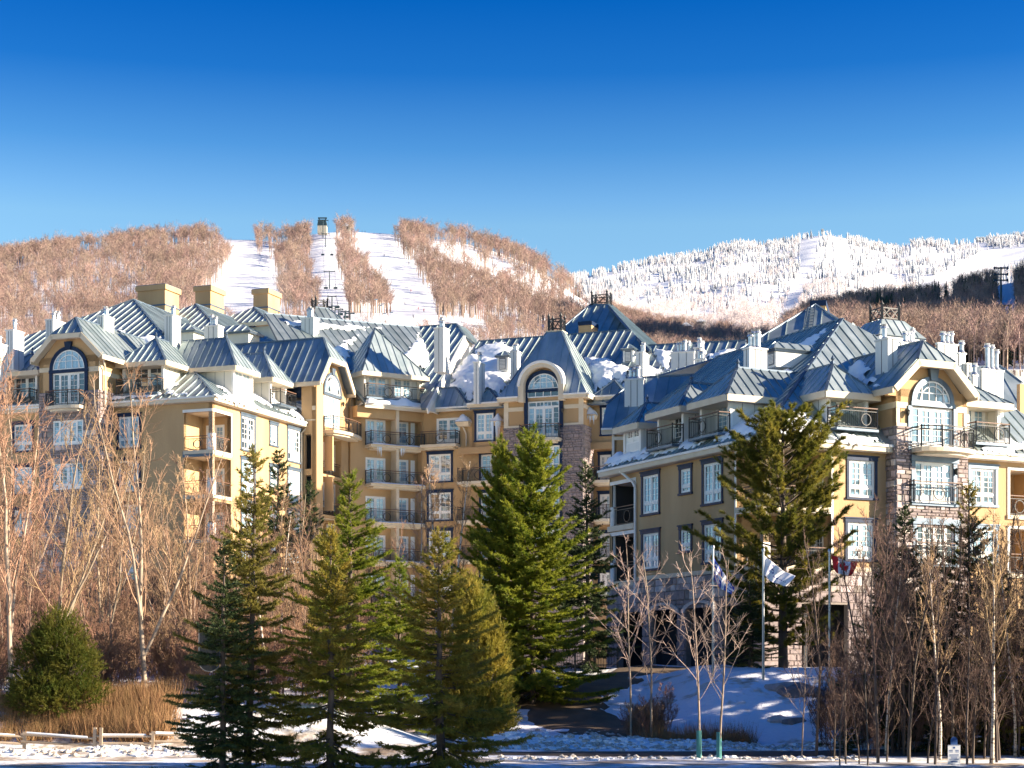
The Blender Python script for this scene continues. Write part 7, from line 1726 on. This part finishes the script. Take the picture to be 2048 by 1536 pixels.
pole(1659, 72, 1098, 'thin flag pole with the red and white flag, right of three'); flag('flag', 'red and white maple leaf flag on the right pole', 1662, 72, [(1663, 1108), (1667, 1140), (1706, 1150), (1715, 1124)], d_ca, ['cloth_white', 'cloth_red'], 2.2)
# boulders showing through the snow slope
for i, (px, Y, s) in enumerate([(1570, 72.5, .55), (1600, 72.2, .75), (1560, 69.5, .4), (1330, 74.0, .6), (770, 64.5, .7), (745, 65.5, .5), (1590, 69.2, .35)]):
    r = random.Random(i); x, y = gxy(px, Y); import bmesh
    b = bmesh.new(); bmesh.ops.create_icosphere(b, subdivisions=2, radius=s)
    for v in b.verts: k = 1 + .22 * math.sin(v.co.x * 5 / s + i) * math.cos(v.co.y * 4 / s) + r.uniform(-.07, .07); v.co = Vector((v.co.x * 1.5 * k, v.co.y * k, v.co.z * .55 * k))
    me = bpy.data.meshes.new('boulder'); b.to_mesh(me); b.free(); me.materials.append(MAT['stone'])
    lab = ['grey boulder in the snow below the white flag', 'larger grey boulder at the foot of the pine', 'low flat stone lower on the snow slope', 'brown boulder beside the driveway', 'snow dusted rock between the two front spruces', 'smaller rock left of the snow dusted rock', 'smallest stone on the snow slope'][i]
    o = link('boulder', me, None, label=lab, cat='rock'); o.location = (x, y, gz1(x, y) + .02)
# chair lift on the ski hill
def pylon(px, pyb, h_px, D, lab, double=False, grp=None):
    p = at(px, pyb, D); k = D / F; h = h_px * k; e = empty('lift_pylon', p, label=lab, cat='lift pylon', group=grp); t = max(.35, .035 * h)
    mb = MB(); mb.tube((0, 0, -2), (0, 0, h), t, t * .7, 8); obj('mast', mb, 'lift_green', e)
    mb = MB(); w_ = h * .34 if not double else h * .2
    for z in ([h * .97] if not double else [h * .97, h * .78, h * .60]): mb.bar((-w_, 0, z), (w_, 0, z), t * 1.1); [mb.bar((s * w_, -.6 * t, z - t), (s * w_, .6 * t, z + t), t * 1.2) for s in (-1, 1)]
    obj('cross_arm', mb, 'lift_green', e); return p + Vector((0, 0, h * .97)), w_
tops = []
for i, (px, pb, hp, D) in enumerate([(646, 470, 30, 1400), (651, 489, 22, 1330), (659, 574, 32, 1050), (664, 616, 24, 860), (670, 632, 20, 800), (678, 640, 22, 760), (690, 646, 24, 720), (700, 650, 24, 700)]):
    tops.append(pylon(px, pb, hp, D, ['topmost lift pylon under the summit cabin', 'second lift pylon below the summit', 'lift pylon with a wide arm on the bare strip', 'lift pylon just above the hotel cresting', 'lift pylon low on the strip, third from the bottom', 'lift pylon low on the strip, tilted arm', 'lift pylon second from the bottom of the strip', 'lowest lift pylon above the long roof'][i]))
cb = MB()
for (a, wa), (b, wb) in zip(tops, tops[1:]):
    for s in (-1, 1): cb.tube(a + Vector((s * wa, 0, 0)), b + Vector((s * wb, 0, 0)), .09, .07, 4)
obj('lift_cable', cb, 'lift_green', None, label='pair of lift cables strung between the pylons on the ski hill', cat='cable')
def chair(p, lab):
    e = empty('lift_chair', p, label=lab, cat='chair lift', group='chairs hanging on the lift'); mb = MB(); mb.bar((0, 0, 0), (0, 0, -3.2), .16); obj('hanger', mb, 'lift_green', e); mb = MB(); mb.box(fr, -1.1, 1.1, -.35, .35, -3.4, -3.15); mb.box(fr, -1.1, 1.1, -.4, -.25, -3.15, -2.3); obj('seat', mb, 'lift_green', e)
for i in range(1, 6):
    (a, wa), (b, wb) = tops[i], tops[i + 1]
    for s in (-1, 1): chair(a.lerp(b, .5) + Vector((s * (wa + wb) / 2, 0, 0)), 'small dark chair hanging from the lift cable on the ski hill')
# summit cabin station
p = at(645, 462, 1420); k = 1420 / F; st = empty('lift_station', p, label='small lift station with dark glazed cabin on the hilltop', cat='building')
mb = MB(); mb.box(fr, -9 * k, 9 * k, -4, 4, -6 * k, 9 * k); obj('base', mb, 'cabin_pale', st)
mb = MB(); mb.hexa([Vector((x, y, z)) for z, s in ((9.1 * k, 1), (19 * k, .8)) for x, y in ((-9.5 * k * s, -4.2), (9.5 * k * s, -4.2), (9.5 * k * s, 4.2), (-9.5 * k * s, 4.2))]); obj('cabin', mb, 'lift_green', st)
mb = MB()
for s in (-1, 1): mb.bar((s * 6 * k, 0, 19 * k), (s * 7 * k, 0, 26 * k), 1.0)
mb.bar((-9 * k, 0, 26 * k), (9 * k, 0, 26 * k), .9); mb.bar((-6 * k, 0, 22 * k), (7 * k, 0, 22 * k), .6); obj('gantry', mb, 'lift_green', st)
def house(px, py, D, w_, h, lab, roof_m='snow', wm='cabin_pale', rp=.35):
    e = empty('chalet', at(px, py, D), label=lab, cat='building'); k = D / F; w_, h = w_ * k, h * k; mb = MB(); mb.box(fr, -w_ / 2, w_ / 2, -w_ * .5, 0, -2, h); obj('walls', mb, wm, e)
    mb = MB(); o = w_ * .08; mb.prism([(-w_ / 2 - o, -.5, h), (w_ / 2 + o, -.5, h), (0, -.5, h + w_ * rp)], (0, w_ * .6, 0)); obj('roof', mb, roof_m, e)
    mb = MB(); [mb.box(fr, x * w_ - w_ * .07, x * w_ + w_ * .07, .02, .1, h * .35, h * .75) for x in (-.25,)]; obj('window', mb, 'dark_room', e); mb = MB(); mb.box(fr, .2 * w_ - w_ * .07, .2 * w_ + w_ * .07, .02, .1, h * .35, h * .75); obj('window', mb, 'dark_room', e)
house(692, 462, 1430, 16, 10, 'small pale hut on the hilltop beside the lift station'); house(1372, 660, 1020, 22, 8, 'low dark house in the snowy clearing', 'snow', 'bark_dark'); house(1402, 650, 1060, 18, 7, 'small grey house at the edge of the snowy clearing', 'snow', 'cabin_pale')
for px, py, w_, h, lab in [(1963, 479, 14, 4, 'small summit building on the white mountain, left of the long lodge'), (2012, 479, 60, 5, 'long summit lodge on the white mountain'), (2037, 477, 4, 13, 'slim summit tower at the right end of the lodge'), (1645, 466, 5, 8, 'tiny weather tower on the highest white peak')]: house(px, py, 2880, w_, h, lab, 'frost_fir', 'panel', .1)
pylon(2002, 600, 66, 620, 'tall lattice lift pylon at the right edge before the white mountain', True); pylon(2009, 650, 40, 520, 'shorter lift pylon below the tall right one')
# floodlight poles beside the run
for i, (px, pb, hp) in enumerate([(753, 648, 48), (761, 648, 36), (766, 647, 38), (769, 648, 20), (784, 650, 24)]):
    e = empty('light_pole', at(px, pb, 640), label=['tall white floodlight pole at the foot of the ski run, leftmost', 'white floodlight pole second from the left', 'white floodlight pole third from the left', 'short white floodlight pole of the middle group', 'short white floodlight pole farthest right'][i], cat='lamp post'); h = hp * 640 / F
    mb = MB(); mb.tube((0, 0, -2), (0, 0, h), .2, .13, 6); obj('pole', mb, 'white_frame', e); mb = MB(); mb.box(fr, -.7, .5, -.2, .2, h, h + .35); obj('lamp_head', mb, 'steel', e)
# skiers
def skier_mesh(i, m):
    b = MB(); r = random.Random(i); l = .12 * (1 if i % 2 else -1)
    prof = [(.0, .10), (.45, .13), (.85, .19), (1.15, .22), (1.38, .20), (1.45, .08), (1.5, .09), (1.6, .12), (1.7, .11), (1.78, .03)]
    n = 8; V = []
    for z, q in prof:
        for k in range(n): a = 6.283 * k / n; V.append((q * math.cos(a) * 1.25 + l * (1 - z / 1.8), q * math.sin(a) - .15 * math.sin(z * 2), z))
    Fq = [(j * n + k, j * n + (k + 1) % n, (j + 1) * n + (k + 1) % n, (j + 1) * n + k) for j in range(len(prof) - 1) for k in range(n)] + [tuple(range(n - 1, -1, -1)), tuple(range((len(prof) - 1) * n, len(prof) * n))]
    b.add(V, Fq)
    return b.mesh('person', [m])
for i, (px, py, m, lab) in enumerate([(818, 530, 'suit_dark', 'skier in dark clothes standing high on the wide run, near its right edge'), (768, 512, 'suit_dark', 'skier in dark clothes near the left of the wide run'), (771, 563, 'suit_dark', 'skier in dark clothes left of the middle of the wide run'), (822, 584, 'suit_red', 'skier in red clothes on the right of the wide run'), (810, 609, 'suit_dark', 'skier in dark clothes low in the middle of the wide run'), (837, 620, 'suit_red', 'skier in red clothes low on the wide run, upper of the red pair'), (848, 623, 'suit_red', 'skier in red clothes low on the wide run, right of the red pair'), (826, 637, 'suit_dark', 'skier in dark clothes lowest on the wide run'), (724, 465, 'suit_dark', 'skier in dark clothes at the top edge of the wide run'), (730, 465, 'suit_dark', 'second skier in dark clothes at the top edge of the wide run'), (780, 546, 'suit_dark', 'skier in dark clothes in the middle of the wide run')]):
    ts = np.linspace(0, 1, 400); PP = H1_.P(np.full(400, float(px)), ts); _, yy = pyof(PP); j = int(np.argmin(np.abs(yy - py))); o = link('person', skier_mesh(i, m), None, label=lab, cat='person'); o.location = PP[j]; o.rotation_euler = (0, 0, i)
    for s in (-1, 1): mb = MB(); mb.box(fr, s * .14 - .05, s * .14 + .05, -.9, .8, -.03, .01); obj('ski', mb, 'suit_dark', o)
# dark firs standing singly on the ridge of the ski hill
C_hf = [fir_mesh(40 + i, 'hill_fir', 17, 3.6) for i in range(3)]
for i, (px, py, h) in enumerate([(1050, 501, 17), (1068, 508, 13), (1086, 500, 15), (1090, 530, 10), (1118, 522, 14), (1112, 530, 9), (1152, 548, 20), (1158, 566, 14), (1172, 570, 11), (1176, 572, 9), (1190, 582, 16), (1205, 588, 12), (1082, 512, 9), (962, 519, 8), (1130, 548, 8), (1347, 640, 20), (1358, 640, 24), (1366, 640, 26), (1395, 640, 20), (1470, 632, 22), (1478, 632, 18), (1512, 612, 16), (1528, 614, 17), (1390, 618, 8)]):
    ts = np.linspace(0, 1.05, 400); PP = H1_.P(np.full(400, float(px)), ts); _, yy = pyof(PP); j = int(np.argmin(np.abs(yy - py - h * .5))); p = PP[j]
    o = link('fir_tree', C_hf[i % 3], None, label='lone dark green fir among the leafless wood on the ski hill', cat='tree', group='dark firs on the ski hill'); o.location = p; s = h * 1.25 * p[1] / F / 17; o.scale = (s * 1.1, s * 1.1, s); o.rotation_euler = (0, 0, i)
# conifers of the near wood at the right edge
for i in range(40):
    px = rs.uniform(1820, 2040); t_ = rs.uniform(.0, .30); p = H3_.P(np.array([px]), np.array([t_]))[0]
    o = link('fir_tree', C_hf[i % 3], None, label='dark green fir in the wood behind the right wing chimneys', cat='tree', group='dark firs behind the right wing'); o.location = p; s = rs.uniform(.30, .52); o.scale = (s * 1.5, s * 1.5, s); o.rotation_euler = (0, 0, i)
# steam drifting from the stucco chimneys
def steam():
    import bmesh
    b = bmesh.new(); bmesh.ops.create_icosphere(b, subdivisions=3, radius=1); me = bpy.data.meshes.new('steam'); b.to_mesh(me); b.free(); m = bpy.data.materials.new('steam'); MAT['steam'] = m; m.use_nodes = True; n = m.node_tree; n.nodes.clear(); o = n.nodes.new('ShaderNodeOutputMaterial'); v = n.nodes.new('ShaderNodeVolumePrincipled'); v.inputs['Color'].default_value = (.95, .95, .97, 1); v.inputs['Anisotropy'].default_value = .2
    t = n.nodes.new('ShaderNodeTexCoord'); z = n.nodes.new('ShaderNodeTexNoise'); z.inputs['Scale'].default_value = 2.2; z.inputs['Detail'].default_value = 5; ln = n.nodes.new('ShaderNodeVectorMath'); ln.operation = 'LENGTH'; a = n.nodes.new('ShaderNodeMapRange'); a.inputs[1].default_value = .2; a.inputs[2].default_value = 1; a.inputs[3].default_value = 1; a.inputs[4].default_value = 0
    r = n.nodes.new('ShaderNodeMapRange'); r.inputs[1].default_value = .45; r.inputs[2].default_value = .75; r.inputs[4].default_value = .22; mu = n.nodes.new('ShaderNodeMath'); mu.operation = 'MULTIPLY'; L = n.links.new
    L(t.outputs['Object'], z.inputs['Vector']); L(t.outputs['Object'], ln.inputs[0]); L(ln.outputs['Value'], a.inputs[0]); L(z.outputs[0], r.inputs[0]); L(r.outputs[0], mu.inputs[0]); L(a.outputs[0], mu.inputs[1]); L(mu.outputs[0], v.inputs['Density']); L(v.outputs[0], o.inputs['Volume']); me.materials.append(m)
    for px, py, Y, s, lab in ((455, 548, 166, (3.6, 2.0, 2.2), 'faint steam drifting off the middle stucco chimney'), (548, 556, 172, (2.4, 1.6, 2.4), 'faint steam rising over the right stucco chimney')):
        o = link('steam', me, None, label=lab, kind='stuff'); o.location = at(px, py, Y); o.scale = s; o.rotation_euler = (0, R(-30), 0)
steam()
